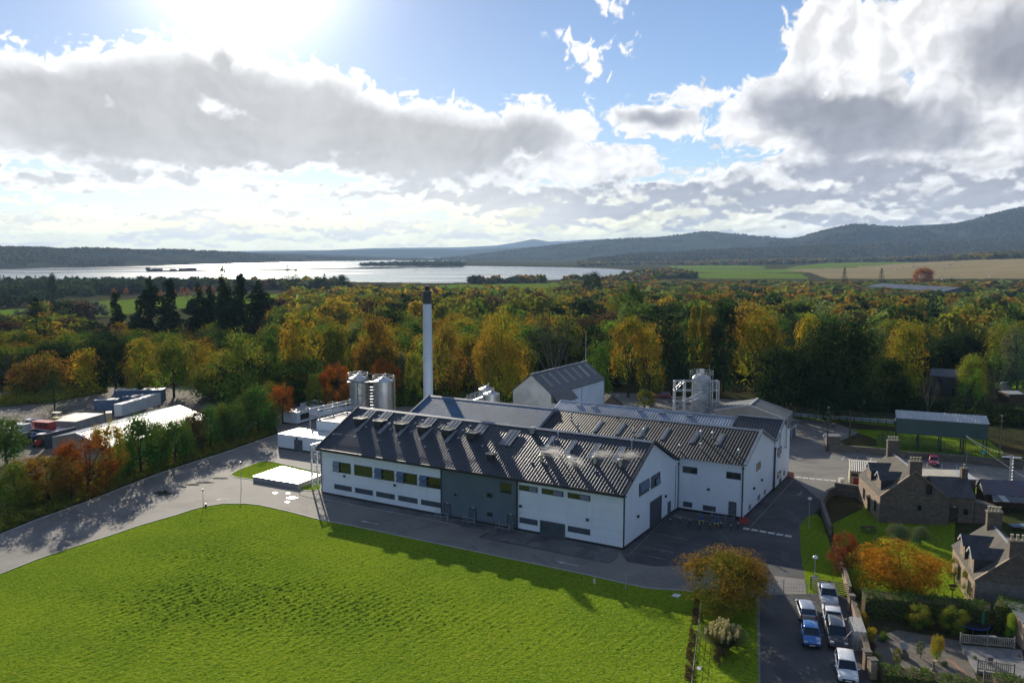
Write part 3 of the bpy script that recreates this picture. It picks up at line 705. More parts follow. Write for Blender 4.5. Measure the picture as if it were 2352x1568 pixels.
# road markings
def mark(name, quads, mt='paint', z=.0180):
    m = MB()
    for q in quads: m.face([v3(p if isinstance(p, Vector) else at(*p), z) for p in q])
    o = m.build(name, M[mt])
    for p in o.data.polygons:
        if p.normal.z < 0: p.flip()
    return tag(o, kind='structure')
def line(a, b, w=.1):
    a = a if isinstance(a, Vector) else at(*a); b = b if isinstance(b, Vector) else at(*b)
    n = Vector((-(b - a).y, (b - a).x, 0)).normalized() * w / 2; return [a - n, b - n, b + n, a + n]
def arrow(tail, tip, w=.16, hd=.55):
    tail, tip = at(*tail), at(*tip); d = (tip - tail).normalized(); n = Vector((-d.y, d.x, 0)); L = (tip - tail).length
    b = tip - d * L * .34
    return [line(tail, b, w), [b - n * hd / 2, tip, b + n * hd / 2]]
z1 = lambda x, y: px(1, x, y)
mark('road_arrow', arrow(px(1, 815, 1428), px(1, 630, 1390)) + arrow(px(10, 1535, 608), px(10, 1385, 577)) + arrow(px(9, 1545, 158), px(9, 1445, 165), .1, .4), 'paint')
mark('yard_arrow', arrow(px(22, 620, 650), px(22, 690, 595), .3, 1.0) + arrow(px(3, 1125, 1035), px(3, 1092, 1073), .22, .9), 'paint_faint')
mark('bay_lines', [line(px(3, *a), px(3, *b), .09) for a, b in (((35, 1350), (275, 1397)), ((0, 1408), (175, 1462)), ((0, 1462), (175, 1494)), ((0, 1520), (110, 1545)))] +
     [line(px(10, 2060, 392), px(10, 2270, 432), .08), line(px(10, 1960, 480), px(10, 2170, 517), .08), line(px(10, 1900, 518), px(10, 2125, 566), .08), line(px(10, 2150, 262), px(10, 1868, 540), .08),
      line(px(10, 1100, 392), px(10, 1868, 540), .08)], 'paint_faint')
mark('bay_lines', [line(px(4, *a), px(4, *b), .13) for a, b in (((535, 632), (508, 670)), ((660, 640), (632, 685)), ((787, 650), (760, 697)), ((914, 660), (890, 706)), ((1040, 670), (1030, 690)),
                                                              ((1441, 700), (1434, 752)), ((1580, 715), (1575, 768)), ((1719, 726), (1718, 776)))], 'paint')
mark('hatched_bay', [line(px(21, *a), px(21, *b), .12) for a, b in (((905, 85), (900, 158)), ((900, 158), (1435, 212)), ((905, 85), (1450, 185)), ((905, 110), (1200, 180)), ((1060, 95), (1440, 210)), ((1230, 100), (1450, 160)))], 'paint_yellow')
def dashes(r, a, b, n, w, l):
    A_, B_ = zat(r, *a), zat(r, *b); d = (B_ - A_).normalized(); q = Vector((-d.y, d.x, 0)) * w / 2; out = []
    for i in range(n):
        c = A_.lerp(B_, i / (n - 1)); out.append([c - d * l / 2 - q, c + d * l / 2 - q, c + d * l / 2 + q, c - d * l / 2 + q])
    return out
mark('crossing_blocks', dashes(22, (487, 1348), (1220, 1420), 6, .8, .95) + dashes(3, (712, 1316), (1020, 1370), 6, .8, .9) + dashes(21, (945, 392), (1640, 433), 6, .8, 1.0) + dashes(21, (1640, 433), (1765, 441), 2, .8, .9), 'paint')
mark('crossing_line', [line(px(3, 745, 1300), px(3, 1055, 958), .12), line(px(3, 985, 1062), px(3, 1230, 1090), .12), line(px(22, 290, 765), px(22, 700, 805), .12), line(px(22, 1180, 1568), px(22, 1400, 1265), .14)], 'paint_faint')
# apron and footpath along the front, drain channel, manhole covers
mark('apron', [[px(10, 0, 193), px(10, 660, 322), px(10, 740, 342), px(10, 950, 376), px(10, 868, 415), px(10, 1740, 590), px(10, 1800, 542), px(10, 1830, 505), px(10, 1100, 372), px(10, 620, 280), px(10, 0, 155)]], 'apron', .022)
mark('drain_channel', [line(px(10, *a), px(10, *b), .22) for a, b in (((950, 376), (868, 415)), ((868, 415), (1740, 590)), ((1740, 590), (1800, 542)))], 'dark_trim', .026)
kerb('path_kerb', [px(10, -260, 143), px(10, 0, 195), px(10, 660, 322), px(10, 740, 342)], .12, .03, .022)
mark('manhole_cover', [[px(10, x - 12, y - 4), px(10, x + 10, y - 6), px(10, x + 14, y + 4), px(10, x - 10, y + 6)] for x, y in ((1000, 412), (1128, 447), (965, 457), (832, 478), (402, 343), (1980, 720))], 'rust', .027)

# ------------------------------------------------------------------ the big white building: three parallel ridged ranges
A0 = at(740, 1133); B0 = at(1430.4, 1263)
_a, _b = math.radians(-29.35), math.radians(58.5)
UA, UB = Vector((math.cos(_a), math.sin(_a), 0)), Vector((math.cos(_b), math.sin(_b), 0))
def L(s, t, z=0.0): p = B0 + UA * s + UB * t; return Vector((p.x, p.y, z))
NA = Vector((UA.y, -UA.x, 0)); NB = Vector((UB.y, -UB.x, 0)).normalized()     # outward normals of the front and right walls
fac = empty('factory_building', tuple(L(-20, 10)), 'large white clad factory with dark ribbed roofs in three parallel ranges', 'factory')
def wall_box(name, p, d, n, s0, s1, z0, z1, out, mt, parent, back=.05):
    return MB().obox(p + d * s0 + n * (-back) + Vector((0, 0, z0)), d * (s1 - s0), n * (out + back), Vector((0, 0, z1 - z0))).build(name, mt, parent)
S0, S1 = -51.08, 0.0; E1, R1, TR = 7.75, 12.45, 9.3
m = MB()
def gable_prism(m, s0, s1, t0, t1, ze, zr, mi=0):
    tm = (t0 + t1) / 2; P = []
    for s in (s0, s1): P += [L(s, t0, .35), L(s, t1, .35), L(s, t1, ze), L(s, tm, zr), L(s, t0, ze)]
    m.hull(P, [(0, 1, 2, 3, 4), (9, 8, 7, 6, 5), (0, 4, 9, 5), (1, 6, 7, 2), (4, 3, 8, 9), (3, 2, 7, 8)], mi)
gable_prism(m, S0, S1, 0, 18.8, E1 - .12, R1 - .2)
m.build('wall', M['white_wall'], fac)
m = MB(); gable_prism(m, -48, 9.75, 19.9, 36.8, 8.1, 11.3); m.build('wall', M['white_wall'], fac)
m = MB(); gable_prism(m, -31, 9.9, 37.0, 46.9, 7.9, 10.3); m.build('wall', M['white_wall'], fac)
m = MB(); m.obox(L(S0 + 18, 18.5, .35), UA * 33.2, UB * 1.8, Vector((0, 0, 7.3))); m.build('wall', M['white_wall'], fac)
# plinth
m = MB()
for (s0, t0), (s1, t1), n in (((S0, 0), (S1, 0), NA), ((0, 0), (0, 18.8), NB), ((0, 19.9), (9.75, 19.9), NA), ((9.75, 19.9), (9.8, 36.8), NB), ((9.9, 37), (9.9, 46.9), NB), ((S0, 18.8), (S0, 0), -NB)):
    a, b = L(s0, t0), L(s1, t1); m.obox(a - n * .3, b - a, n * .27, Vector((0, 0, .36)))
m.build('plinth', M['dark_trim'], fac)
wall_box('wall_panel', L(S0, 0), UA, NA, 22.98, 35.5, .36, 7.6, .06, M['grey_wall'], fac)
# cladding joints: thin proud rails every so often
m = MB()
for z in (1.25, 2.35, 3.5, 4.8, 6.1):
    for a, b in ((0, 22.9), (35.7, 51.0)): MB().obox(L(S0 + a, 0, z) - NA * .02, UA * (b - a), NA * .024, Vector((0, 0, .018))).build('cladding_joint', M['joint'], fac)
def win(p, d, n, s0, s1, z0, z1, sash=None, parts=1, parent=None, gm='glass'):
    f = MB(); w = .09; Z = Vector((0, 0, 1))
    for (a0, a1, b0, b1) in ((s0, s1, z0, z0 + w), (s0, s1, z1 - w, z1), (s0, s0 + w, z0 + w, z1 - w), (s1 - w, s1, z0 + w, z1 - w)):
        f.obox(p + d * a0 + Z * b0 - n * .05, d * (a1 - a0), n * .10, Z * (b1 - b0))
    for i in range(1, parts):
        x = s0 + (s1 - s0) * i / parts; f.obox(p + d * (x - .04) + Z * (z0 + w) - n * .05, d * .08, n * .09, Z * (z1 - z0 - 2 * w))
    fo = f.build('window', M['frame'], parent)
    MB().obox(p + d * (s0 + w) + Z * (z0 + w) - n * .04, d * (s1 - s0 - 2 * w), n * .06, Z * (z1 - z0 - 2 * w)).build('pane', M[gm], fo)
    if sash:
        for (u0, u1, w0, w1, tilt) in sash:                        # open top hung sashes swung outwards
            a0, a1 = s0 + (s1 - s0) * u0, s0 + (s1 - s0) * u1; b0, b1 = z0 + (z1 - z0) * w0, z0 + (z1 - z0) * w1; h = b1 - b0
            dn = (n * math.sin(tilt) - Z * math.cos(tilt)) * h
            o_ = p + d * a0 + Z * b1 + n * .07
            sm = MB(); sm.obox(o_, d * (a1 - a0), dn, n * .04 * math.cos(tilt) + Z * .04 * math.sin(tilt)); so_ = sm.build('sash', M['frame'], fo)
            nn = (n * math.cos(tilt) + Z * math.sin(tilt)); g = MB(); g.obox(o_ + d * .06 + dn * .08 + nn * .035, d * (a1 - a0 - .12), dn * .84, nn * .012); g.build('sash_pane', M['glass_blue'], fo)
    return fo
def louvre(p, d, n, s0, s1, z0, z1, parent):
    m = MB(); Z = Vector((0, 0, 1)); m.obox(p + d * s0 + Z * z0 - n * .05, d * (s1 - s0), n * .07, Z * (z1 - z0))
    k = max(3, int((z1 - z0) / .11))
    for i in range(k):
        z = z0 + .05 + (z1 - z0 - .1) * i / k; m.hull([p + d * (s0 + .06) + Z * z + n * .02, p + d * (s1 - .06) + Z * z + n * .02, p + d * (s1 - .06) + Z * z + n * .08, p + d * (s0 + .06) + Z * z + n * .08,
               p + d * (s0 + .06) + Z * (z + .07) + n * .02, p + d * (s1 - .06) + Z * (z + .07) + n * .02], [(0, 1, 2, 3), (3, 2, 5, 4), (0, 3, 4), (1, 5, 2)])
    return m.build('louvre', M['louvre'], parent)
def door(p, d, n, s0, s1, z1, parent, mt='grey_trim', z0=0.03):
    Z = Vector((0, 0, 1)); o = MB().obox(p + d * s0 + Z * z0 - n * .05, d * (s1 - s0), n * .10, Z * (z1 - z0)).build('door', M[mt], parent)
    f = MB(); f.obox(p + d * (s0 - .08) + Z * z0 - n * .05, d * .08, n * .14, Z * (z1 - z0)); f.obox(p + d * s1 + Z * z0 - n * .05, d * .08, n * .14, Z * (z1 - z0)); f.obox(p + d * (s0 - .08) + Z * z1 - n * .05, d * (s1 - s0 + .16), n * .14, Z * .09)
    f.build('door_frame', M['dark_trim'], o); MB().obox(p + d * (s1 - .18) + Z * (z0 + .95) + n * .05, d * .10, n * .07, Z * .06).build('handle', M['steel'], o)
    MB().obox(p + d * ((s0 + s1) / 2 - .16) + Z * (z1 + .14), d * .32, n * .13, Z * .09).build('door_lamp', M['lampglass'], o)
def lampw(p, d, n, s, z, parent, k=1.0):
    Z = Vector((0, 0, 1)); o = MB().obox(p + d * (s - .17 * k) + Z * z, d * .34 * k, n * .24 * k, Z * .30 * k).build('wall_lamp', M['dark_trim'], parent)
    MB().obox(p + d * (s - .12 * k) + Z * (z - .05), d * .24 * k, n * .20 * k, Z * .05).build('lens', M['lampglass'], o)
PF = L(S0, 0)
SA = lambda a: [(0.0, .37, .52, 1, a), (0.0, .37, .02, .5, a)]
for i, (a, b) in enumerate(((2.52, 6.02), (6.71, 10.24), (10.83, 14.45), (15.01, 18.64), (19.2, 22.83))):
    win(PF, UA, NA, a, b, 3.95, 5.63, None if i == 1 else SA((.22, 0, .42, .5, .5)[i]), 1 if i != 1 else 2, fac)
for a, b in ((2.57, 6.12), (6.77, 10.29), (10.93, 14.47), (15.11, 18.67), (19.3, 22.88), (35.87, 38.7), (43.24, 46.5)): louvre(PF, UA, NA, a, b, 1.18, 1.98, fac)
PG = PF + NA * .06
for a, b in ((23.5, 24.46), (27.95, 28.87), (34.12, 35.04)): door(PG, UA, NA, a, b, 1.98, fac)
win(PG, UA, NA, 30.66, 31.66, 3.97, 4.69, None, 1, fac); win(PG, UA, NA, 30.66, 31.66, 1.28, 1.95, None, 1, fac); win(PG, UA, NA, 32.78, 34.7, 4.97, 6.52, None, 1, fac)
for a, b in ((35.83, 38.68), (39.32, 42.55), (43.19, 46.47)):
    f = win(PF, UA, NA, a, b, 5.77, 6.53, [(.56, .98, .04, .96, .16)], 1, fac)
def roller(p, d, n, s0, s1, z1, parent):
    m = MB(); Z = Vector((0, 0, 1)); k = int(z1 / .12)
    for i in range(k): m.obox(p + d * s0 + Z * (.03 + i * .12) - n * .05, d * (s1 - s0), n * (.07 if i % 2 else .055), Z * .12)
    o = m.build('roller_door', M['louvre'], parent); f = MB()
    f.obox(p + d * (s0 - .15) + Z * .03 - n * .05, d * .15, n * .17, Z * z1); f.obox(p + d * s1 + Z * .03 - n * .05, d * .15, n * .17, Z * z1); f.obox(p + d * (s0 - .15) + Z * (z1 + .03) - n * .05, d * (s1 - s0 + .3), n * .17, Z * .12)
    f.build('door_frame', M['grey_trim'], o)
roller(PF, UA, NA, 39.25, 42.7, 1.95, fac)
for s, z in ((4.75, 3.35), (14.55, 3.3), (36.1, 3.4), (46.1, 3.1)): lampw(PF, UA, NA, s, z, fac)
lampw(PG, UA, NA, 25.4, 3.4, fac); MB().obox(PF + UA * 35.85 + Vector((0, 0, 2.5)), UA * .3, NA * .12, Vector((0, 0, .4))).build('switch_box', M['white_paint'], fac)
PB = L(0, 0)
for a, b in ((5.07, 8.57), (9.22, 12.62)): win(PB, UB, NB, a, b, 5.7, 7.5, [(.02, .98, .30, .98, .10)] if a < 6 else [(.5, .98, .05, .6, .12)], 2, fac)
roller(PB, UB, NB, 9.2, 13.1, 3.8, fac); door(PB, UB, NB, 16.0, 16.9, 2.0, fac); lampw(PB, UB, NB, 4.7, 3.05, fac); lampw(PB, UB, NB, 14.8, 3.2, fac)
PC = L(0, 19.9)
for a, b in ((.75, 2.95), (7.2, 9.3)): win(PC, UA, NA, a, b, 5.75, 6.75, None, 2, fac)
louvre(PC, UA, NA, .9, 2.3, .6, 1.4, fac); louvre(PC, UA, NA, 3.9, 5.8, .5, 1.3, fac); door(PC, UA, NA, 7.75, 8.7, 2.3, fac, z0=.35); lampw(PC, UA, NA, 4.7, 3.6, fac)
PD = L(9.75, 19.9)
win(PD, UB, NB, 6.4, 8.8, 5.55, 6.75, None, 2, fac); louvre(PD, UB, NB, 2.9, 4.0, .6, 1.3, fac); louvre(PD, UB, NB, 7.7, 9.2, .7, 1.5, fac); louvre(PD, UB, NB, 11.4, 12.4, .7, 1.4, fac)
lampw(PD, UB, NB, 5.2, 3.2, fac); lampw(PD, UB, NB, 9.6, 3.4, fac)
PE = L(9.9, 37.0)
win(PE, UB, NB, 1.5, 4.1, 5.3, 6.6, None, 2, fac); win(PE, UB, NB, 1.8, 4.3, 1.5, 2.5, None, 2, fac); win(PE, UB, NB, 6.2, 7.0, 1.0, 1.8, None, 1, fac); louvre(PE, UB, NB, -.4, .6, .7, 1.4, fac); louvre(PE, UB, NB, 3.2, 4.7, .4, 1.1, fac)
# profiled roof sheets
def sheet(Pa, Pb, Pc, Pd, pitch=.6, h=.06, m=None, mi=0):
    """eaves Pa to Pb, ridge Pd to Pc, ribs run up the slope"""
    m = m or MB(); Pa, Pb, Pc, Pd = map(Vector, (Pa, Pb, Pc, Pd)); n = (Pb - Pa).cross(Pd - Pa).normalized()
    if n.z < 0: n = -n
    k = max(1, round((Pb - Pa).length / pitch)); pr = ((0, 0), (.30, 0), (.62, 1), (.80, 1))
    ts = [((i + a) / k, hh) for i in range(k) for a, hh in pr] + [(1, 0)]
    base = len(m.v)
    for t, hh in ts:
        m.v.append(tuple(Pa.lerp(Pb, t) + n * h * hh)); m.v.append(tuple(Pd.lerp(Pc, t) + n * h * hh))
    for i in range(len(ts) - 1): q = base + 2 * i; m.f.append((q, q + 2, q + 3, q + 1)); m.mi.append(mi)
    return m
def roof_pair(s0, s1, t0, tr, t1, ze, zr, mt, parent, over=.5, pitch=.46, h=.044, back=True):
    dz = (zr - ze) / (tr - t0); e = t0 - over; ze0 = ze - dz * over
    m = sheet(L(s0, e, ze0), L(s1, e, ze0), L(s1, tr, zr), L(s0, tr, zr), pitch, h)
    if back: sheet(L(s1, t1 + over * 0, ze), L(s0, t1, ze), L(s0, tr, zr), L(s1, tr, zr), pitch, h, m)
    return m.build('roof', mt, parent)
r1 = roof_pair(-51.5, .42, 0, TR, 18.9, E1 + .12, R1, M['roof_dark'], fac, .65)
r2 = roof_pair(-24.6, 10.0, 19.4, 28.1, 36.9, 8.15, 11.55, M['roof_mid'], fac, .2)
r2b = roof_pair(-50.6, -24.6, 16.6, 27.6, 36.9, 7.2, 11.75, M['roof_blue'], fac, .1, .25, .025)
r3 = roof_pair(-31.0, 2.3, 36.9, 41.8, 47.2, 8.3, 10.45, M['roof_light'], fac, 0, .5, .03)
r4 = roof_pair(2.3, 10.2, 36.9, 42.0, 47.2, 8.3, 10.85, M['roof_dark'], fac, 0)
# ridge, verge and eaves trims
def bar(p, q, w, h, m, dz=0, mi=0):
    p, q = Vector(p), Vector(q); d = (q - p).normalized(); n = d.cross(Vector((0, 0, 1))).normalized(); u = n.cross(d)
    return m.obox(p - n * w / 2 - u * h / 2 + Vector((0, 0, dz)), q - p, n * w, u * h, mi)
def ridgecap(s0, s1, t, z, w=.42, mt='ridge'):
    m = MB()
    for sg in (-1, 1):
        P = [L(s0, t, z + .09), L(s1, t, z + .09), L(s1, t + sg * w, z - w * .40 + .07), L(s0, t + sg * w, z - w * .40 + .07)]
        m.hull(P + [p - Vector((0, 0, .03)) for p in P], [(0, 1, 2, 3), (4, 7, 6, 5), (2, 6, 7, 3), (0, 3, 7, 4), (1, 5, 6, 2)])
    m.build('ridge_cap', M[mt], fac)
ridgecap(-51.5, .45, TR, R1); ridgecap(-24.6, 10.05, 28.1, 11.55); ridgecap(-50.7, -24.6, 27.6, 11.75); ridgecap(-31, 2.3, 41.8, 10.45, .3, 'roof_light'); ridgecap(2.3, 10.2, 42, 10.85, .3)
m = MB(); ef = -.65; zf = E1 + .12 - .65 * (R1 - E1 - .12) / TR
m.obox(L(-51.55, ef - .02, zf - .42), UA * 52.02, -NA * .62, Vector((0, 0, .10)))           # soffit
m.obox(L(-51.55, ef - .04, zf - .42), UA * 52.02, NA * .05, Vector((0, 0, .44)))
m.build('fascia', M['dark_trim'], fac)
m = MB(); m.tube(L(-51.5, ef - .16, zf - .06), L(.45, ef - .16, zf - .06), .10, 8); m.build('gutter', M['dark_trim'], fac)
def verge(s, t0, z0, tr, zr, t1, z1, mt, w=.34):
    m = MB(); bar(L(s, t0, z0 + .02), L(s, tr, zr + .06), w, .26, m); bar(L(s, tr, zr + .06), L(s, t1, z1 + .02), w, .26, m); m.build('verge_trim', mt, fac)
verge(.38, -.65, zf, TR, R1, 19.2, E1 + .0, M['dark_trim'], .3); verge(-51.5, -.65, zf, TR, R1, 18.9, E1 + .1, M['grey_trim'], .2)
verge(9.98, 19.3, 8.1, 28.1, 11.55, 36.9, 8.2, M['ridge'], .45); verge(2.3, 36.9, 8.3, 41.9, 10.6, 47.2, 8.3, M['grey_trim'], .3); verge(10.15, 36.9, 8.35, 42, 10.85, 47.2, 8.3, M['ridge'], .3)
verge(-50.6, 16.5, 7.2, 27.6, 11.75, 36.9, 8.2, M['roof_blue'], .3); verge(-24.6, 19.4, 8.15, 28, 11.62, 36.9, 8.2, M['ridge'], .5)
m = MB(); m.tube(L(0, 19.9, 8.0) - NA * -.14, L(9.75, 19.9, 8.0) + NA * .14, .09, 8); m.build('gutter', M['dark_trim'], fac)
def pipe(p, z0, z1, r=.075, hop=True, n=NA):
    m = MB(); q = p + n * (.06 + r); m.tube((q.x, q.y, z0), (q.x, q.y, z1), r, 8)
    if hop: m.box((q.x, q.y, z1 + .15), (.26, .26, .34))
    m.build('downpipe', M['dark_trim'], fac)
pipe(L(-15.5, 0), .1, 7.0, .12, False); pipe(L(-28.12, 0), .1, 7.0, .07, False); pipe(L(-.05, 0), .1, 7.1, .10, False, NB); pipe(L(S0 + .05, 0), .1, 7.0, .07, False)
pipe(L(.12, 19.9), .4, 6.9, .09); pipe(L(9.6, 19.9), .1, 7.4, .09); pipe(L(9.78, 36.9), .1, 6.8, .12, True, NB); pipe(L(.0, 18.6), .1, 7.0, .06, False, NB)
# things on the front slope: helper gives a point on it
SL1 = (R1 - E1 - .12) / TR
def on1(s, t, dz=0): return L(s, t, E1 + .12 + SL1 * t + dz)
def on2(s, t, dz=0): return L(s, t, 8.15 + (11.55 - 8.15) / 8.7 * (t - 19.4) + dz)
def on_roof(r, x, y, lift=0, second=False):
    """roof surface point under a picture position"""
    u, v = px(r, x, y); R_ = Vector(ray(u, v)); o = Vector((0, 0, CAMZ))
    P0, P1, P2 = (on2(0, 20), on2(-9, 20), on2(0, 28)) if second else (on1(0, 0), on1(-9, 0), on1(0, 9))
    n = (P1 - P0).cross(P2 - P0); t = (P0 - o).dot(n) / R_.dot(n); return o + R_ * t + Vector((0, 0, lift))
SUP = (on1(0, 9) - on1(0, 0)).normalized(); SN = UA.cross(SUP).normalized(); SN = SN if SN.z > 0 else -SN
SUP2 = (on2(0, 28) - on2(0, 20)).normalized(); SN2 = UA.cross(SUP2).normalized(); SN2 = SN2 if SN2.z > 0 else -SN2
def patch(c, w, l, mt, lift=.066, sup=SUP, sn=SN, name='rooflight', th=.012):
    m = MB(); k = max(2, round(w / .333)); 
    for i in range(k): m.obox(c - UA * w / 2 + UA * (i * w / k) - sup * l / 2 + sn * lift, UA * (w / k * (.96)), sup * l, sn * (th + .03 * (i % 2)))
    return m.build(name, M[mt], fac)
# flat patches above each extract cowl and long rooflights
for i, (x, y) in enumerate(((715, 285), (895, 300), (1120, 335), (1345, 370), (1600, 400), (1885, 440))):
    patch(on_roof(1, x, y), 1.9, 2.5, 'skylight_dark', .082, name='roof_sheet')
for i, (x, y) in enumerate(((650, 400), (880, 425), (1075, 450), (1320, 485), (1575, 515))): patch(on_roof(1, x, y), .75, 3.0, 'skylight_dark', .08, name='roof_sheet')
for (x, y) in ((440, 500), (632, 540), (845, 570), (1065, 600)): patch(on_roof(2, x, y), .7, 3.4, 'skylight')
for (x, y) in ((880, 345), (1080, 370), (1275, 395), (1480, 415), (1740, 445)): patch(on_roof(2, x, y, 0, True), .85, 3.4, 'skylight_dark', .07, SUP2, SN2)
for (x, y) in ((335, 640), (520, 660)): patch(on_roof(3, x, y, 0, True), .85, 3.0, 'skylight_dark', .07, SUP2, SN2)
patch(on_roof(2, 90, 450), 1.9, 3.6, 'skylight_dark', .082, name='roof_sheet')
# six boxy extract cowls with louvred tops
def cowl(c, w=1.5, d=1.35, h=.55):
    m = MB(); b = c - UA * w / 2 - UB * d / 2; m.obox(b - Vector((0, 0, .75)), UA * w, UB * d, Vector((0, 0, h + .6)))
    o = m.build('extract_cowl', M['dark_trim'], fac)
    t = MB(); b2 = b - UA * .14 - UB * .14 + Vector((0, 0, h - .15)); W_, D_ = w + .28, d + .28
    for (x0, x1, y0, y1) in ((0, W_, 0, .1), (0, W_, D_ - .1, D_), (0, .1, .1, D_ - .1), (W_ - .1, W_, .1, D_ - .1)): t.obox(b2 + UA * x0 + UB * y0, UA * (x1 - x0), UB * (y1 - y0), Vector((0, 0, .22)))
    for i in range(9): t.obox(b2 + UA * .1 + UB * (.14 + i * (D_ - .3) / 9), UA * (W_ - .2), UB * .05, Vector((0, 0, .13)))
    t.build('cowl_top', M['louvre'], o)
for x, y in ((632, 352), (835, 378), (1060, 408), (1297, 440), (1548, 470), (1808, 503)): cowl(on_roof(1, x, y))
cowl(on_roof(1, 1995, 725), .9, .8, .5)
def stub(c, h, r, cap=True, mt='steel'):
    m = MB(); m.tube(c - Vector((0, 0, .3)), c + Vector((0, 0, h)), r, 10)
    if cap: m.tube(c + Vector((0, 0, h)), c + Vector((0, 0, h + .12)), r * 1.1, 10, 0, r * 1.9); m.tube(c + Vector((0, 0, h + .12)), c + Vector((0, 0, h + .3)), r * 1.9, 10, 0, r * .4)
    m.build('roof_vent', M[mt], fac, smooth=True)
for x, y in ((480, 530), (520, 470), (1180, 545)): stub(on_roof(2, x, y), 1.0, .07)
for x, y in ((372, 660), (850, 675), (1077, 700)): stub(on_roof(2, x, y), .75, .22, True, 'cream')
for x, y in ((700, 385), (1200, 435), (1290, 440), (640, 300)): stub(on_roof(2, x, y, 0, True), 1.1, .11, True)
for x, y in ((376, 640), (462, 650), (220, 745), (376, 735), (654, 780)): stub(on_roof(3, x, y, 0, True), .8, .10)
stub(on_roof(2, 640, 650), .35, .28)
m = MB(); c = on_roof(2, 290, 400); m.tube(c - Vector((0, 0, .4)), c + Vector((0, 0, .35)), .42, 14, 0, .36); m.tube(c + Vector((0, 0, .35)), c + Vector((0, 0, .8)), .52, 14, 0, .5); m.build('roof_fan', M['ridge'], fac, smooth=True)
# fall arrest anchors along the roof and their cable
anc = [(350, 490), (570, 515), (818, 555), (1040, 578), (1305, 622), (1545, 650), (1905, 612)]
P = [on_roof(1, x, y, .16) for x, y in anc]
def anchor(c):
    m = MB(); m.obox(c - UA * .15 - SUP * .15 - SN * .14, UA * .3, SUP * .3, SN * .05); m.tube(c - SN * .1, c + SN * .05, .05, 6); m.build('roof_anchor', M['steel'], fac)
for c in P: anchor(c)
m = MB(); m.path(P, .012, 4); m.build('safety_cable', M['steel_dark'], fac)
for x, y in ((822, 295), (1073, 320), (1280, 345), (1548, 378), (1778, 405), (690, 415), (945, 440), (1160, 465), (1655, 530), (988, 362), (1205, 378), (1452, 418), (768, 335), (1700, 450)): anchor(on_roof(1, x, y, .18))
for x, y in ((282, 672), (412, 685), (852, 750), (620, 403), (1047, 452)): anchor(on_roof(2, x, y, .18))
for x, y in ((505, 212), (1040, 262), (1432, 300)): anchor(on_roof(2, x, y, .2, True))
# low vents on the pale rear roof
for s in (-24, -15, -6, -27, -11): 
    z = 8.3 + (10.45 - 8.3) / 4.9 * 3.6; m = MB(); m.obox(L(s, 40.5, z), UA * .9, UB * .5, Vector((0, 0, .35))); m.build('roof_vent', M['ridge'], fac)
# flues on the right hand gable of the rear range
for (tt, z0, z1) in ((1.9, 5.2, 9.2), (6.2, 5.9, 10.3)):
    q = PE + UB * tt + NB * .28; m = MB(); m.tube((q.x, q.y, z0), (q.x, q.y, z1), .11, 8); m.tube((q.x, q.y, z1), (q.x, q.y, z1 + .15), .12, 8, 0, .26); m.tube((q.x, q.y, z1 + .15), (q.x, q.y, z1 + .4), .26, 8, 0, .1)
    m.obox(q - NB * .3 - UB * .2 + Vector((0, 0, z0 - .1)), NB * .45, UB * .4, Vector((0, 0, .12))); m.build('flue', M['steel'], fac)
# handrails by the doors on the front
def rail(pl, h=1.0, mt='steel', mids=1, post=1.1, r=.022):
    m = MB()
    for a, b in zip(pl[:-1], pl[1:]):
        for k in range(mids + 1): m.tube(a + Vector((0, 0, h * (k + 1) / (mids + 1))), b + Vector((0, 0, h * (k + 1) / (mids + 1))), r, 5)
        n = max(1, round((b - a).length / post))
        for i in range(n + 1): c = a.lerp(b, i / n); m.tube(c, c + Vector((0, 0, h)), r, 5)
    return m, mt
def put_rail(name, pl, label, cat, group=None, **k):
    m, mt = rail(pl, **k); o = m.build(name, M[mt]); tag(o, label, cat, group); return o
put_rail('handrail', [L(-28.4, -.35), L(-28.4, -1.3), L(-26.2, -1.3)], 'steel handrail beside the left hand door of the blue grey wall panel', 'handrail', 'handrails along the front of the factory')
put_rail('handrail', [L(-23.6, -.35), L(-23.6, -1.3), L(-21.6, -1.3)], 'steel handrail beside the middle door of the blue grey wall panel', 'handrail', 'handrails along the front of the factory')
put_rail('handrail', [L(-18.1, -.35), L(-18.1, -1.4), L(-16.0, -1.4)], 'steel handrail beside the right hand door of the blue grey wall panel', 'handrail', 'handrails along the front of the factory')
put_rail('handrail', [L(5.6, 19.2, 0), L(5.6, 18.3, 0), L(8.8, 18.3, 0), L(8.8, 19.2)], 'steel handrail round the step at the single door of the right wing', 'handrail')
# loading corner: raised slab with low rail, bollards, blue pumps, barriers
sl_ = sheet_poly('loading_slab', [L(.6, 15.9), L(8.2, 16.1), L(8.8, 19.5), L(.5, 19.6)], .06, M['apron'])
for i, (x, y) in enumerate(((475, 1010), (705, 985 - 150), (933, 880), (1163, 930), (1412, 975), (1662, 965), (1898, 1010), (2065, 965))):
    q = zat(27, x, {0: 870, 1: 850, 2: 890, 3: 985, 4: 1000, 5: 960, 6: 1015, 7: 968}[i]); m = MB(); m.tube((q.x, q.y, 0), (q.x, q.y, .8), .09, 8); o = m.build('bollard', M['dark_trim']); MB().tube((q.x, q.y, .8), (q.x, q.y, .92), .09, 8, 0, .05).build('bollard_cap', M['white_paint'], o, world=False)
    tag(o, ['first', 'second', 'third', 'fourth', 'fifth', 'sixth', 'seventh', 'eighth'][i] + ' black bollard from the left along the loading slab of the right wing', 'bollard', 'black bollards beside the loading slab')
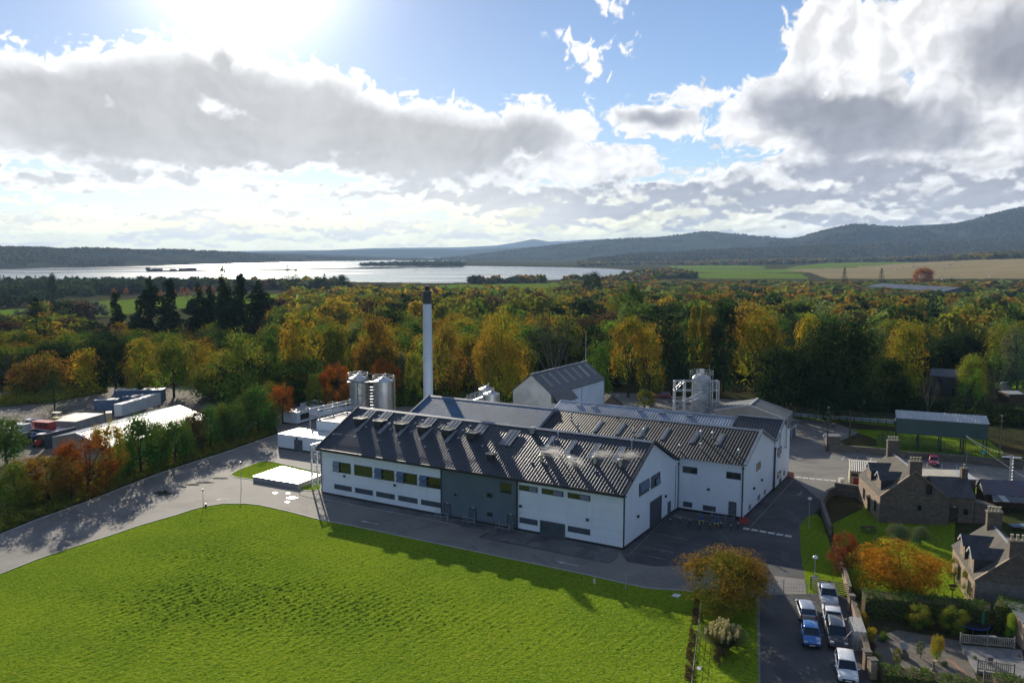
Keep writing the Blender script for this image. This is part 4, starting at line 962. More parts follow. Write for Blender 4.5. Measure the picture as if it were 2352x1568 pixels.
for i, (x, y) in enumerate(((1205, 830), (1555, 895))):
    q = zat(27, x, y); e = empty('pump_stand', (q.x, q.y, 0), ('left hand' if i == 0 else 'right hand') + ' small blue pump on yellow feet on the loading slab', 'pump', 'blue pumps on the loading slab')
    m = MB(); m.box((q.x, q.y + .1, .62), (.3, .3, .7)); m.tube((q.x, q.y + .15, .9), (q.x, q.y + .3, 1.35), .1, 8); m.build('pump', M['blue_paint'], e)
    m = MB(); [m.box((q.x + a, q.y - .1, .2), (.09, .3, .35)) for a in (-.28, .28)]; m.box((q.x, q.y - .1, .4), (.65, .3, .08)); m.build('foot', M['yellow'], e)
def barrier(name, a, b, label, mt='barrier_red', h=1.0, closed=False):
    a, b = Vector(a), Vector(b); d = (b - a); n = Vector((-d.y, d.x, 0)).normalized() * .05; m = MB(); Z = Vector((0, 0, 1))
    for z0, z1 in ((.18, .32), (.86, 1.0)): m.obox(a - n + Z * z0, d, n * 2, Z * (z1 - z0))
    m.obox(a - n + Z * .5, d, n * 2, Z * .16)
    k = 7
    for i in range(k + 1): m.obox(a + d * (i / k) * .96 - n + Z * .05, d.normalized() * .05, n * 2, Z * .95)
    o = m.build(name, M[mt]); return tag(o, label, 'barrier', 'red plastic safety barriers')
barrier('safety_barrier', zat(27, 2095, 860), zat(27, 2315, 870), 'faded red plastic barrier by the front corner of the right wing')
barrier('safety_barrier', zat(22, 268, 1345), zat(22, 390, 1375), 'bright red plastic barrier sunlit at the far right corner of the factory')

# ------------------------------------------------------------------ chimney
cx_, cy_ = -17.1, 165.0
ch = empty('chimney_stack', (cx_, cy_, 0), 'tall slim pale grey chimney with a dark sooty top rising over the treetops', 'chimney')
H = 31.5
MB().lathe((cx_, cy_, 0), [(1.02, 0), (.98, 12), (.93, 22), (.86, H - 3.6)], 36).build('shaft', M['chimney'], ch, smooth=True)
MB().lathe((cx_, cy_, H - 3.6), [(.87, 0), (.87, 2.6), (.62, 2.6), (.62, 2.7)], 36).build('stack_top', M['soot'], ch, smooth=True)
for dx_, dy_ in ((-.26, 0), (.26, 0), (0, .3)): MB().tube((cx_ + dx_, cy_ + dy_, H - 1), (cx_ + dx_, cy_ + dy_, H + .02), .25, 14).build('flue', M['soot'], ch)
for z in (5.2, 17.0): MB().ring((cx_, cy_, z), 1.0 if z < 10 else .97, .06, 32).build('band', M['steel'], ch)
MB().ring((cx_, cy_, H - 1.0), .95, .04, 32).build('band', M['steel'], ch)
# ------------------------------------------------------------------ flat roofed white blocks on the left
Zv = Vector((0, 0, 1))
def rect_from(r, bl, br, depth, left=True):
    """front edge on the ground from two picture points; sides run along UB"""
    a, b = (zat(r, *bl), zat(r, *br)); return a, b
def flat_block(name, a, b, depth, h, label, par=.25, roof='concrete', doors=(), plinth=.35):
    d = (b - a).normalized(); n = Vector((d.y, -d.x, 0)); w = (b - a).length; k = -n * depth
    e = empty(name, tuple(a), label, 'building')
    MB().obox(a + Zv * plinth, d * w, k, Zv * (h - plinth)).build('wall', M['white_wall'], e)
    MB().obox(a + d * .02 - n * .02, d * (w - .04), k * .995, Zv * plinth).build('plinth', M['dark_trim'], e)
    MB().obox(a + d * .3 - n * .3 + Zv * h, d * (w - .6), -n * (depth - .6), Zv * .03).build('roof', M[roof], e)
    m = MB()
    for o_, x, y in ((a, d * w, -n * .3), (a - n * (depth - .3), d * w, -n * .3), (a - n * .3, d * .3, -n * (depth - .6)), (a + d * (w - .3) - n * .3, d * .3, -n * (depth - .6))): m.obox(o_ + Zv * h, x, y, Zv * par)
    m.build('parapet', M['pale_sheet'], e); return e, d, n
# lower block with a door
a = zat(8, 1078, 1158); b = zat(8, 1410, 1205); b = a + (b - a) * 1.62
e, d, n = flat_block('service_block', a, b, 6.2, 2.85, 'low flat roofed white block with a grey door left of the factory', .14, 'pale_concrete')
s0 = (zat(8, 1228, 1190) - a).dot(d); door(a, d, n, s0 + .1, s0 + 1.9, 2.2, e); lampw(a, d, n, s0 + .7, 2.35, e)
# upper block
a2 = a + d * 4.3 - n * 6.4
e, d, n = flat_block('plant_block', a2, a2 + d * 9.5, 9.5, 4.7, 'taller flat roofed white block with a deep parapet between pipe rack and silver tanks', .22, 'concrete')
# far left block with a dark window in its right side
a3 = at(649, 972); b3 = at(679.2, 975.5); d3 = (b3 - a3).normalized(); n3 = Vector((d3.y, -d3.x, 0))
e, d, n = flat_block('office_block', a3, b3 + d3 * .5, 7.5, 2.7, 'small flat roofed white block with a dark window at the end of the left road', .10, 'pale_concrete')
q = b3 + d3 * .5; win(q, -n, d, 1.0, 4.6, .9, 2.3, None, 2, e)
a4 = at(690, 950); e, d, n = flat_block('store_block', a4, a4 + d3 * 8.5, 5, 2.5, 'low flat grey roofed store just behind the small office block', .08, 'concrete')
# railings and steps between them
put_rail('access_railing', [a3 + d3 * 4.0 - n3 * -2.2, a2 + d * -.1 + Vector((0, -1, 0))], 'pale tubular railing between the small office and the taller white block', 'railing', mids=2, h=1.6, post=2)
m = MB(); m.obox(a2 - d * 2.8 + n * 1.5 + Zv * .02, d * 2.7, -n * 1.2, Zv * 2.9); tag(m.build('plant_cabinet', M['steel']), 'small silvery equipment cabinet standing behind the low block roof', 'cabinet')
# bright wet slab in its own grass island
ISL = [(528, 1090), (545, 1080), (575, 1068), (600, 1059), (625, 1060), (680, 1072), (737, 1085), (738, 1122), (722, 1128), (690, 1125), (684, 1120), (600, 1104), (540, 1096)]
sheet_poly('lawn_island', pts(*ISL), .03, M['lawn']); kerb('island_kerb', ISL + [ISL[0]], .16, .07)
c1, c2, c3, c4 = [at(*p, .78) for p in ((581, 1093.7), (648, 1070.6), (741, 1090.5), (684.2, 1111.3))]
e = empty('tank_slab', tuple(v3(c1, 0)), 'low square concrete tank with a brilliant wet top on the small grass island', 'slab')
MB().prism([c1, c4, c3, c2], 0, .78).build('base', M['concrete'], e); cc = (c1 + c3) / 2
MB().prism([cc + (p - cc) * 1.012 for p in (c1, c4, c3, c2)], .781, .84).build('slab_top', M['pale_concrete'], e)
e = empty('hand_post', tuple(zat(8, 1280, 1525)), 'thin steel goalpost frame at the near corner of the bright slab', 'frame')
p1 = zat(8, 1283, 1528); p2 = zat(8, 1500, 1560); MB().path([p1, p1 + Zv * 2.5, (p1 + Zv * 2.5).lerp(L(-51.3, 1.5, 2.6), .98)], .05, 6).build('post', M['steel'], e)
# white covers on the asphalt
mark('ground_cover', [[px(9, 1922, 152), px(9, 1968, 142), px(9, 2004, 152), px(9, 1955, 162)], [px(9, 1912, 180), px(9, 1935, 174), px(9, 1950, 180), px(9, 1928, 185)], [px(9, 1832, 120), px(9, 1850, 114), px(9, 1868, 119), px(9, 1850, 124)],
                      [px(9, 1920, 122), px(9, 1935, 117), px(9, 1950, 121), px(9, 1935, 126)], [px(9, 1593, 207), px(9, 1612, 204), px(9, 1628, 210), px(9, 1608, 213)]], 'pale_concrete', .035)
mark('concrete_pad', [[px(10, 2158, 812), px(10, 2180, 797), px(10, 2228, 803), px(10, 2205, 825)], [px(6, 480, 1370), px(6, 500, 1345), px(6, 540, 1350), px(6, 525, 1390)]], 'pale_concrete', .07)

# ------------------------------------------------------------------ steel pipe racks
def lattice(m, p, q, h0, h1, r=.05, n=3):
    """vertical lattice panel between posts p and q"""
    for i in range(n):
        za, zb = h0 + (h1 - h0) * i / n, h0 + (h1 - h0) * (i + 1) / n
        m.tube(p + Zv * za, q + Zv * za, r, 5); a_, b_ = (p, q) if i % 2 else (q, p); m.tube(a_ + Zv * za, b_ + Zv * zb, r * .8, 5)
    m.tube(p + Zv * h1, q + Zv * h1, r, 5)
base = at(717.2, 1123); q2 = L(-51.3, .6)
e = empty('pipe_tower', tuple(base), 'slim silver steel pipe tower standing against the left corner of the factory', 'pipe rack')
m = MB(); 
for p in (base, base + UA * -.05 + UB * 1.3): m.obox(p - UA * .1 - UB * .1, UA * .2, UB * .2, Zv * 7.4)
build_each(m, 'post', M['steel'], e)
m = MB(); lattice(m, base + UB * .1, L(-51.3, 1.2), 1.0, 6.9, .045, 4); lattice(m, base, base + UB * 1.3, .6, 7.3, .04, 4); m.build('brace', M['steel'], e)
m = MB()
for k in range(6): z = 5.1 + .33 * k; m.path([base - UA * .2 + Zv * z, base + UA * 1.0 + Zv * z, L(-51.4 , 2.5 + k, z)], .07, 6)
m.obox(base - UA * .1 + Zv * 7.3, UA * .3, UB * 6, Zv * .12); m.obox(base + UA * 1.2 + Zv * 7.3, UA * .15, UB * 6, Zv * .12)
m.build('pipe', M['steel'], e)
def rack(name, p, d1, d2, w, l, h, label, bays=3, pr=7):
    e = empty(name, tuple(p), label, 'pipe rack'); m = MB(); g = MB(); k = MB()
    for i in range(bays + 1):
        for s in (0, w):
            c = p + d2 * (l * i / bays) + d1 * s; m.obox(c - d1 * .11 - d2 * .11, d1 * .22, d2 * .22, Zv * h)
        c = p + d2 * (l * i / bays)
        for z in (h - .1, h - 1.5): g.tube(c + Zv * z, c + d1 * w + Zv * z, .07, 5)
        if i < bays:
            c2_ = p + d2 * (l * (i + 1) / bays)
            for s in (0, w): g.tube(c + d1 * s + Zv * (h - .1), c2_ + d1 * s + Zv * (h - .1), .07, 5); g.tube(c + d1 * s + Zv * (h - 1.5), c2_ + d1 * s + Zv * (h - 1.5), .07, 5); g.tube(c + d1 * s + Zv * (h - 1.5), c2_ + d1 * s + Zv * (h - .1), .05, 5); g.tube(c + d1 * s + Zv * (h - 1.5), c2_ + d1 * s + Zv * (h - 3.6), .045, 5)
            g.tube(c + Zv * (h - .1), c2_ + d1 * w + Zv * (h - .1), .05, 5)
    for i in range(pr):
        s = .2 + (w - .4) * i / (pr - 1); z = h - 1.35 - .25 * (i % 2); k.tube(p + d1 * s + Zv * z, p + d1 * s + d2 * l + Zv * z, .09 if i % 3 else .14, 8)
    build_each(m, 'post', M['steel'], e); g.build('brace', M['steel'], e); k.build('pipe', M['stainless'], e, smooth=True); return e
pr0 = at(716, 1010); pr0 = at(705, 1006, 0)
rack('pipe_rack', at(713, 1008), UA, UB, 2.4, 12, 6.4, 'galvanised pipe rack carrying bundled pipes over the white blocks', 3)
rack('pipe_bridge', L(-49, 33), Vector((-UA.x, -UA.y, 0)), UB, 2.2, 9, 8.3, 'pale lattice pipe bridge between the silver tanks and the blue roof', 3, 5)
# ------------------------------------------------------------------ tanks
def tank(name, u, y, r, ztop, cone, label, mt='stainless', group=None, railing=True, legs=0):
    x = (u - CX) / FX * (y * CP + (CAMZ - ztop) * SP); e = empty(name, (x, y, 0), label, 'tank', group)
    MB().lathe((x, y, 0), [(r, 0), (r, ztop)], 44).build('shell', M[mt], e, smooth=True)
    MB().lathe((x, y, ztop), [(r * 1.01, 0), (r * .12, cone), (r * .1, cone + .25)], 44).build('roof', M[mt], e, smooth=True)
    m = MB()
    for z in np.arange(1.6, ztop, 2.0): m.ring((x, y, z), r + .005, .02, 44)
    m.build('seam', M['steel'], e)
    if railing:
        m = MB(); m.ring((x, y, ztop + 1.1), r * 1.08, .05, 40); m.ring((x, y, ztop + .6), r * 1.08, .03, 40)
        for i in range(16): t = 2 * math.pi * i / 16; m.tube((x + r * 1.08 * math.cos(t), y + r * 1.08 * math.sin(t), ztop - .2), (x + r * 1.08 * math.cos(t), y + r * 1.08 * math.sin(t), ztop + 1.1), .03, 4)
        m.build('railing', M['steel'], e)
    MB().tube((x + r * .2, y, ztop + cone - .3), (x + r * .2, y, ztop + cone + .7), .18, 8).build('vent', M['stainless'], e); MB().tube((x - r * .4, y - r * .4, ztop + .3), (x - r * .4, y - r * .4, ztop + 1.0), .12, 8).build('vent', M['stainless'], e)
    return e, Vector((x, y, 0))
TG = 'pair of tall silver tanks behind the white blocks'
e, t1 = tank('storage_tank', 822.3, 183, 2.05, 10.1, .8, 'left hand tall stainless tank with a ring railing beside the orange tree', group=TG)
e, t2 = tank('storage_tank', 880.5, 180, 2.15, 9.9, .9, 'right hand tall stainless tank with a cone top and downpipe', group=TG)
m = MB(); [m.tube((t2.x + 2.35 + k * .2, t2.y, .2), (t2.x + 2.35 + k * .2, t2.y, 11), .06, 6) for k in (0, 1)]; m.build('pipe', M['cream'], e)
e = empty('tank_gantry', (t1.x + 1.4, t1.y - 2.9, 0), 'grey steel access gantry with stairs between the two tall silver tanks', 'gantry')
g0 = Vector((t1.x + .2, t1.y - 2.6, 0)); m = MB()
for s in (0, 2.4, 3.6):
    for t in (0, 1.2): m.obox(g0 + Vector((s, t, 0)), (.16, 0, 0), (0, .16, 0), (0, 0, 9.4))
build_each(m, 'post', M['steel_dark'], e); m = MB(); lattice(m, g0, g0 + Vector((2.4, 0, 0)), .8, 9.2, .06, 3); lattice(m, g0 + Vector((2.4, 0, 0)), g0 + Vector((3.6, 0, 0)), .8, 9.2, .04, 8); m.build('brace', M['steel_dark'], e)
m = MB(); m.obox(g0 + Vector((-2.2, -.3, 9.4)), (7.8, 0, 0), (0, 2.0, 0), (0, 0, .16)); m.build('deck', M['steel_dark'], e)
m = MB()
for z in (10.0, 10.5): m.path([g0 + Vector((-2.2, -.3, z)), g0 + Vector((5.6, -.3, z))], .03, 5)
for i in range(9): m.tube(g0 + Vector((-2.2 + i * .97, -.3, 9.4)), g0 + Vector((-2.2 + i * .97, -.3, 10.5)), .03, 5)
m.tube(g0 + Vector((-1.4, .8, 11.7)), g0 + Vector((4.6, .4, 11.2)), .06, 6); m.tube(g0 + Vector((.4, .8, 9.4)), g0 + Vector((.4, .8, 11.6)), .05, 6)
for k in range(12): m.obox(g0 + Vector((2.5, .2, .8 + k * .68)), (1.0, 0, 0), (0, .7, 0), (0, 0, .05))
m.build('railing', M['steel'], e)
TG2 = 'pair of squat silver tanks behind the blue roof'
e, t3 = tank('spirit_tank', 1129, 172, 1.72, 8.4, .55, 'near squat silver tank with a stained cone lid behind the blue roof', group=TG2, railing=False)
e, t4 = tank('spirit_tank', 1118, 177, 1.72, 8.6, .55, 'far squat silver tank half hidden behind its twin beside the blue roof', group=TG2, railing=False)
e = empty('tank_walkway', (t3.x - 3.6, t3.y - 1, 0), 'light steel stair and walkway left of the two squat tanks', 'walkway'); m = MB(); g0 = Vector((t3.x - 5.2, t3.y - 1.4, 0))
for i in range(5):
    for t in (0, 1.3): m.tube(g0 + Vector((i * .85, t, 0)), g0 + Vector((i * .85, t, 8.2 + i * .3)), .045, 5)
for t in (0, 1.3):
    for dz_ in (0, -.5, -1): m.tube(g0 + Vector((0, t, 8.0 + dz_)), g0 + Vector((3.4, t, 9.2 + dz_)), .04, 5)
m.obox(g0 + Vector((0, 0, 6.6)), (3.4, 0, 1.2), (0, 1.3, 0), (0, 0, .1)); m.build('frame', M['steel'], e)
c = g0 + Vector((-.3, -.2, 7.2)); MB().lathe(tuple(c), [(.3, 0), (.32, .25), (.1, .5)], 14).build('light_hood', M['stainless'], e, smooth=True)

# ------------------------------------------------------------------ pale silo in its steel frame
sy = 181.; sx = (1611 - CX) / FX * (sy * CP + 28 * SP); e = empty('silo', (sx, sy, 0), 'tall pale silo with a domed top and ring railing behind the dark roof', 'silo')
MB().lathe((sx, sy, 0), [(2.05, 0), (2.05, 10.4), (1.6, 10.9), (.6, 11.2)], 48).build('shell', M['silo'], e, smooth=True)
m = MB(); [m.ring((sx, sy, z), 2.07, .02, 44) for z in (1.5, 3, 4.5, 6, 7.5, 9)]; m.build('seam', M['steel'], e)
m = MB(); m.ring((sx, sy, 11.9), 2.55, .05, 36); m.ring((sx, sy, 11.3), 2.55, .035, 36)
for i in range(14): t = 2 * math.pi * i / 14; m.tube((sx + 2.55 * math.cos(t), sy + 2.55 * math.sin(t), 10.3), (sx + 2.55 * math.cos(t), sy + 2.55 * math.sin(t), 11.9), .03, 4)
m.tube((sx + 1.7, sy, 10), (sx + 1.7, sy, 13.3), .05, 6); m.build('railing', M['steel'], e)
m = MB(); arc = [Vector((sx - 2.3 + 1.9 * (1 - math.cos(t)), sy - 1.6, 9.2 + 2.6 * math.sin(t))) for t in np.linspace(0, 1.45, 9)]; m.path([Vector((sx - 2.3, sy - 1.6, 5))] + arc, .2, 8); m.box((sx, sy, 11.9), (1.0, 1.0, .9)); m.tube((sx - 1, sy, 11.3), (sx - 1, sy, 12.4), .14, 8); m.build('inlet_pipe', M['stainless'], e, smooth=True)
e = empty('silo_scaffold', (sx - 4, sy - 3, 0), 'open galvanised steel stair frame wrapped round the left side of the silo', 'frame')
p0 = Vector((sx - 6.6, sy - 3.4, 0)); xs_ = (0, 2.2, 8.2, 9.6); m = MB(); b_ = MB()
for s in xs_:
    for t in (0, 1.7): m.obox(p0 + Vector((s, t, 0)), (.24, 0, 0), (0, .24, 0), (0, 0, 10.2))
for t in (0, 1.7):
    for z in (3.2, 5.6, 8.0, 10.1): b_.tube(p0 + Vector((0, t, z)), p0 + Vector((9.6, t, z)), .12, 6)
    for (a_, z0, c_, z1) in ((0, 3.2, 2.2, 5.6), (0, 8.0, 2.2, 10.1), (2.2, 5.6, 8.2, 8.0), (8.2, 3.2, 9.6, 5.6), (8.2, 8, 9.6, 10.1), (8.2, 5.6, 2.2, 3.2), (0, .3, 2.2, 3.2)): b_.tube(p0 + Vector((a_, t, z0)), p0 + Vector((c_, t, z1)), .09, 5)
for s in xs_:
    for z in (3.2, 5.6, 8, 10.1): b_.tube(p0 + Vector((s, 0, z)), p0 + Vector((s, 1.7, z)), .06, 5)
build_each(m, 'post', M['steel'], e); b_.build('brace', M['steel'], e); st_ = MB()
for (z0, x0, z1, x1) in ((.6, 3.0, 3.2, 6.6), (3.2, 7.6, 5.6, 3.2), (5.6, 3.2, 8.0, 7.4), (8.0, 7.4, 10.1, 4.2)):
    for t in (.1, 1.0):
        for dz_ in (0, .9): st_.tube(p0 + Vector((x0, -t, z0 + dz_)), p0 + Vector((x1, -t, z1 + dz_)), .08, 5)
    for k in range(10): st_.obox(p0 + Vector((x0 + (x1 - x0) * k / 10, -1.0, z0 + (z1 - z0) * k / 10)), (.3, 0, 0), (0, .9, 0), (0, 0, .04))
st_.build('stair', M['steel'], e)

# ------------------------------------------------------------------ old white gabled building with mast
r0, r1_ = at(1222, 859, 13.2), at(1345.7, 829.4, 13.2); d = (r1_ - r0).normalized(); n = Vector((d.y, -d.x, 0)); Lh = (r1_ - r0).length; g0 = v3(r0, 0) - d * .1
e = empty('gabled_building', tuple(g0), 'old tall white rendered gabled building with a slate roof and a thin mast', 'building')
Wl, Wr, El, Er, El2 = 4.6, 4.6, 9.6, 9.6, 7.9
def gp(s, t, z): return g0 + d * s + n * t + Zv * z
m = MB(); P = [gp(0, -Wl, 0), gp(0, Wr, 0), gp(0, Wr, Er), gp(0, 0, 13.0), gp(0, -Wl, El)]; Q = [p + d * (Lh + .2) for p in P]
m.hull(P + Q, [(0, 1, 2, 3, 4), (9, 8, 7, 6, 5), (0, 4, 9, 5), (1, 6, 7, 2), (2, 7, 8, 3), (3, 8, 9, 4)]); m.build('wall', M['render'], e)
MB().obox(gp(Lh * .32, Wr, 0), d * (Lh * .68 + .2), n * .06, Zv * (Er - .1)).build('painted_wall', M['render_blue'], e)
MB().obox(gp(-.02, Wr, 0), d * (Lh * .32), n * 1.7, Zv * 7.6).build('lean_to_wall', M['render'], e)
m = MB()
for sg, W_, E_ in ((-1, Wl, El), (1, Wr, Er)):
    sl2 = (13.2 - E_) / W_; P = [gp(-.25, 0, 13.2), gp(Lh + .35, 0, 13.2), gp(Lh + .35, sg * (W_ + .3), E_ - sl2 * .3), gp(-.25, sg * (W_ + .3), E_ - sl2 * .3)]; m.hull(P + [p - Zv * .15 for p in P], [(0, 1, 2, 3), (7, 6, 5, 4), (0, 3, 7, 4), (1, 5, 6, 2), (2, 6, 7, 3)])
P = [gp(-.25, Wr, Er + .12), gp(Lh * .33, Wr, Er + .12), gp(Lh * .33, Wr + 2.0, 7.8), gp(-.25, Wr + 2.0, 7.8)]; m.hull(P + [p - Zv * .15 for p in P], [(0, 1, 2, 3), (7, 6, 5, 4), (0, 3, 7, 4), (1, 5, 6, 2), (2, 6, 7, 3)])
m.build('roof', M['slate'], e)
ss_ = (13.2 - Er) / Wr
for i, s in enumerate(np.linspace(.10, .93, 7)):
    m = MB(); c = lambda a, b: gp(Lh * a, b, 13.2 - ss_ * b + .03); m.hull([c(s, .5), c(s + .035, .5), c(s + .035, 3.4), c(s, 3.4)], [(0, 1, 2, 3)]); m.build('rooflight', M['skylight' if i == 5 else 'skylight_dark'], e)
m = MB(); bar(gp(-.3, 0, 13.27), gp(Lh + .4, 0, 13.27), .3, .14, m); m.build('ridge_cap', M['lead'], e)
m = MB(); m.tube(gp(Lh, 0, 13.0), gp(Lh, 0, 20.2), .06, 6, 0, .03); m.build('mast', M['white_paint'], e)
m = MB(); m.tube(gp(Lh * .55, Wr + .13, 0), gp(Lh * .55, Wr + .13, Er - .2), .06, 6); m.tube(gp(Lh + .1, Wr + .13, 0), gp(Lh + .1, Wr + .13, Er - .2), .06, 6); m.build('downpipe', M['lead'], e)
win(gp(0, 0, 0), -n, -d, -3.2, -1.8, 4.6, 5.6, None, 1, e)
# ------------------------------------------------------------------ small hut, stone shed, grey shed
def gable_house(name, base, d, w, l, ze, zr, wall, roof, label, cat='shed', over=.25, th=.1, w2=None):
    """base = left front corner, d runs across the gable, ridge runs along -n"""
    d = d.normalized(); k = Vector((-d.y, d.x, 0)); e = empty(name, tuple(base), label, cat); m = MB()
    P = [base, base + d * w, base + d * w + Zv * ze, base + d * w / 2 + Zv * zr, base + Zv * ze]; Q = [p + k * l for p in P]
    m.hull(P + Q, [(0, 1, 2, 3, 4), (9, 8, 7, 6, 5), (0, 4, 9, 5), (1, 6, 7, 2), (2, 7, 8, 3), (3, 8, 9, 4)]); m.build('wall', M[wall], e)
    m = MB(); sl_ = (zr - ze) / (w / 2)
    for sg in (-1, 1):
        c = base + d * w / 2 - k * over; o1 = d * sg * (w / 2 + over); P = [c + Zv * (zr + .06), c + k * (l + 2 * over) + Zv * (zr + .06), c + k * (l + 2 * over) + o1 + Zv * (ze - sl_ * over + .06), c + o1 + Zv * (ze - sl_ * over + .06)]
        m.hull(P + [p + Zv * th for p in P], [(3, 2, 1, 0), (4, 5, 6, 7), (0, 4, 7, 3), (1, 2, 6, 5), (2, 3, 7, 6)])
    m.build('roof', M[roof], e); return e, d, k
hb = at(1409, 881); flat = empty('hut', tuple(hb), 'tiny white flat roofed hut at the edge of the wood', 'hut')
MB().obox(hb, (3.4, -.9, 0), (.9, 2.6, 0), (0, 0, 1.9)).build('wall', M['render'], flat); MB().obox(hb + Vector((-.2, -.15, 1.9)), (3.8, -1.0, 0), (1.0, 3.0, 0), (0, 0, .16)).build('roof', M['concrete'], flat)
win(hb, Vector((3.4, -.9, 0)).normalized(), Vector((-.9, -3.4, 0)).normalized(), .9, 2.0, .8, 1.5, None, 1, flat)
b_ = at(1378, 958); e, dd_, kk_ = gable_house('stone_shed', b_, Vector((1, .42, 0)), 6.0, 8, 2.6, 4.9, 'stone', 'slate_warm', 'small stone shed with a worn slate roof right of the old white building')
MB().box((b_.x + 4.6, b_.y + 4.0, 4.45), (.7, 1.0, .06)).build('rooflight', M['skylight'], e)
tag(MB().lathe((at(1381.5, 951).x, b_.y - .6, 2.9), [(.05, 0), (.16, .1), (.16, .25), (.05, .35)], 10).build('warning_lamp', mat('amber_lamp', (.8, .2, .02), .3)), 'small amber lamp on the stone shed wall', 'lamp')
# grey sheeted shed with a shallow gable
ez = 4.9; c_l, c_a, c_r, c_br, c_ba = at(1640.9, 941, ez), at(1715.6, 936.9, 6.6), at(1804.4, 961.8, ez), at(1820.6, 944, ez), at(1739, 920, 6.6)
e = empty('storage_shed', tuple(v3(c_r, 0)), 'broad low gabled shed with buff walls and a grey sheet roof', 'shed'); kk = (c_br - c_r) * 1.0; c_bl = c_l + kk
mid_f = (c_l + c_r) / 2 + Zv * 1.9; mid_b = mid_f + kk
m = MB(); F_ = [v3(c_l, 0), v3(c_r, 0), c_r, mid_f - Zv * .1, c_l]; m.hull(F_ + [p + kk for p in F_], [(0, 1, 2, 3, 4), (9, 8, 7, 6, 5), (0, 4, 9, 5), (1, 6, 7, 2)]); m.build('wall', M['shed_wall'], e)
m = sheet(c_r + (c_r - c_l) * .01, c_r + kk + (c_r - c_l) * .01, mid_b, mid_f, .8, .05); sheet(c_l + kk, c_l, mid_f, mid_b, .8, .05, m); m.build('roof', M['shed_roof'], e)
m = MB(); bar(mid_f + Zv * .08, mid_b + Zv * .08, .5, .1, m); bar(c_l, mid_f, .2, .25, m); bar(mid_f, c_r, .2, .25, m); m.build('verge_trim', M['pale_sheet'], e)
# white lean-to on its right
e = empty('lean_to', tuple(zat(22, 300, 590)), 'small white lean-to with dark doors on the end of the grey shed', 'shed'); p = zat(22, 300, 590); q = zat(22, 440, 480); dq = (q - p).normalized(); nq = Vector((dq.y, -dq.x, 0)); Lq = (q - p).length
MB().obox(p, dq * Lq, -nq * 3.2, Zv * 2.7).build('wall', M['white_wall'], e); MB().obox(p - dq * .2 + nq * .2 + Zv * 2.7, dq * (Lq + .4), -nq * 3.6, Zv * .15).build('roof', M['shed_roof'], e)
for a_ in (.35, 2.2, 3.8):
    if a_ + 1 < Lq: door(p, dq, nq, a_, a_ + .9, 2.1, e)
# picnic tables at the shed end
def picnic(p, rz, label, mt='wood_grey'):
    e = empty('picnic_table', tuple(p), label, 'picnic table', 'picnic tables'); R = Matrix.Rotation(rz, 3, 'Z'); f = lambda x, y, z: p + R @ Vector((x, y, z))
    def bx(m, c, s): m.obox(f(*c) - R @ Vector((s[0] / 2, s[1] / 2, 0)) - Zv * s[2] / 2, R @ Vector((s[0], 0, 0)), R @ Vector((0, s[1], 0)), Zv * s[2])
    m = MB(); [bx(m, (0, -.3 + .2 * i, .74), (1.8, .17, .05)) for i in range(4)]; m.build('tabletop', M[mt], e)
    for s in (-1, 1): m = MB(); bx(m, (0, s * .72, .44), (1.8, .26, .05)); m.build('seat', M[mt], e)
    for s in (-.65, .65): m = MB(); m.tube(f(s, -.25, .72), f(s, -.6, 0), .045, 5); m.tube(f(s, .25, .72), f(s, .6, 0), .045, 5); m.tube(f(s, -.8, .4), f(s, .8, .4), .04, 5); m.build('leg', M[mt], e)
picnic(zat(22, 520, 450), -.3, 'grey timber picnic table on the asphalt beside the white lean-to')
picnic(zat(4, 885, 1362), .1, 'dark picnic table on the shaded lawn before the stone house', 'wood_dark')

# ------------------------------------------------------------------ green raised building, pipe line, fences
gl, gr = at(2057, 1028.6), at(2262, 1045.7); d = (gr - gl).normalized(); n = Vector((d.y, -d.x, 0)); w = (gr - gl).length + .3
e = empty('raised_store', tuple(gl), 'long green clad store raised on posts with a pale ribbed roof', 'store'); dep = 4.6
z0_, z1_, z2_ = 3.0, 6.0, 6.7
m = MB(); P = [gl + Zv * z0_, gl - n * dep + Zv * z0_, gl - n * dep + Zv * z2_, gl + Zv * z1_]; Q = [p + d * w for p in P]; m.hull(P + Q, [(0, 1, 2, 3), (7, 6, 5, 4), (0, 4, 5, 1), (0, 3, 7, 4), (1, 5, 6, 2), (2, 6, 7, 3)]); m.build('wall', M['green_tank'], e)
m = sheet(gl + n * .2 - d * .2 + Zv * (z1_ + .02), gl + n * .2 + d * (w + .2) + Zv * (z1_ + .02), gl - n * dep + d * (w + .2) + Zv * (z2_ + .08), gl - n * dep - d * .2 + Zv * (z2_ + .08), .5, .08); m.build('roof', M['pale_sheet'], e)
m = MB()
for i in range(5):
    for t in (0.1, dep - .3): c = gl + d * (w * i / 4 * .985) - n * t; m.obox(c, d * .22, -n * .22, Zv * z0_)
build_each(m, 'post', M['green_post'], e)
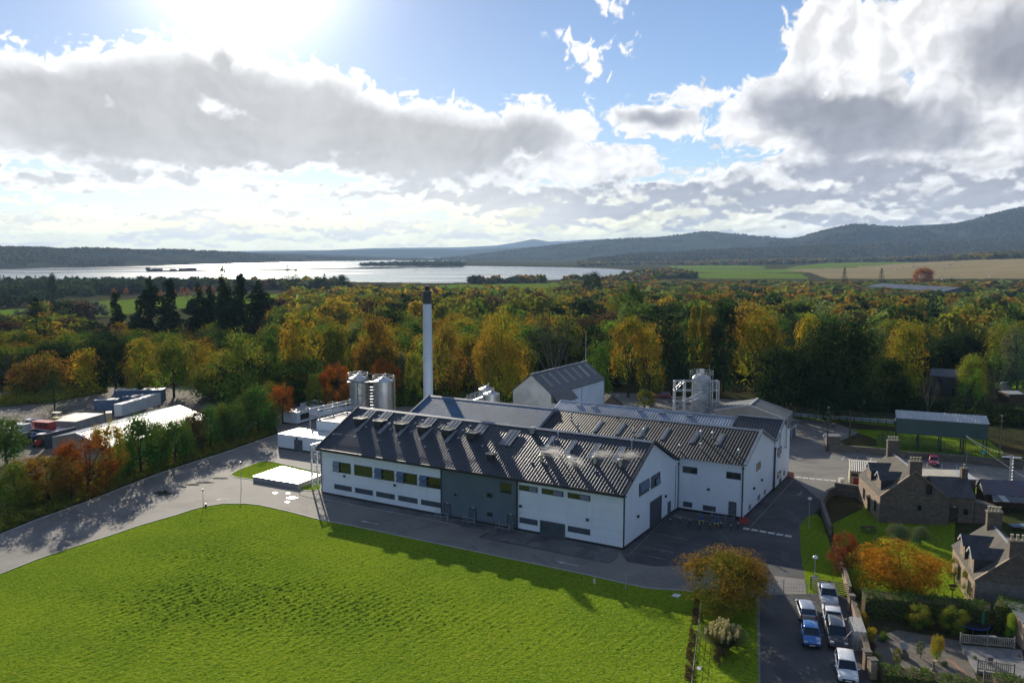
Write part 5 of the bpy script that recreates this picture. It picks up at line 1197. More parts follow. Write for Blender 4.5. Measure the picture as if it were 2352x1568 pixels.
def mesh_fence(name, line_, h, label, mt='green_post', gap=.24, r=.035, posts=3.0, cat='fence', group=None, pr=.045):
    P = [p if isinstance(p, Vector) else at(*p) for p in line_]; e = empty(name, tuple(P[0]), label, cat, group); m = MB(); k = MB()
    for a, b in zip(P[:-1], P[1:]):
        Ln = (b - a).length; N_ = max(1, round(Ln / posts))
        for i in range(N_ + 1): c = a.lerp(b, i / N_); k.tube(c, c + Zv * (h + .1), pr, 5)
        N_ = max(1, round(Ln / gap)); t_ = (b - a).normalized() * r * 2; q_ = Vector((-t_.y, t_.x, 0)).normalized() * .01
        for i in range(N_): c = a.lerp(b, (i + .5) / N_); m.hull([c + Zv * .08 - t_ / 2, c + Zv * .08 + t_ / 2, c + Zv * h + t_ / 2, c + Zv * h - t_ / 2], [(0, 1, 2, 3)])
        for z in (.25, h * .55, h - .15): m.tube(a + Zv * z, b + Zv * z, .018, 4)
    build_each(k, 'post', M[mt], e); m.build('mesh_panel', M[mt], e); return e
mesh_fence('security_fence', [px(4, 1110, 500), px(4, 965, 560), px(4, 1340, 600), px(4, 1550, 615), px(4, 1760, 640), px(4, 2010, 672), px(4, 2170, 692), px(4, 2175, 560)], 2.6, 'tall green mesh security fence round the raised store compound')
mesh_fence('boundary_fence', [px(4, 165, 265), px(4, 700, 300), px(4, 1130, 335)], 2.3, 'long dark mesh fence along the shaded foot of the wood', gap=.3)
mesh_fence('boundary_fence', [px(4, 2000, 470), px(4, 2352, 540)], 2.3, 'dark mesh fence running off right behind the raised store', gap=.3)
pa, pb = zat(4, 172, 292), zat(4, 1125, 362); e = empty('pipeline', tuple(pa), 'twin silver pipes on low trestles running to the raised store', 'pipeline')
m = MB(); [m.tube(pa + Vector((0, s, z)), pb + Vector((0, s, z)), .13, 8) for s, z in ((0, 1.25), (.5, .95), (.25, .65))]; m.path([pb + Zv * 1.2, pb + Vector((.8, .2, 1.9))], .3, 10); m.build('pipe', M['stainless'], e, smooth=True)
for i in range(14): c = pa.lerp(pb, i / 13); m = MB(); m.obox(c - Vector((.06, .1, 0)), (.12, 0, 0), (0, .12, 0), (0, 0, 1.3)); m.obox(c + Vector((-.05, -.2, .8)), (.1, 0, 0), (0, .9, 0), (0, 0, .1)); build_each(m, 'trestle', M['green_post'], e)
c = zat(4, 395, 305); e = empty('warning_sign', tuple(c), 'white triangular warning sign in front of the silver pipeline', 'sign'); m = MB(); m.hull([c + Vector((-.55, -.1, .2)), c + Vector((.55, -.1, .2)), c + Vector((0, -.1, 1.15)), c + Vector((-.55, -.06, .2)), c + Vector((.55, -.06, .2)), c + Vector((0, -.06, 1.15))], [(0, 1, 2), (5, 4, 3), (0, 3, 4, 1), (1, 4, 5, 2), (2, 5, 3, 0)]); m.build('sign_face', M['white_paint'], e)
m = MB(); m.hull([c + Vector((-.2, -.11, .38)), c + Vector((.2, -.11, .38)), c + Vector((0, -.11, .8))], [(0, 1, 2)]); m.build('symbol', M['dark_trim'], e)
# stone wall along the car park
def stone_wall(name, line_, h, w, label, mt='wallstone', cap=None, cat='wall', grp=None):
    P = [p if isinstance(p, Vector) else at(*p) for p in line_]; e = empty(name, tuple(P[0]), label, cat, grp); m = MB(); c = MB()
    for a, b in zip(P[:-1], P[1:]):
        q = Vector((-(b - a).y, (b - a).x, 0)).normalized(); m.prism([a - q * w / 2, b - q * w / 2, b + q * w / 2, a + q * w / 2], 0, h); c.prism([a - q * (w / 2 + .05), b - q * (w / 2 + .05), b + q * (w / 2 + .05), a + q * (w / 2 + .05)], h + .002, h + .12)
    m.build('wall', M[mt], e); c.build('coping', M[cap or mt], e); return e
stone_wall('stone_wall', [px(4, 510, 597), px(4, 900, 625), px(4, 1235, 668), px(4, 1600, 690), px(4, 1990, 728), px(4, 2340, 775)], 1.15, .5, 'long dark stone wall along the far side of the car park')
p = zat(4, 505, 597); e = empty('stone_kiosk', tuple(p), 'tiny stone kiosk with a flat slab top at the end of the car park wall', 'kiosk'); MB().obox(p + Vector((-.2, .3, 0)), (2.5, -.1, 0), (.3, 2.2, 0), (0, 0, 2.7)).build('wall', M['wallstone'], e); MB().obox(p + Vector((-.35, .15, 2.7)), (2.8, -.1, 0), (.35, 2.5, 0), (0, 0, .15)).build('roof', M['shed_roof'], e)
tag(MB().obox(zat(22, 1115, 770) + Zv * .3, (1.1, -.1, 0), (0, .05, 0), (0, 0, .6)).build('notice_board', M['white_paint']), 'plain white notice board beside the stone kiosk', 'sign')
def round_pole(name, p, h, label, cat='pole', r=.13, mt='wood_dark', arm=True, grp=None):
    e = empty(name, tuple(p), label, cat, grp); MB().tube(p, p + Zv * h, r, 8, 0, r * .75).build('pole', M[mt], e)
    if arm: m = MB(); m.tube(p + Vector((-.5, 0, h - .9)), p + Vector((.5, 0, h - .9)), .05, 5); m.box((p.x, p.y, h + .05), (.25, .25, .18)); m.build('crossarm', M['wood_grey'], e)
    return e
PG_ = 'wooden poles round the car park'
round_pole('wooden_pole', zat(22, 1085, 815), 8.6, 'tall wooden pole beside the stone kiosk', grp=PG_)
round_pole('wooden_pole', zat(4, 700, 550), 6.9, 'thick dark pole on the grass behind the car park wall', arm=False, grp=PG_, r=.2)
round_pole('wooden_pole', zat(4, 2115, 722), 8.9, 'pale wooden pole at the right end of the security fence', grp=PG_, mt='wood')
round_pole('wooden_pole', zat(4, 1782, 800), 6.6, 'thin dark pole behind the stone house chimney', arm=False, grp=PG_, r=.09)
c = zat(22, 1022, 800); e = empty('road_sign', tuple(c), 'round grey backed road sign on a post near the kiosk', 'sign'); MB().tube(c, c + Zv * 3.0, .04, 6).build('pole', M['steel'], e); MB().tube(c + Vector((0, -.06, 2.9)), c + Vector((0, -.10, 2.9)), .36, 20).build('sign_face', M['steel'], e)
c = zat(4, 1956, 715); e = empty('road_sign', tuple(c), 'small green square sign on a post by the far wall', 'sign'); MB().tube(c, c + Zv * 2.2, .04, 6).build('pole', M['steel'], e); MB().obox(c + Vector((-.4, -.06, 1.7)), (.85, 0, 0), (0, -.03, 0), (0, 0, .8)).build('sign_face', mat('green_sign', (.03, .30, .20), .5), e)
MB().obox(c + Vector((-.2, -.095, 1.95)), (.45, 0, 0), (0, -.01, 0), (0, 0, .12)).build('symbol', M['white_paint'], e)
c = zat(4, 1806, 722); e = empty('road_sign', tuple(c), 'small blue square parking sign on a thin post', 'sign'); MB().tube(c, c + Zv * 2.0, .03, 6).build('pole', M['steel'], e); MB().obox(c + Vector((-.25, -.06, 1.8)), (.5, 0, 0), (0, -.03, 0), (0, 0, .5)).build('sign_face', M['blue_box'], e)
# lattice steel post with wires
p = zat(4, 2215, 1032); top = Vector((p.x - .9, p.y + .3, hgt(px(4, 2185, 640)[1], (p.x, p.y)))); e = empty('lattice_post', tuple(p), 'slender silver lattice post rising in front of the yellow hatched bay', 'post'); m = MB(); ofs = [Vector((-.18, -.18, 0)), Vector((.18, -.18, 0)), Vector((.18, .18, 0)), Vector((-.18, .18, 0))]
Ht = top.z; cs = [p + o_ for o_ in ofs]
for o_ in ofs: m.tube(p + o_, p + o_ * .8 + Zv * Ht, .045, 5)
for k in range(int(Ht / .5)):
    for i in range(4): m.tube(p + ofs[i] + Zv * k * .5, p + ofs[(i + 1) % 4] + Zv * (k + 1) * .5, .022, 4)
m.build('mast', M['steel'], e); m = MB()
far = at(2140, 1020, 6.6)
def sag(a, b, s, n=10): return [a.lerp(b, i / n) - Zv * s * 4 * (i / n) * (1 - i / n) for i in range(n + 1)]
m = MB(); tp = p + Zv * Ht; q1 = zat(4, 1782, 800) + Zv * 6.5
for a, b, s in ((q1, at(2420, 1135, 3.5), .4), (tp, q1 + Zv * .1, .5), (tp - Zv * .3, at(2420, 1060, 7), .4)): m.path(sag(a, b, s), .022, 4)
tag(m.build('overhead_cable', M['steel']), 'thin overhead cables between the poles right of the stone house', 'cable')
# small lamp posts and posts
def lamp_post(p, h, label, head='globe', sign=False, grp=None):
    e = empty('lamp_post', tuple(p), label, 'lamp post', grp); MB().tube(p, p + Zv * h, .05, 8, 0, .035).build('pole', M['steel'], e)
    if head == 'globe': MB().lathe((p.x, p.y, p.z + h), [(.12, 0), (.30, .08), (.26, .22), (.10, .34)], 16).build('lamp_head', M['lampglass'], e, smooth=True)
    else: m = MB(); m.tube(p + Zv * h, p + Vector((0, 0, h + .28)), .13, 10, 0, .10); m.build('lamp_head', M['dark_trim'], e)
    if sign: MB().obox(p + Vector((-.28, -.09, h * .42)), (.56, 0, 0), (0, -.03, 0), (0, 0, .42)).build('sign_plate', M['steel'], e)
    return e
lamp_post(zat(5, 128, 745), 4.1, 'pale headed lamp post with a sign plate beside the timber gate', sign=True)
lamp_post(zat(4, 318, 1335), 4.2, 'slim lamp post on the grass strip in front of the garden wall')
lamp_post(zat(9, 1367, 213), 2.5, 'short dark lamp post on the kerb of the big lawn bend', 'tube')
lamp_post(zat(8, 692, 1565), 4.0, 'dark lamp post standing left of the bright wet slab', 'tube')
tag(MB().obox(zat(9, 1367, 213) + Vector((.2, 0, 0)), (.25, 0, 0), (0, .2, 0), (0, 0, .5)).build('junction_box', M['dark_trim']), 'small grey box at the foot of the lawn lamp post', 'box')
p = zat(10, 1637, 730); tag(MB().obox(p, (.2, 0, 0), (0, .2, 0), (0, 0, .55)).build('marker_post', M['white_paint']), 'short white marker post in the shaded lawn edge', 'post')
p = zat(10, 1853, 768); tag(MB().tube(p, p + Zv * 1.9, .05, 6).build('marker_post', M['steel']), 'thin tall pale post by the road kerb near the orange tree', 'post')
# ------------------------------------------------------------------ stone houses
def chimney_breast(e, c, d, k, w, t, z0, z1, pots, mt='stone'):
    m = MB(); m.obox(c - d * w / 2 - k * t / 2 + Zv * z0, d * w, k * t, Zv * (z1 - z0)); m.obox(c - d * (w / 2 + .1) - k * (t / 2 + .1) + Zv * (z1 + .002), d * (w + .2), k * (t + .2), Zv * .16); o = m.build('chimney', M[mt], e)
    for i in range(pots):
        q = c + d * (-w / 2 + w * (i + .5) / pots); MB().lathe((q.x, q.y, z1 + .16), [(.15, 0), (.12, .1), (.12, .45), (.16, .5), (.16, .58), (.10, .58)], 12).build('chimney_pot', M['cream'], o, smooth=True)
def dormer(e, base, d, k, w, s, zr, half, s0, zf, ht, wd, wall='stone_pale'):
    """dormer on the slope that falls along -d; s = distance from the front gable, zf its foot height, ht its wall height"""
    mid = base + d * w / 2; slope = (zr - s0) / half
    def r_at(z): return (zr - z) / slope                            # horizontal offset from the ridge at height z
    xf = r_at(zf); c = mid - d * xf + k * s; zt = zf + ht; zp = zt + wd * .42
    m = MB(); P = [c - k * wd / 2, c + k * wd / 2]; inn = lambda z: d * (xf - r_at(z))
    m.hull([P[0] + Zv * (zf - .3), P[1] + Zv * (zf - .3), P[1] + Zv * zt, c + Zv * zp, P[0] + Zv * zt, P[0] + Zv * zt + inn(zt), P[1] + Zv * zt + inn(zt), c + Zv * zp + inn(zp)],
           [(0, 1, 2, 3, 4), (0, 4, 5), (1, 6, 2), (4, 3, 7, 5), (3, 2, 6, 7)]); o = m.build('dormer', M['slate'], e)
    f = MB(); f.obox(P[0] + Zv * (zf - .05) - d * .04, P[1] - P[0], d * .06, Zv * (zt - zf + .05)); f.build('dormer_front', M[wall], o)
    r_ = MB()
    for sg in (-1, 1):
        a_ = c - d * .25 + Zv * (zp + .05); b_ = c - d * .25 + k * sg * (wd / 2 + .15) + Zv * (zt - .05); dd2 = inn(zt)
        r_.hull([a_, b_, b_ + inn(zt) + d * .25, a_ + inn(zp) + d * .25] + [v + Zv * .07 for v in (a_, b_, b_ + inn(zt) + d * .25, a_ + inn(zp) + d * .25)], [(0, 3, 2, 1), (4, 5, 6, 7), (0, 1, 5, 4), (1, 2, 6, 5)])
    r_.build('dormer_roof', M['slate'], o); g = MB()
    for sg in (-1, 1): bar(c - d * .3 + Zv * (zp + .04), c - d * .3 + k * sg * (wd / 2 + .15) + Zv * (zt - .03), .06, .16, g)
    g.build('bargeboard', M['white_paint'], o); q = P[0] if True else P[1]
    win(c - Zv * 0, k, -d, -wd * .32, wd * .32, zf + .15, zt - .1, None, 2, o)
h0, h1 = at(2019.6, 1198.9), at(2176.4, 1206.2); w = (h1 - h0).length
e, d, k = gable_house('stone_house', h0, h1 - h0, w, 11.4, 3.75, 7.45, 'stone', 'slate_warm', 'brown stone house with two slate dormers and tall chimneys beside the car park', 'house', .12)
H1 = e; mid = h0 + d * w / 2; n = -k
chimney_breast(e, mid + k * .45, d, k, 1.65, .8, 6.3, 8.8, 4); chimney_breast(e, mid + k * 10.9, d, k, 1.6, .75, 6.5, 9.4, 4, 'stone')
MB().obox(h0 - d * .03 + k * .1, d * .06, k * 11.2, Zv * 3.7).build('sun_toned_front_wall', M['stone_pale'], e)  # sunlight on this side is put into the colour as paler stone
for s in (2.2, 7.2): dormer(e, h0, d, k, w, s + .4, 7.45, w / 2, 3.75, 4.1, 1.7, 2.1)
for s in (1.6, 7.6): win(h0 - d * .03, k, -d, s, s + 1.1, .9, 2.6, None, 2, e)
door(h0 - d * .03, k, -d, 4.8, 5.8, 2.3, e, 'wood_dark')
win(h0, d, n, 5.9, 6.9, 4.3, 5.9, None, 1, e); win(h0, d, n, 4.9, 5.6, 1.9, 2.8, None, 1, e)
m = MB(); [bar(h0 + d * (w / 2 + sg * (w / 2 + .1)) + Zv * 3.75 + k * .05, mid + Zv * 7.6 + k * .05, .34, .16, m) for sg in (-1, 1)]; m.build('skew_stone', M['stone_pale'], e)
m = MB(); bar(mid + k * .9 + Zv * 7.58, mid + k * 10.5 + Zv * 7.58, .24, .12, m); m.build('ridge_cap', M['lead'], e)
# wing on the right, its slate roof running along the gable direction
wb = h0 + d * (w - 1.2) + k * 1.6; P = []; m = MB(); wl, wd_ = 5.2, 6.4
P = [wb, wb + d * wl, wb + d * wl + k * wd_, wb + k * wd_]; a_, b_ = wb + k * wd_ / 2 + Zv * 5.7, wb + d * wl + k * wd_ / 2 + Zv * 5.7
m.hull(P + [p + Zv * 3.7 for p in P] + [a_, b_], [(3, 2, 1, 0), (0, 1, 5, 4), (2, 3, 7, 6), (1, 2, 6, 9, 5), (3, 0, 4, 8, 7), (4, 5, 9, 8), (6, 7, 8, 9)]); m.build('wing_wall', M['stone'], e)
m = MB(); P = [wb - k * .2 + Zv * 3.66, wb + d * (wl + .1) - k * .2 + Zv * 3.66, b_ + Zv * .1 + d * .1, a_ + Zv * .1, wb + k * (wd_ + .2) + Zv * 3.66, wb + d * (wl + .1) + k * (wd_ + .2) + Zv * 3.66]
m.hull(P, [(0, 1, 2, 3), (3, 2, 5, 4)]); m.build('wing_roof', M['slate'], e)
chimney_breast(e, wb + d * (wl - .45) + k * wd_ / 2, d, k, .8, .8, 4.8, 7.0, 1)
door(wb, d, n, 2.1, 3.0, 2.1, e, 'wood_dark'); win(wb, d, n, 3.7, 4.5, 1.1, 2.1, None, 1, e)
# low outhouse wall with a pale sloping top, and the pale sheet roofed rear extension
q = wb + d * (wl + .06); m = MB(); m.hull([q, q + d * 3.6, q + d * 3.6 + Zv * 1.9, q + Zv * 3.0] + [v + k * 3.0 for v in (q, q + d * 3.6, q + d * 3.6 + Zv * 1.9, q + Zv * 3.0)], [(0, 1, 2, 3), (7, 6, 5, 4), (1, 5, 6, 2), (3, 2, 6, 7)]); m.build('outhouse_wall', M['stone'], e)
m = MB(); m.hull([v for v in (q + Zv * 3.05 - k * .1, q + d * 3.8 + Zv * 1.92 - k * .1, q + d * 3.8 + Zv * 1.92 + k * 3.2, q + Zv * 3.05 + k * 3.2)], [(0, 1, 2, 3)]); m.build('outhouse_roof', M['slate_warm'], e)
x0 = at(2108, 1085, 3.3); ext = empty('rear_extension', tuple(v3(x0, 0)), 'pale ribbed flat roofed extension seen behind the stone house chimney', 'extension')
qa, qb = at(2100, 1092.5, 3.3), at(2207, 1096, 3.3); dv = (qb - qa); kv = k * 3.2
MB().obox(v3(qa, 0), v3(dv, 0), kv, Zv * 3.2).build('wall', M['shed_wall'], ext); m = sheet(qa, qb, qb + kv + Zv * .35, qa + kv + Zv * .35, .4, .07); m.build('roof', M['cream_roof'], ext)
q2_ = at(2207, 1099, 3.3); m = MB(); m.obox(v3(q2_, 0), d * 2.2, k * 5.5, Zv * 3.1); m.build('wall', M['stone'], ext); m = MB(); m.obox(q2_ - d * .05 - Zv * .15, d * 2.5, k * 5.6, Zv * .15); m.build('roof', M['pale_sheet'], ext)
# cream extension on the left
ez_ = 2.9; f1, f2 = at(1950.3, 1120), at(1992, 1124); dd_ = (f2 - f1).normalized(); kd = Vector((-dd_.y, dd_.x, 0)); e2 = empty('cream_extension', tuple(f1), 'cream ribbed outbuilding with a red panel attached behind the stone house', 'outbuilding')
Wd = (f2 - f1).length + 1.6; MB().obox(f1, dd_ * Wd, kd * 7.2, Zv * ez_).build('wall', M['cream'], e2)
m = sheet(f1 - dd_ * .15 - kd * .25 + Zv * (ez_ + .02), f1 + dd_ * (Wd + .1) - kd * .25 + Zv * (ez_ + .02), f1 + dd_ * (Wd + .1) + kd * 4.2 + Zv * (ez_ + .75), f1 - dd_ * .15 + kd * 4.2 + Zv * (ez_ + .75), .33, .06)
sheet(f1 + dd_ * (Wd + .1) + kd * 7.4 + Zv * (ez_ + .1), f1 - dd_ * .15 + kd * 7.4 + Zv * (ez_ + .1), f1 - dd_ * .15 + kd * 4.2 + Zv * (ez_ + .75), f1 + dd_ * (Wd + .1) + kd * 4.2 + Zv * (ez_ + .75), .33, .06, m); m.build('roof', M['cream_roof'], e2)
MB().hull([f1 + Zv * ez_, f1 + kd * 7.2 + Zv * ez_, f1 + kd * 4.2 + Zv * (ez_ + .72)], [(0, 1, 2)]).build('gable_panel', M['cream'], e2)
MB().obox(f1 + dd_ * .6 + Zv * .4 - kd * .05, dd_ * 1.1, kd * .1, Zv * 1.4).build('red_panel', M['red'], e2); win(f1, dd_, -kd, 2.0, 3.2, .2, 2.2, None, 1, e2)
MB().obox(f1 + dd_ * .25 - kd * .04 + Zv * 2.0, dd_ * (Wd - .6), kd * .05, Zv * .5).build('canopy_board', M['wood_dark'], e2)
q = zat(22, 1405, 1500); MB().obox(q + Vector((-.4, -.2, .3)), (.7, 0, 0), (0, .9, 0), (0, 0, .7)).build('air_unit', M['white_paint'], e2)
M['gable_stone'] = stone_mat('gable_stone', (.22, .19, .165), (.17, .15, .13), (.2, .18, .16))
# second stone house at the right edge
h0 = Vector((49.4, 84.0, 0)); d = Vector((.957, -.290, 0)).normalized(); e, d, k = gable_house('stone_house', h0, d, 7.6, 10.8, 3.4, 6.55, 'stone', 'slate_warm', 'second stone house cut off by the right edge with two dark dormers', 'house', .15)
mid = h0 + d * 3.8; chimney_breast(e, mid + k * 9.6, d, k, 1.5, .8, 5.6, 8.2, 4, 'stone'); chimney_breast(e, mid + k * .5, d, k, 1.6, .9, 5.6, 7.9, 3)
MB().obox(h0 - d * .03 + k * .1, d * .06, k * 10.6, Zv * 3.35).build('sun_toned_front_wall', M['stone_pale'], e)  # lighter copy of the stone, the sun on this wall painted in
for s in (2.6, 6.7): dormer(e, h0, d, k, 7.6, s, 6.55, 3.8, 3.4, 3.5, 1.75, 2.1)
for s in (1.6, 6.2): win(h0 - d * .03, k, -d, s, s + 1.2, .8, 2.5, None, 2, e)
MB().obox(h0 - k * .05 + d * .02, d * 7.5, k * .07, Zv * 3.35).build('rendered_gable', M['gable_stone'], e)
m = MB(); [bar(h0 + d * (3.8 + sg * 3.9) + Zv * 3.4 + k * .05, mid + Zv * 6.7 + k * .05, .3, .16, m) for sg in (-1, 1)]; m.build('skew_stone', M['stone_pale'], e)
m = MB(); bar(mid + k * .9 + Zv * 6.68, mid + k * 9.3 + Zv * 6.68, .22, .12, m); m.build('ridge_cap', M['lead'], e)
# rusty roofed shed right of the houses
s0_, s1_ = zat(21, 1110, 850), zat(21, 1900, 900); d = (s1_ - s0_).normalized(); k = Vector((-d.y, d.x, 0)); e = empty('open_shed', tuple(s0_), 'old shed with a patched rusty roof and a pale lower strip behind the second house', 'shed'); W_ = (s1_ - s0_).length
MB().obox(s0_ + k * 1.5, d * W_, k * 3.6, Zv * 2.1).build('wall', M['wood_dark'], e)
MB().hull([s0_ + k * 1.5 + Zv * 2.1, s0_ + k * 5.1 + Zv * 2.1, s0_ + k * 3.3 + Zv * 3.7, s0_ + d * W_ + k * 1.5 + Zv * 2.1, s0_ + d * W_ + k * 5.1 + Zv * 2.1, s0_ + d * W_ + k * 3.3 + Zv * 3.7], [(0, 1, 2), (5, 4, 3), (0, 3, 4, 1), (0, 2, 5, 3), (1, 4, 5, 2)]).build('gable', M['wood_grey'], e)
m = sheet(s0_ + k * 1.3 - d * .2 + Zv * 2.05, s0_ + k * 1.3 + d * W_ + Zv * 2.05, s0_ + k * 3.3 + d * W_ + Zv * 3.85, s0_ + k * 3.3 - d * .2 + Zv * 3.85, 1.4, .06); sheet(s0_ + k * 5.3 + d * W_ + Zv * 2.05, s0_ + k * 5.3 - d * .2 + Zv * 2.05, s0_ + k * 3.3 - d * .2 + Zv * 3.85, s0_ + k * 3.3 + d * W_ + Zv * 3.85, 1.4, .06, m); m.build('roof', M['rust'], e)
m = sheet(s0_ + d * .6 - k * .6 + Zv * 1.55, s0_ - k * .6 + d * W_ + Zv * 1.55, s0_ + k * 1.25 + d * W_ + Zv * 2.0, s0_ + k * 1.25 + d * .9 + Zv * 2.0, 1.3, .05); m.build('lower_roof', M['shed_roof'], e)
m = MB(); c_ = s0_ + d * 1.9; m.hull([c_ - k * .6 + Zv * 1.63, c_ + d * .9 - k * .6 + Zv * 1.63, c_ + d * .7 + k * 1.2 + Zv * 2.07, c_ - d * .2 + k * 1.2 + Zv * 2.07], [(0, 1, 2, 3)]); m.build('clear_sheet', M['pale_sheet'], e)
[MB().tube(s0_ + d * (i * 2.2 + .6) - k * .5, s0_ + d * (i * 2.2 + .6) - k * .5 + Zv * 1.55, .06, 6).build('post', M['wood_dark'], e) for i in range(5)]
tag(MB().box(tuple(zat(21, 1690, 1190) + Zv * .55), (2.6, 1.2, .12), 0, .1).build('tabletop_board', M['blue_box']), 'pale blue board lying on a low frame near the old shed', 'board')

# ------------------------------------------------------------------ garden walls, gates, hedged plots
stone_wall('garden_wall', [px(5, 330, 455), px(5, 390, 560), px(5, 425, 700), px(5, 455, 805)], 1.5, .28, 'pale garden wall running down past the red tree', 'stone_pale', 'stone')
stone_wall('garden_wall', [px(5, 485, 925), px(5, 560, 1150), px(5, 625, 1420), px(5, 640, 1490)], 1.4, .35, 'pale garden wall beside the parked cars and barrier stack', 'stone_pale', 'stone')
stone_wall('garden_wall', [px(4, 560, 1010), px(4, 700, 1030), px(4, 872, 1052)], 1.9, .4, 'dark brick wall in front of the cream outbuilding', 'wallstone')
stone_wall('garden_wall', [px(4, 560, 1012), px(4, 498, 1045), px(4, 440, 1140), px(4, 465, 1230), px(4, 520, 1390)], 1.2, .4, 'shaded garden wall curving down from the road corner', 'wallstone')
for i, (x, y, lb) in enumerate(((468, 905, 'square wall pillar with a cap beside the yellow shrub'), (610, 1440, 'pale wall pillar left of its twin above the bottom hedge'), (665, 1520, 'pale wall pillar nearest the bottom hedge'))):
    q = zat(5, x, y); e = empty('gate_pillar', tuple(q), lb, 'pillar', 'stone pillars of the garden wall'); MB().box((q.x, q.y, .85), (.55, .55, 1.7)).build('pillar', M['stone_pale'], e); MB().box((q.x, q.y, 1.78), (.72, .72, .14)).build('cap', M['wallstone'], e)
def slat_fence(name, a, b, h, label, mt='wood', rails=5, cat='fence', posts=2.2, grp=None):
    a, b = Vector(a), Vector(b); e = empty(name, tuple(a), label, cat, grp); m = MB(); k = MB(); n_ = max(1, round((b - a).length / posts)); d = (b - a).normalized(); q = Vector((-d.y, d.x, 0)) * .03
    for i in range(n_ + 1): c = a.lerp(b, i / n_); k.obox(c - d * .06 - q * 2, d * .12, q * 4, Zv * (h + .1))
    for i in range(rails): m.obox(a - q + Zv * (.12 + (h - .22) * i / (rails - 1)), b - a, q * 2, Zv * .10)
    build_each(k, 'post', M[mt], e); build_each(m, 'rail', M[mt], e); return e
slat_fence('timber_fence', zat(5, 98, 700), zat(5, 435, 762), 1.35, 'brown horizontal rail timber fence behind the dark fronted pickup', rails=6)
mesh_fence('steel_gate', [px(6, 1225, 575), px(6, 1395, 570)], 1.5, 'pale steel gate leaf standing across the road beside the orange tree', 'steel', .5, .02, 1.6, 'gate')
mesh_fence('steel_gate', [px(6, 1395, 570), px(6, 1640, 585)], 1.2, 'lower mesh gate leaf in the sunlit part of the road', 'steel', .3, .01, 2.2, 'gate')
def picket(a, b, h, label, z=0, mt='wood_grey'):
    a, b = Vector(a) + Zv * z, Vector(b) + Zv * z; e = empty('deck_railing', tuple(a), label, 'railing', 'timber deck railings in the garden'); d = (b - a); n_ = int(d.length / .16); u_ = d.normalized(); q = Vector((-u_.y, u_.x, 0)) * .02; m = MB(); r_ = MB()
    for i in range(n_): m.obox(a + u_ * (i * .16) - q + Zv * .1, u_ * .07, q * 2, Zv * (h - .15))
    for z0 in (.12, h - .1): r_.obox(a - q * 1.6 + Zv * z0, d, q * 3.2, Zv * .09)
    m.build('baluster', M[mt], e); r_.build('rail', M[mt], e)
    for i in range(3): c = a.lerp(b, i / 2); MB().obox(c - u_ * .06 - q * 3, u_ * .12, q * 6, Zv * (h + .14)).build('post', M[mt], e)
picket(zat(24, 715, 770, .3), zat(24, 1800, 870, .3), 1.0, 'upper timber railing along the back of the garden deck', 0)
picket(zat(24, 1060, 1300, .3), zat(24, 1790, 1410, .3), 1.0, 'lower timber railing along the front of the garden deck', 0)
picket(zat(24, 1185, 1540, 0), zat(24, 1900, 1640, 0), 1.0, 'bottommost timber railing half hidden by the corner hedge', 0)
dk_ = [zat(24, *p, .3) for p in ((715, 790), (1960, 890), (2060, 1560), (1790, 1410), (1040, 1310))]
o = MB().prism(dk_, 0, .28).build('garden_deck', M['deck']); tag(o, 'grey timber deck with railings in the bottom right garden', 'deck')
sheet_poly('garden_bed', [zat(5, *p) for p in ((700, 1130), (900, 1080), (1480, 1180), (1560, 1330), (1640, 1568), (1500, 1568), (700, 1440), (640, 1250))], .02, M['gravel'])
sheet_poly('brick_path', [zat(5, *p) for p in ((1330, 1330), (1420, 1370), (1560, 1500), (1700, 1600), (1480, 1600), (1360, 1490), (1480, 1470))], .03, M['brickpath'])
M['lawn2'] = M['lawn']
sheet_poly('garden_lawn', [zat(5, *p) for p in ((300, 100), (620, -60), (900, 20), (1430, 60), (1420, 380), (1560, 850), (1350, 900), (560, 800), (500, 700), (440, 560), (380, 420), (320, 300))], .02, M['lawn'])
sheet_poly('grass_verge', [zat(5, *p) for p in ((-5, 120), (60, 40), (150, 10), (200, 60), (260, 240), (330, 470), (390, 560), (440, 760), (60, 740), (40, 600), (10, 400))], .022, M['lawn'])
sheet_poly('grass_bank', [px4 for px4 in (zat(4, 700, 395), zat(4, 960, 400), zat(4, 1990, 480), zat(4, 2150, 600), zat(4, 2160, 700), zat(4, 1990, 715), zat(4, 1240, 650), zat(4, 905, 605), zat(4, 560, 560), zat(4, 580, 540), zat(4, 960, 555), zat(4, 960, 490))], .02, M['lawn'])
sheet_poly('grass_bank', [zat(4, *p) for p in ((1850, 925), (1950, 925), (2060, 960), (2125, 1020), (1990, 1020), (1850, 990))], .022, M['lawn'])
sheet_poly('grass_bank', [zat(4, *p) for p in ((170, 290), (700, 330), (1130, 370), (1130, 300), (700, 270), (170, 240))], .02, M['lawn'])
tag(MB().prism([zat(4, *p) for p in ((2140, 708), (2325, 722), (2325, 735), (2140, 722))], 1.275, 1.33).build('wall_slab', M['pale_concrete']), 'pale concrete slab on top of the right end of the car park wall', 'slab')
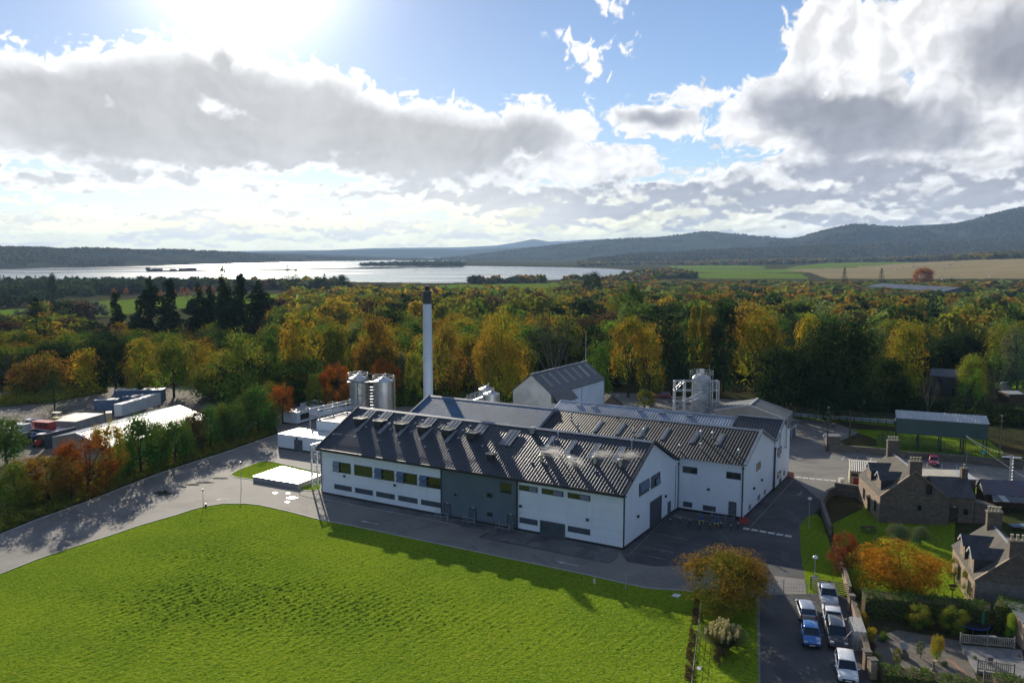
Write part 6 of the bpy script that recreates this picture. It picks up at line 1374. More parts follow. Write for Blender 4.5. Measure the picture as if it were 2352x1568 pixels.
# small garden things
def pedestal(c, label): e = empty('bird_bath', tuple(c), label, 'bird bath'); MB().lathe(tuple(c), [(.22, 0), (.18, .12), (.09, .2), (.08, .8), (.12, .88)], 14).build('pillar', M['stone_pale'], e, smooth=True); MB().lathe((c.x, c.y, .88), [(.1, 0), (.27, .06), (.27, .12), (.2, .1)], 16).build('bowl', M['stone_pale'], e, smooth=True)
pedestal(zat(5, 1228, 1450), 'stone bird bath on a pillar between the yellow shrub and bottom hedge')
c = zat(5, 955, 1330); e = empty('sundial', tuple(c), 'dark pedestal with a tilted pale plate in the gravel garden', 'sundial'); MB().lathe(tuple(c), [(.45, 0), (.4, .5), (.22, .6), (.2, .9)], 12).build('pedestal', M['wallstone'], e); MB().obox(c + Vector((-.35, -.3, .9)), (.7, .1, .1), (-.05, .5, .35), (0, 0, .06)).build('plate', M['concrete'], e)
c = zat(5, 1397, 835); e = empty('bird_table', tuple(c), 'dark roofed bird table on a post in the garden lawn', 'bird table'); MB().tube(c, c + Zv * 1.6, .05, 6).build('post', M['wood_dark'], e); MB().box((c.x, c.y, 1.62), (.5, .4, .05)).build('tray', M['wood_dark'], e)
MB().hull([c + Vector(v) for v in ((-.35, -.3, 1.95), (.35, -.3, 1.95), (.35, .3, 1.95), (-.35, .3, 1.95), (-.35, 0, 2.2), (.35, 0, 2.2))], [(0, 1, 5, 4), (2, 3, 4, 5), (0, 4, 3), (1, 2, 5), (3, 2, 1, 0)]).build('roof', M['wood_dark'], e)
MB().path([c + Vector((sx_, sy_, 1.64)) for sx_, sy_ in ((-.22, -.17), (-.22, -.17))], .02).tube(c + Vector((-.2, 0, 1.64)), c + Vector((-.2, 0, 1.96)), .03, 5).tube(c + Vector((.2, 0, 1.64)), c + Vector((.2, 0, 1.96)), .03, 5).build('bracket', M['wood_dark'], e)
GP = 'short posts of the garden lawn fence'
for i, (x, y, lb) in enumerate(((698, 262, 'short wooden post on the lawn right of the red tree'), (1252, 302, 'short wooden post on the lawn right of the round bushes'))): c = zat(5, x, y); tag(MB().tube(c, c + Zv * 1.1, .06, 6).build('fence_post', M['wood']), lb, 'post', GP)
c = zat(24, 1230, 770, .3); e = empty('garden_bench', tuple(c), 'bench with a pale rounded top at the back of the deck', 'bench'); m = MB(); q = [c + Vector((x, y, .75)) for x, y in ((-.85, .15), (-.75, -.25), (.95, -.45), (.85, 0))]; m.prism(q, 1.05, 1.12); m.build('tabletop', M['pale_sheet'], e)
m = MB(); [m.tube(v3(p, .3), v3(p, 1.05), .04, 5) for p in q]; build_each(m, 'leg', M['wood_dark'], e)
c = zat(24, 1290, 1160, .3); tag(MB().box((c.x, c.y, .62), (.5, .45, .62)).box((c.x, c.y, .95), (.58, .52, .06)).build('planter_box', M['rust']), 'square rusty brown planter box on the deck', 'planter')
c = zat(24, 1155, 560); e = empty('parasol', tuple(c), 'closed green garden parasol standing in the dark hedge shade', 'parasol'); MB().lathe(tuple(c), [(.03, 0), (.03, 1.0), (.17, 1.05), (.13, 1.9), (.04, 2.3)], 12).build('canopy', mat('green_canvas', (.01, .16, .08), .8), e)
c = zat(24, 960, 500); e = empty('trampoline', tuple(c), 'round dark garden trampoline below the back hedge', 'trampoline'); MB().ring((c.x, c.y, .75), 1.5, .06, 28).build('rim', M['blue_paint'], e); m = MB(); [m.tube((c.x + 1.45 * math.cos(t), c.y + 1.45 * math.sin(t), 0), (c.x + 1.45 * math.cos(t), c.y + 1.45 * math.sin(t), .75), .03, 5) for t in np.arange(0, 6.2, 1.05)]; build_each(m, 'leg', M['steel_dark'], e); MB().lathe((c.x, c.y, .74), [(1.45, 0), (1.4, .01)], 28).build('mat', M['black'], e)
# pink rendered garage corner at the right edge
c = zat(24, 1960, 880); e = empty('garage', tuple(c), 'pinkish rendered garage cut off by the right edge of the garden', 'garage'); MB().obox(c, (6, -1.2, 0), (1.1, 4.6, 0), (0, 0, 2.6)).build('wall', mat('pink_render', (.50, .36, .27), .85), e); MB().obox(c + Vector((-.2, -.2, 2.6)), (6.4, -1.3, 0), (1.2, 5.0, 0), (0, 0, .15)).build('roof', M['shed_roof'], e)
# stack of barrier panels leaning by the wall
c0 = zat(6, 2105, 1180); e = empty('barrier_stack', tuple(c0), 'leaning stack of galvanised barrier panels beside the garden wall', 'barrier stack'); dr = (zat(6, 2040, 1000) - c0); dr.normalize(); pr_ = Vector((-dr.y, dr.x, 0)); pr_ = pr_ if pr_.x > 0 else -pr_
for i in range(9):
    m = MB(); b_ = c0 + pr_ * (.13 * i) + dr * .1 * (i % 3); up = Zv * 1.95 + pr_ * .25; l_ = dr * 3.3
    m.path([b_, b_ + up, b_ + up + l_, b_ + l_, b_], .028, 5)
    for j in range(1, 12): m.tube(b_ + l_ * (j / 12), b_ + l_ * (j / 12) + up, .005, 3)
    for j in range(1, 5): m.tube(b_ + up * (j / 5), b_ + up * (j / 5) + l_, .006, 3)
    m.build('barrier_panel', M['steel'], e)
m = MB(); m.tube(c0 + dr * .2 + Zv * 1.9, c0 + dr * .2 - pr_ * 1.4, .03, 5); m.tube(c0 + dr * 3.1 + Zv * 1.9, c0 + dr * 3.1 - pr_ * 1.4, .03, 5); m.build('brace', M['steel'], e)
# bottom left corner fence of the lawn strip
e = mesh_fence('post_and_wire_fence', [px(6, 528, 760), px(6, 515, 900), px(6, 492, 1100), px(6, 465, 1300), px(6, 440, 1518), px(6, 425, 1700)], 1.1, 'low post and wire fence dividing the big lawn from the tree strip', 'wood_grey', 1.2, .006, 2.6, pr=.06)

# ------------------------------------------------------------------ vehicles
def loft(rings, closed=True):
    m = MB(); n = len(rings[0]); m.v = [tuple(p) for r in rings for p in r]
    for i in range(len(rings) - 1):
        for j in range(n - 1 if not closed else n): q = (j + 1) % n; m.f.append((i * n + j, i * n + q, (i + 1) * n + q, (i + 1) * n + j)); m.mi.append(0)
    m.f.append(tuple(range(n - 1, -1, -1))); m.f.append(tuple((len(rings) - 1) * n + j for j in range(n))); m.mi += [0, 0]; return m
def vehicle(kind, paint, pos, yaw, label, name='parked_car', cat='car', group=None, plate='plate_w', front_dark=None):
    """+x is forward; yaw turns the car; pos is the middle of its ground footprint"""
    e = empty(name, (0, 0, 0), label, cat, group); Pm = M[paint]
    Ln, Wd, belt, top = {'hatch': (4.0, 1.70, .92, 1.46), 'estate': (4.5, 1.76, .92, 1.50), 'pickup': (5.2, 1.82, 1.12, 1.78), 'suv': (4.7, 1.86, 1.10, 1.78)}[kind]
    x0, x1 = -Ln / 2, Ln / 2; w = Wd / 2
    hood = {'hatch': .27, 'estate': .26, 'pickup': .25, 'suv': .25}[kind]; wb_ = .42                       # bonnet share, windscreen length
    st = [(x1, .86, .42, .58), (x1 - .10, .95, .30, .70), (x1 - .5, .99, .24, belt - .14), (x1 - Ln * hood, 1, .22, belt - .02), (0, 1.0, .22, belt), (x0 + .5, 1.0, .24, belt + .01), (x0 + .12, .96, .30, belt - .02), (x0, .90, .40, belt - .14)]
    rings = []
    for x, kw, zb, zt in st:
        ww = w * kw; zm = zb + (zt - zb) * .55
        rings.append([(x, -ww * .92, zb), (x, -ww, zb + .12), (x, -ww, zm), (x, -ww * .97, zt - .07), (x, -ww * .84, zt), (x, 0, zt + .025), (x, ww * .84, zt), (x, ww * .97, zt - .07), (x, ww, zm), (x, ww, zb + .12), (x, ww * .92, zb)])
    body = loft(rings).build('body', Pm, e, smooth=True, world=False)
    xf = x1 - Ln * hood + .02; xr = {'hatch': x0 + .14, 'estate': x0 + .10, 'pickup': -.72, 'suv': x0 + .10}[kind]
    rf = xf - {'pickup': .62}.get(kind, .78); rr = xr + {'hatch': .42, 'estate': .30, 'pickup': .22, 'suv': .22}[kind]
    bz, wt, wbm = belt - .02, w * .76, w * .93; tz = top - .05
    g = MB(); g.hull([(xf, -wbm, bz), (xf, wbm, bz), (xr, wbm, bz), (xr, -wbm, bz), (rf, -wt, tz), (rf, wt, tz), (rr, wt, tz), (rr, -wt, tz)], [(0, 1, 5, 4), (1, 2, 6, 5), (2, 3, 7, 6), (3, 0, 4, 7), (4, 5, 6, 7)]).build('cabin_glass', M['carglass'], e, world=False)
    rr_ = [[(x, -wt * k1 * 1.02, z - .05), (x, -wt * k1 * .93, z), (x, 0, z + .03), (x, wt * k1 * .93, z), (x, wt * k1 * 1.02, z - .05), (x, 0, z - .07)] for x, z, k1 in ((rf + .06, tz + .01, 1), (rf - .2, tz + .04, 1.02), ((rf + rr) / 2, tz + .06, 1.03), (rr + .1, tz + .04, 1.02), (rr - .06, tz + .0, 1))]
    loft(rr_).build('roof', Pm, e, smooth=True, world=False)
    p = MB()
    for s in (-1, 1):
        p.tube((xf, s * wbm, bz), (rf, s * wt * 1.02, tz), .045, 6); p.tube((xr, s * wbm, bz), (rr, s * wt * 1.02, tz), .06, 6)
        xm = (rf + rr) / 2; p.tube((xm, s * wbm * 1.01, bz), (xm, s * wt * 1.03, tz), .04, 6)
        if kind in ('estate', 'suv'): p.tube((rr - .1 + .8, s * wbm * 1.01, bz), (rr + .75, s * wt * 1.03, tz), .04, 6)
    p.build('pillar', Pm, e, world=False)
    for s in (-1, 1):
        MB().box((x1 - .16, s * w * .68, belt - .28), (.2, .34, .17)).build('headlight', M['headlight'], e, world=False, bevel=.03)
        MB().box((x0 + .07, s * w * .80, belt - .22), (.14, .2, .34)).build('taillight', M['taillight'], e, world=False, bevel=.02)
        MB().box((xf - .25, s * (w + .09), belt + .06), (.12, .2, .14)).build('mirror', Pm, e, world=False, bevel=.03)
        for xx in (x1 - .82, x0 + .80):
            r_ = .33 if kind in ('hatch', 'estate') else .38; q = s * (w - .09)
            ty = MB().tube((xx, q - .10, r_), (xx, q + .10, r_), r_, 20).build('wheel', M['black'], e, world=False); MB().tube((xx, q + s * .08, r_), (xx, q + s * .108, r_), r_ * .62, 14).build('rim', M['chrome'], ty, world=False)
            MB().tube((xx, s * (w - .04), r_), (xx, s * (w + .004), r_), r_ * 1.17, 20).build('wheel_arch', M['dark_trim'], e, world=False)
    MB().box((x1 - .02, 0, .47), (.06, Wd * .62, .20)).build('grille', M['dark_trim'], e, world=False); MB().box((x1 + .01, 0, .40), (.03, .5, .11)).build('number_plate', M['plate_w'], e, world=False); MB().box((x0 - .01, 0, .62), (.03, .5, .11)).build('number_plate', M[plate if plate == 'plate_y' else 'plate_y'], e, world=False)
    if kind == 'pickup':
        MB().box(((xr + x0) / 2 - .02, 0, belt + .012), (xr - x0 - .35, Wd * .78, .02)).build('load_bed', M['dark_trim'], e, world=False)
        m = MB(); m.path([(xr - .15, -w * .86, belt), (xr - .1, -w * .78, top - .1), (xr - .1, w * .78, top - .1), (xr - .15, w * .86, belt)], .045, 8); m.build('roll_bar', M['chrome'], e, world=False)
        if front_dark:
            m = MB(); m.path([(x1 - .0, -w * .75, .45), (x1 + .08, -w * .7, .86), (x1 + .08, w * .7, .86), (x1, w * .75, .45)], .035, 8); m.build('bull_bar', M['chrome'], e, world=False)
    if kind == 'suv':
        m = MB(); [m.tube((rf - .1, s * wt * .9, tz + .1), (rr + .1, s * wt * .9, tz + .1), .02, 5) for s in (-1, 1)]; m.build('roof_rail', M['chrome'], e, world=False)
    e.location = (pos[0], pos[1], 0.014); e.rotation_euler = (0, 0, yaw); return e
R_ = math.radians; PK = 'cars parked in the lane'
vehicle('pickup', 'car_silver', zat(6, 1855, 655), R_(-105), 'silver pickup truck with roll bar parked against the timber fence', 'pickup_truck', 'pickup truck', PK, front_dark=1)
vehicle('estate', 'car_silver', zat(6, 1625, 800), R_(78), 'pale silver estate car seen from behind with a yellow plate', group=PK)
vehicle('pickup', 'car_white', zat(6, 1905, 905), R_(-106), 'white pickup truck parked between silver and black vehicles', 'pickup_truck', 'pickup truck', PK)
vehicle('suv', 'car_black', zat(6, 1950, 1075), R_(-106), 'black high car with glossy bonnet at the nose of the white pickup', group=PK)
vehicle('hatch', 'car_blue', zat(6, 1680, 1070), R_(-106), 'bright blue hatchback parked beside the black car', group=PK)
vehicle('estate', 'car_white', zat(6, 2050, 1415), R_(-107), 'white estate car nearest the bottom edge of the lane', group=PK)
vehicle('hatch', 'car_red', zat(4, 1500, 722), R_(-116), 'red hatchback alone in the bays of the far car park')
vehicle('estate', 'car_red', zat(3, 90, 350), R_(178), 'dark red estate car parked in the shade left of the silo frame')

# ------------------------------------------------------------------ yard on the far left: shed, boxes, trailers, boats
YARD = [(-60, 905), (60, 898), (250, 890), (420, 886), (640, 900), (640, 945), (560, 990), (440, 1010), (300, 1045), (150, 1080), (-60, 1110)]
sheet_poly('yard', pts(*YARD), .010, M['gravel'])
sa, sb, sc_, sd = px(7, 795, 605), px(7, 1870, 318), px(7, 2045, 385), px(7, 1200, 760)
ra, rb, rc = at(*sa, 4.6), at(*sb, 4.6), at(*sc_, 3.6); dq = (rb - ra).normalized(); rd = ra + (rc - rb) * 1.75; rc2 = rb + (rc - rb) * 1.75; rd.z = rc2.z = 2.7
e = empty('long_shed', tuple(v3(ra, 0)), 'long low shed whose pale ribbed roof glares in the sun behind roadside trees', 'shed')
m = sheet(rd, rc2, rb, ra, .8, .06); m.build('roof', M['pale_sheet'], e)
back = Vector((-(rd - ra).x, -(rd - ra).y, 0)) * .8; m = sheet(rb + back - Zv * 1.5, ra + back - Zv * 1.5, ra, rb, .8, .06); m.build('roof', M['pale_sheet'], e)
m = MB(); P = [v3(ra + back, 0), v3(rb + back, 0), v3(rc2, 0), v3(rd, 0)]; m.hull(P + [ra + back - Zv * 1.6, rb + back - Zv * 1.6, rc2 - Zv * .15, rd - Zv * .15, ra - Zv * .15, rb - Zv * .15], [(0, 4, 8, 7, 3), (1, 2, 6, 9, 5), (3, 7, 6, 2), (0, 1, 5, 4)]); m.build('wall', M['shed_wall'], e)
m = MB(); bar(ra, rb, .35, .15, m); bar(ra, rd, .25, .2, m); bar(rb, rc2, .25, .2, m); m.build('verge_trim', M['white_paint'], e)
def container(name, fl, fr, h, dep, mt, label, cat='container', grp=None, roofm=None, ribs=True, legs=0, dirn=None):
    a, b = fl, fr; d = (b - a).normalized(); k = dirn if dirn is not None else Vector((-d.y, d.x, 0)); e = empty(name, tuple(v3(a, 0)), label, cat, grp); w = (b - a).length; z0 = legs
    MB().obox(v3(a, z0), d * w, k * dep, Zv * h).build('box', M[mt], e); m = MB()
    if ribs:
        for i in range(int(w / .45)): m.obox(v3(a, z0 + .15) + d * (.15 + i * .45) - k * .03, d * .2, k * .03, Zv * (h - .3))
        m.build('rib', M[mt], e)
    MB().obox(v3(a, z0 + h + .003) - d * .04 - k * .04, d * (w + .08), k * (dep + .08), Zv * .07).build('roof', M[roofm or mt], e)
    if legs:
        m = MB(); [m.tube(v3(a, .45) + d * x + k * .1, v3(a, .45) + d * x + k * .35, .45, 12) for x in (w * .70, w * .82)]; [m.obox(v3(a, 0) + d * (w * .2) + k * s, d * .1, k * .1, Zv * legs) for s in (.3, dep - .4)]; build_each(m, 'wheel', M['black'], e)
    return e
YG = 'containers and trailer boxes in the left yard'
container('box_container', zat(7, 570, 600), zat(7, 800, 610), 2.5, 9.0, 'grey_box', 'grey container with a buff flat top beside the red cabined boat', grp=YG, roofm='shed_wall')
container('box_container', zat(7, 850, 590), zat(7, 925, 570), 2.4, 6, 'orange', 'orange fronted container squeezed between two grey ones', grp=YG, roofm='shed_wall')
container('box_container', zat(7, 925, 568), zat(7, 1085, 520), 2.4, 7, 'blue_box', 'pale blue fronted container behind the glaring shed roof', grp=YG, roofm='shed_wall')
container('box_trailer', zat(7, 1200, 470), zat(7, 1282, 468), 2.7, 15.0, 'white_paint', 'long white box trailer with its end facing the camera', 'trailer', YG, ribs=False, legs=.9, dirn=(at(*px(7, 1675, 345)) - at(*px(7, 1282, 468))).normalized())
container('tank_trailer', zat(7, 990, 405), zat(7, 1240, 395), 2.6, 2.6, 'blue_box', 'blue grey trailer in shade below the row of roadside conifers', 'trailer', YG, ribs=False, legs=.6)
container('tank_trailer', zat(7, 1305, 375), zat(7, 1540, 350), 2.6, 2.6, 'blue_box', 'blue grey trailer half hidden behind the long white box trailer', 'trailer', YG, ribs=False, legs=.6)
container('box_container', zat(7, 1195, 285), zat(7, 1700, 275), 3.0, 3, 'blue_box', 'long pale blue container furthest back under the wood edge', grp=YG, roofm='pale_sheet')
container('crate', zat(7, 1110, 480), zat(7, 1172, 475), 1.8, 2.2, 'cream', 'small buff crate standing left of the white box trailer', 'crate')
# blue hoardings
def hoard(a, b, h, label):
    e = empty('hoarding', tuple(a), label, 'hoarding', 'blue steel hoardings round the boat yard'); d = (b - a).normalized(); k = Vector((-d.y, d.x, 0)); m = MB(); w = (b - a).length; m.obox(a, d * w, k * .12, Zv * h)
    for i in range(int(w / .5)): m.obox(a + d * (i * .5) - k * .04, d * .25, k * .04, Zv * h)
    m.build('panel', M['blue_steel'], e)
hoard(zat(7, 475, 775), zat(7, 800, 690), 3.0, 'right hand dark blue hoarding behind the orange red tree'); hoard(zat(7, 165, 765), zat(7, 325, 720), 2.6, 'left hand dark blue hoarding below the white cabined boat')
def boat(a, b, wd, hull_h, hullm, cab, cabm, label, stripe=None):
    """a bow, b stern on the ground"""
    d = (b - a); Ln = d.length; d.normalize(); k = Vector((-d.y, d.x, 0)); e = empty('boat', tuple(a), label, 'boat', 'boats laid up in the yard'); z0 = .7; rings = []
    for s, ww, zt, zb in ((0, .03, 1.35, .75), (.1, .55, 1.18, .35), (.3, .92, 1.03, .1), (.6, 1, .97, .05), (.9, .95, 1.0, .1), (1, .86, 1.02, .2)):
        c = a + d * Ln * s; h = hull_h; rings.append([c + k * -wd / 2 * ww + Zv * (z0 + h * zt), c + k * -wd / 2 * ww * .85 + Zv * (z0 + h * .5), c + Zv * (z0 + h * zb), c + k * wd / 2 * ww * .85 + Zv * (z0 + h * .5), c + k * wd / 2 * ww + Zv * (z0 + h * zt), c + Zv * (z0 + h * (zt - .18))])
    loft(rings).build('hull', M[hullm], e); m = MB(); m.path([Vector(r[0]) for r in rings], .08, 6); m.path([Vector(r[4]) for r in rings], .08, 6); m.build('gunwale', M[stripe or 'white_paint'], e)
    s0, s1, ch = cab; c = a + d * Ln * s0; zc = z0 + hull_h * .8; cw = wd * .62
    cb = MB(); cb.obox(c - k * cw / 2 + Zv * zc, d * Ln * (s1 - s0), k * cw, Zv * ch); co_ = cb.build('cabin', M[cabm], e); MB().obox(c - k * (cw / 2 + .12) - d * .15 + Zv * (zc + ch + .002), d * (Ln * (s1 - s0) + .3), k * (cw + .24), Zv * .09).build('cabin_roof', M[cabm], co_)
    n_ = 3
    for i in range(n_):
        for sg in (-1, 1): q = c + d * Ln * (s1 - s0) * (.1 + .3 * i) + k * sg * (cw / 2) ; MB().obox(q + Zv * (zc + ch * .5) - k * .03, d * Ln * (s1 - s0) * .2, k * .06, Zv * ch * .32).build('window', M['glass'], co_)
    MB().obox(c - d * .03 - k * cw * .4 + Zv * (zc + ch * .5), d * .05, k * cw * .8, Zv * ch * .34).build('window', M['glass'], co_)
    m = MB()
    for s in (.3, .75): m.obox(a + d * Ln * s - k * wd * .3, d * .3, k * wd * .6, Zv * (z0 + .15))
    m.build('chock', M['wood_dark'], e); return e
boat(zat(26, 250, 900), zat(26, 1000, 960), 2.6, 1.3, 'black', (.12, .55, 1.5), 'white_paint', 'white cabined boat with a black hull at the left of the yard')
boat(zat(26, 780, 870), zat(26, 1600, 940), 3.0, 1.4, 'navy', (.10, .58, 1.7), 'red', 'navy boat with a bright red cabin in the middle of the boats')
boat(zat(26, 1620, 960), zat(26, 720, 1010), 2.3, 1.0, 'blue_paint', (.55, .7, .5), 'blue_box', 'low open blue boat in front of the red cabined one')
boat(zat(26, 560, 780), zat(26, 900, 700), 2.0, 1.0, 'white_paint', (.3, .7, 1.2), 'white_paint', 'small all white boat behind the red cabined one')
c = zat(26, 950, 1090); e = empty('tractor', tuple(c), 'small red tractor with a clear cab in the yard shade', 'tractor'); MB().box((c.x, c.y, 1.0), (1.0, 2.2, .8)).build('body', M['red'], e); MB().box((c.x + .1, c.y + .4, 1.9), (1.2, 1.3, 1.1)).build('cab', M['glass'], e); MB().box((c.x + .1, c.y + .4, 2.5), (1.35, 1.5, .1)).build('roof', M['white_paint'], e)
m = MB(); [m.tube((c.x + sx_, c.y + sy_, r_), (c.x + sx_ * 1.35, c.y + sy_, r_), r_, 14) for sx_ in (-.6, .6) for sy_, r_ in ((.6, .65), (-.8, .4))]; build_each(m, 'wheel', M['black'], e)
c = zat(26, 1370, 540); e = empty('digger', tuple(c), 'small yellow digger with a pale canopy beyond the containers', 'digger'); MB().box((c.x, c.y, .9), (2.2, 1.4, .9)).build('body', M['yellow'], e); MB().box((c.x - .2, c.y, 2.45), (1.8, 1.3, .1)).build('canopy', M['cream'], e); m = MB(); [m.tube((c.x - .2 + a_, c.y + b_, 1.3), (c.x - .2 + a_, c.y + b_, 2.4), .05, 5) for a_ in (-.7, .7) for b_ in (-.5, .5)]; build_each(m, 'post', M['black'], e)
m = MB(); [m.box((c.x, c.y + s, .3), (2.4, .4, .55)) for s in (-.6, .6)]; build_each(m, 'track', M['black'], e); m = MB(); m.path([c + Vector((1, 0, 1)), c + Vector((2.3, 0, 1.9)), c + Vector((3.1, 0, .6))], .13, 6); m.build('arm', M['yellow'], e)
tag(put_rail('yard_rail', [zat(26, 0, 430), zat(26, 480, 330)], None, None, mids=2, h=1.3, post=2), 'pale rail fence at the far left back of the boat yard', 'fence')
# two fragments of buildings seen among the trees
def barn(name, u0, v0, u1, v1, z, dep, rise, wall, roof, label, cat='building', hgt_=4):
    a, b = at(u0, v0, z), at(u1, v1, z); d = (b - a).normalized(); k = Vector((-d.y, d.x, 0)); e = empty(name, tuple(v3(a, 0)), label, cat); w = (b - a).length
    MB().obox(v3(a, z - hgt_), d * w, k * dep, Zv * hgt_).build('wall', M[wall], e)
    MB().hull([a + Zv * .01, b + Zv * .01, b + k * dep + Zv * .01, a + k * dep + Zv * .01, a + k * dep / 2 + Zv * rise, b + k * dep / 2 + Zv * rise], [(0, 1, 5, 4), (2, 3, 4, 5), (0, 4, 3), (1, 2, 5), (3, 2, 1, 0)]).build('roof', M[roof], e); return e, a, d, k, w
barn('warehouse', 1990, 658, 2170, 669, -3, 40, 4, 'green_tank', 'slate', 'long grey roofed warehouse showing among the far right trees', 'warehouse', 8)
barn('clearing_house', 1884, 722, 1938, 722, 4, 9, 1.4, 'wood_dark', 'pale_concrete', 'low pale roofed building in a gap of the right hand wood', 'building', 4)
barn('estate_house', 818, 690, 905, 680, -1, 14, 2.0, 'render', 'pale_sheet', 'white roofed building glimpsed in the wood left of the chimney', 'building', 5)
e, a, d, k, w_ = barn('dark_house', 2135, 862, 2218, 868, 5.2, 8, 1.6, 'slate', 'slate', 'dark slate hung house half hidden behind the lime green tree', 'house', 5.2)
win(a - Zv * 5.2, d, -k, 2.2, 3.2, 3.4, 4.4, None, 1, e); win(a - Zv * 5.2, d, -k, 6.5, 8.6, 2.6, 4.6, None, 2, e); win(a - Zv * 5.2, d, -k, 5.4, 6.8, .3, 2.2, None, 1, e)
barn('farm_building', 60, 661, 165, 664, -8, 20, 2, 'wood_dark', 'pale_sheet', 'flat dark roofed farm building among the far left trees', 'farm building', 5)
barn('farm_building', 1725, 602, 1765, 602, -1, 18, 3, 'render', 'shed_roof', 'long white farm building far off above the green fields', 'farm building', 5)
barn('garden_shed', 2318, 905, 2352, 905, 2.3, 5, .5, 'wood_dark', 'pale_sheet', 'pale topped garden shed at the right edge beside the bright lawn', 'shed', 2.3)
sheet_poly('lawn_patch', pts((2280, 880), (2352, 868), (2460, 868), (2460, 900), (2352, 893), (2290, 892)), .02, M['lawn'])
# ------------------------------------------------------------------ foliage
def leaf_quads(C, N, size, rng, stretch=1.5, jitter=.42):
    """quads centred on C, facing roughly N"""
    n = len(C); r = rng.normal(size=(n, 3)); N = N + r * jitter; N /= np.linalg.norm(N, axis=1, keepdims=True) + 1e-9
    T_ = np.cross(N, rng.normal(size=(n, 3))); T_ /= np.linalg.norm(T_, axis=1, keepdims=True) + 1e-9; B_ = np.cross(N, T_)
    s = (np.asarray(size) * (.6 + .8 * rng.random(n)))[:, None]; a = T_ * s * stretch * .5; b = B_ * s * .5
    V = np.stack([C - a, C + b * .9 - a * .1, C + a, C - b * .9 + a * .1], 1).reshape(-1, 3)
    return V, np.arange(4 * n).reshape(-1, 4)
def lumps_round(rng, w, h, z0, n, lr=.34, flat=1.0):
    """lump centres inside an uneven ellipsoid crown, unit tree"""
    L_ = []
    for i in range(n):
        t = rng.random() * 2 * np.pi; u = rng.random() ** .6; zz = rng.random()
        rad = (math.sqrt(max(0, 1 - (2 * zz - 1) ** 2)) if zz > .42 else .86 + .3 * zz) * .5 * (1 - lr) * (.55 + .45 * u) * 1.25
        L_.append((w * rad * math.cos(t), w * rad * math.sin(t), z0 + h * (.10 + .76 * zz), w * .5 * lr * (.7 + .65 * rng.random()), h * .5 * lr * (.75 + .5 * rng.random()) * flat))
    return np.array(L_)
def pts_on(L_, n, rng, lo=.72, hi=1.06):
    k = rng.choice(len(L_), n, p=(L_[:, 3] ** 2) / (L_[:, 3] ** 2).sum()); d = rng.normal(size=(n, 3)); d /= np.linalg.norm(d, axis=1, keepdims=True); d[:, 2] = np.where(rng.random(n) < .35, np.abs(d[:, 2]), d[:, 2])
    r = lo + (hi - lo) * rng.random(n) ** .7; c = L_[k]
    C = c[:, :3] + d * r[:, None] * np.stack([c[:, 3], c[:, 3], c[:, 4]], 1); return C, d
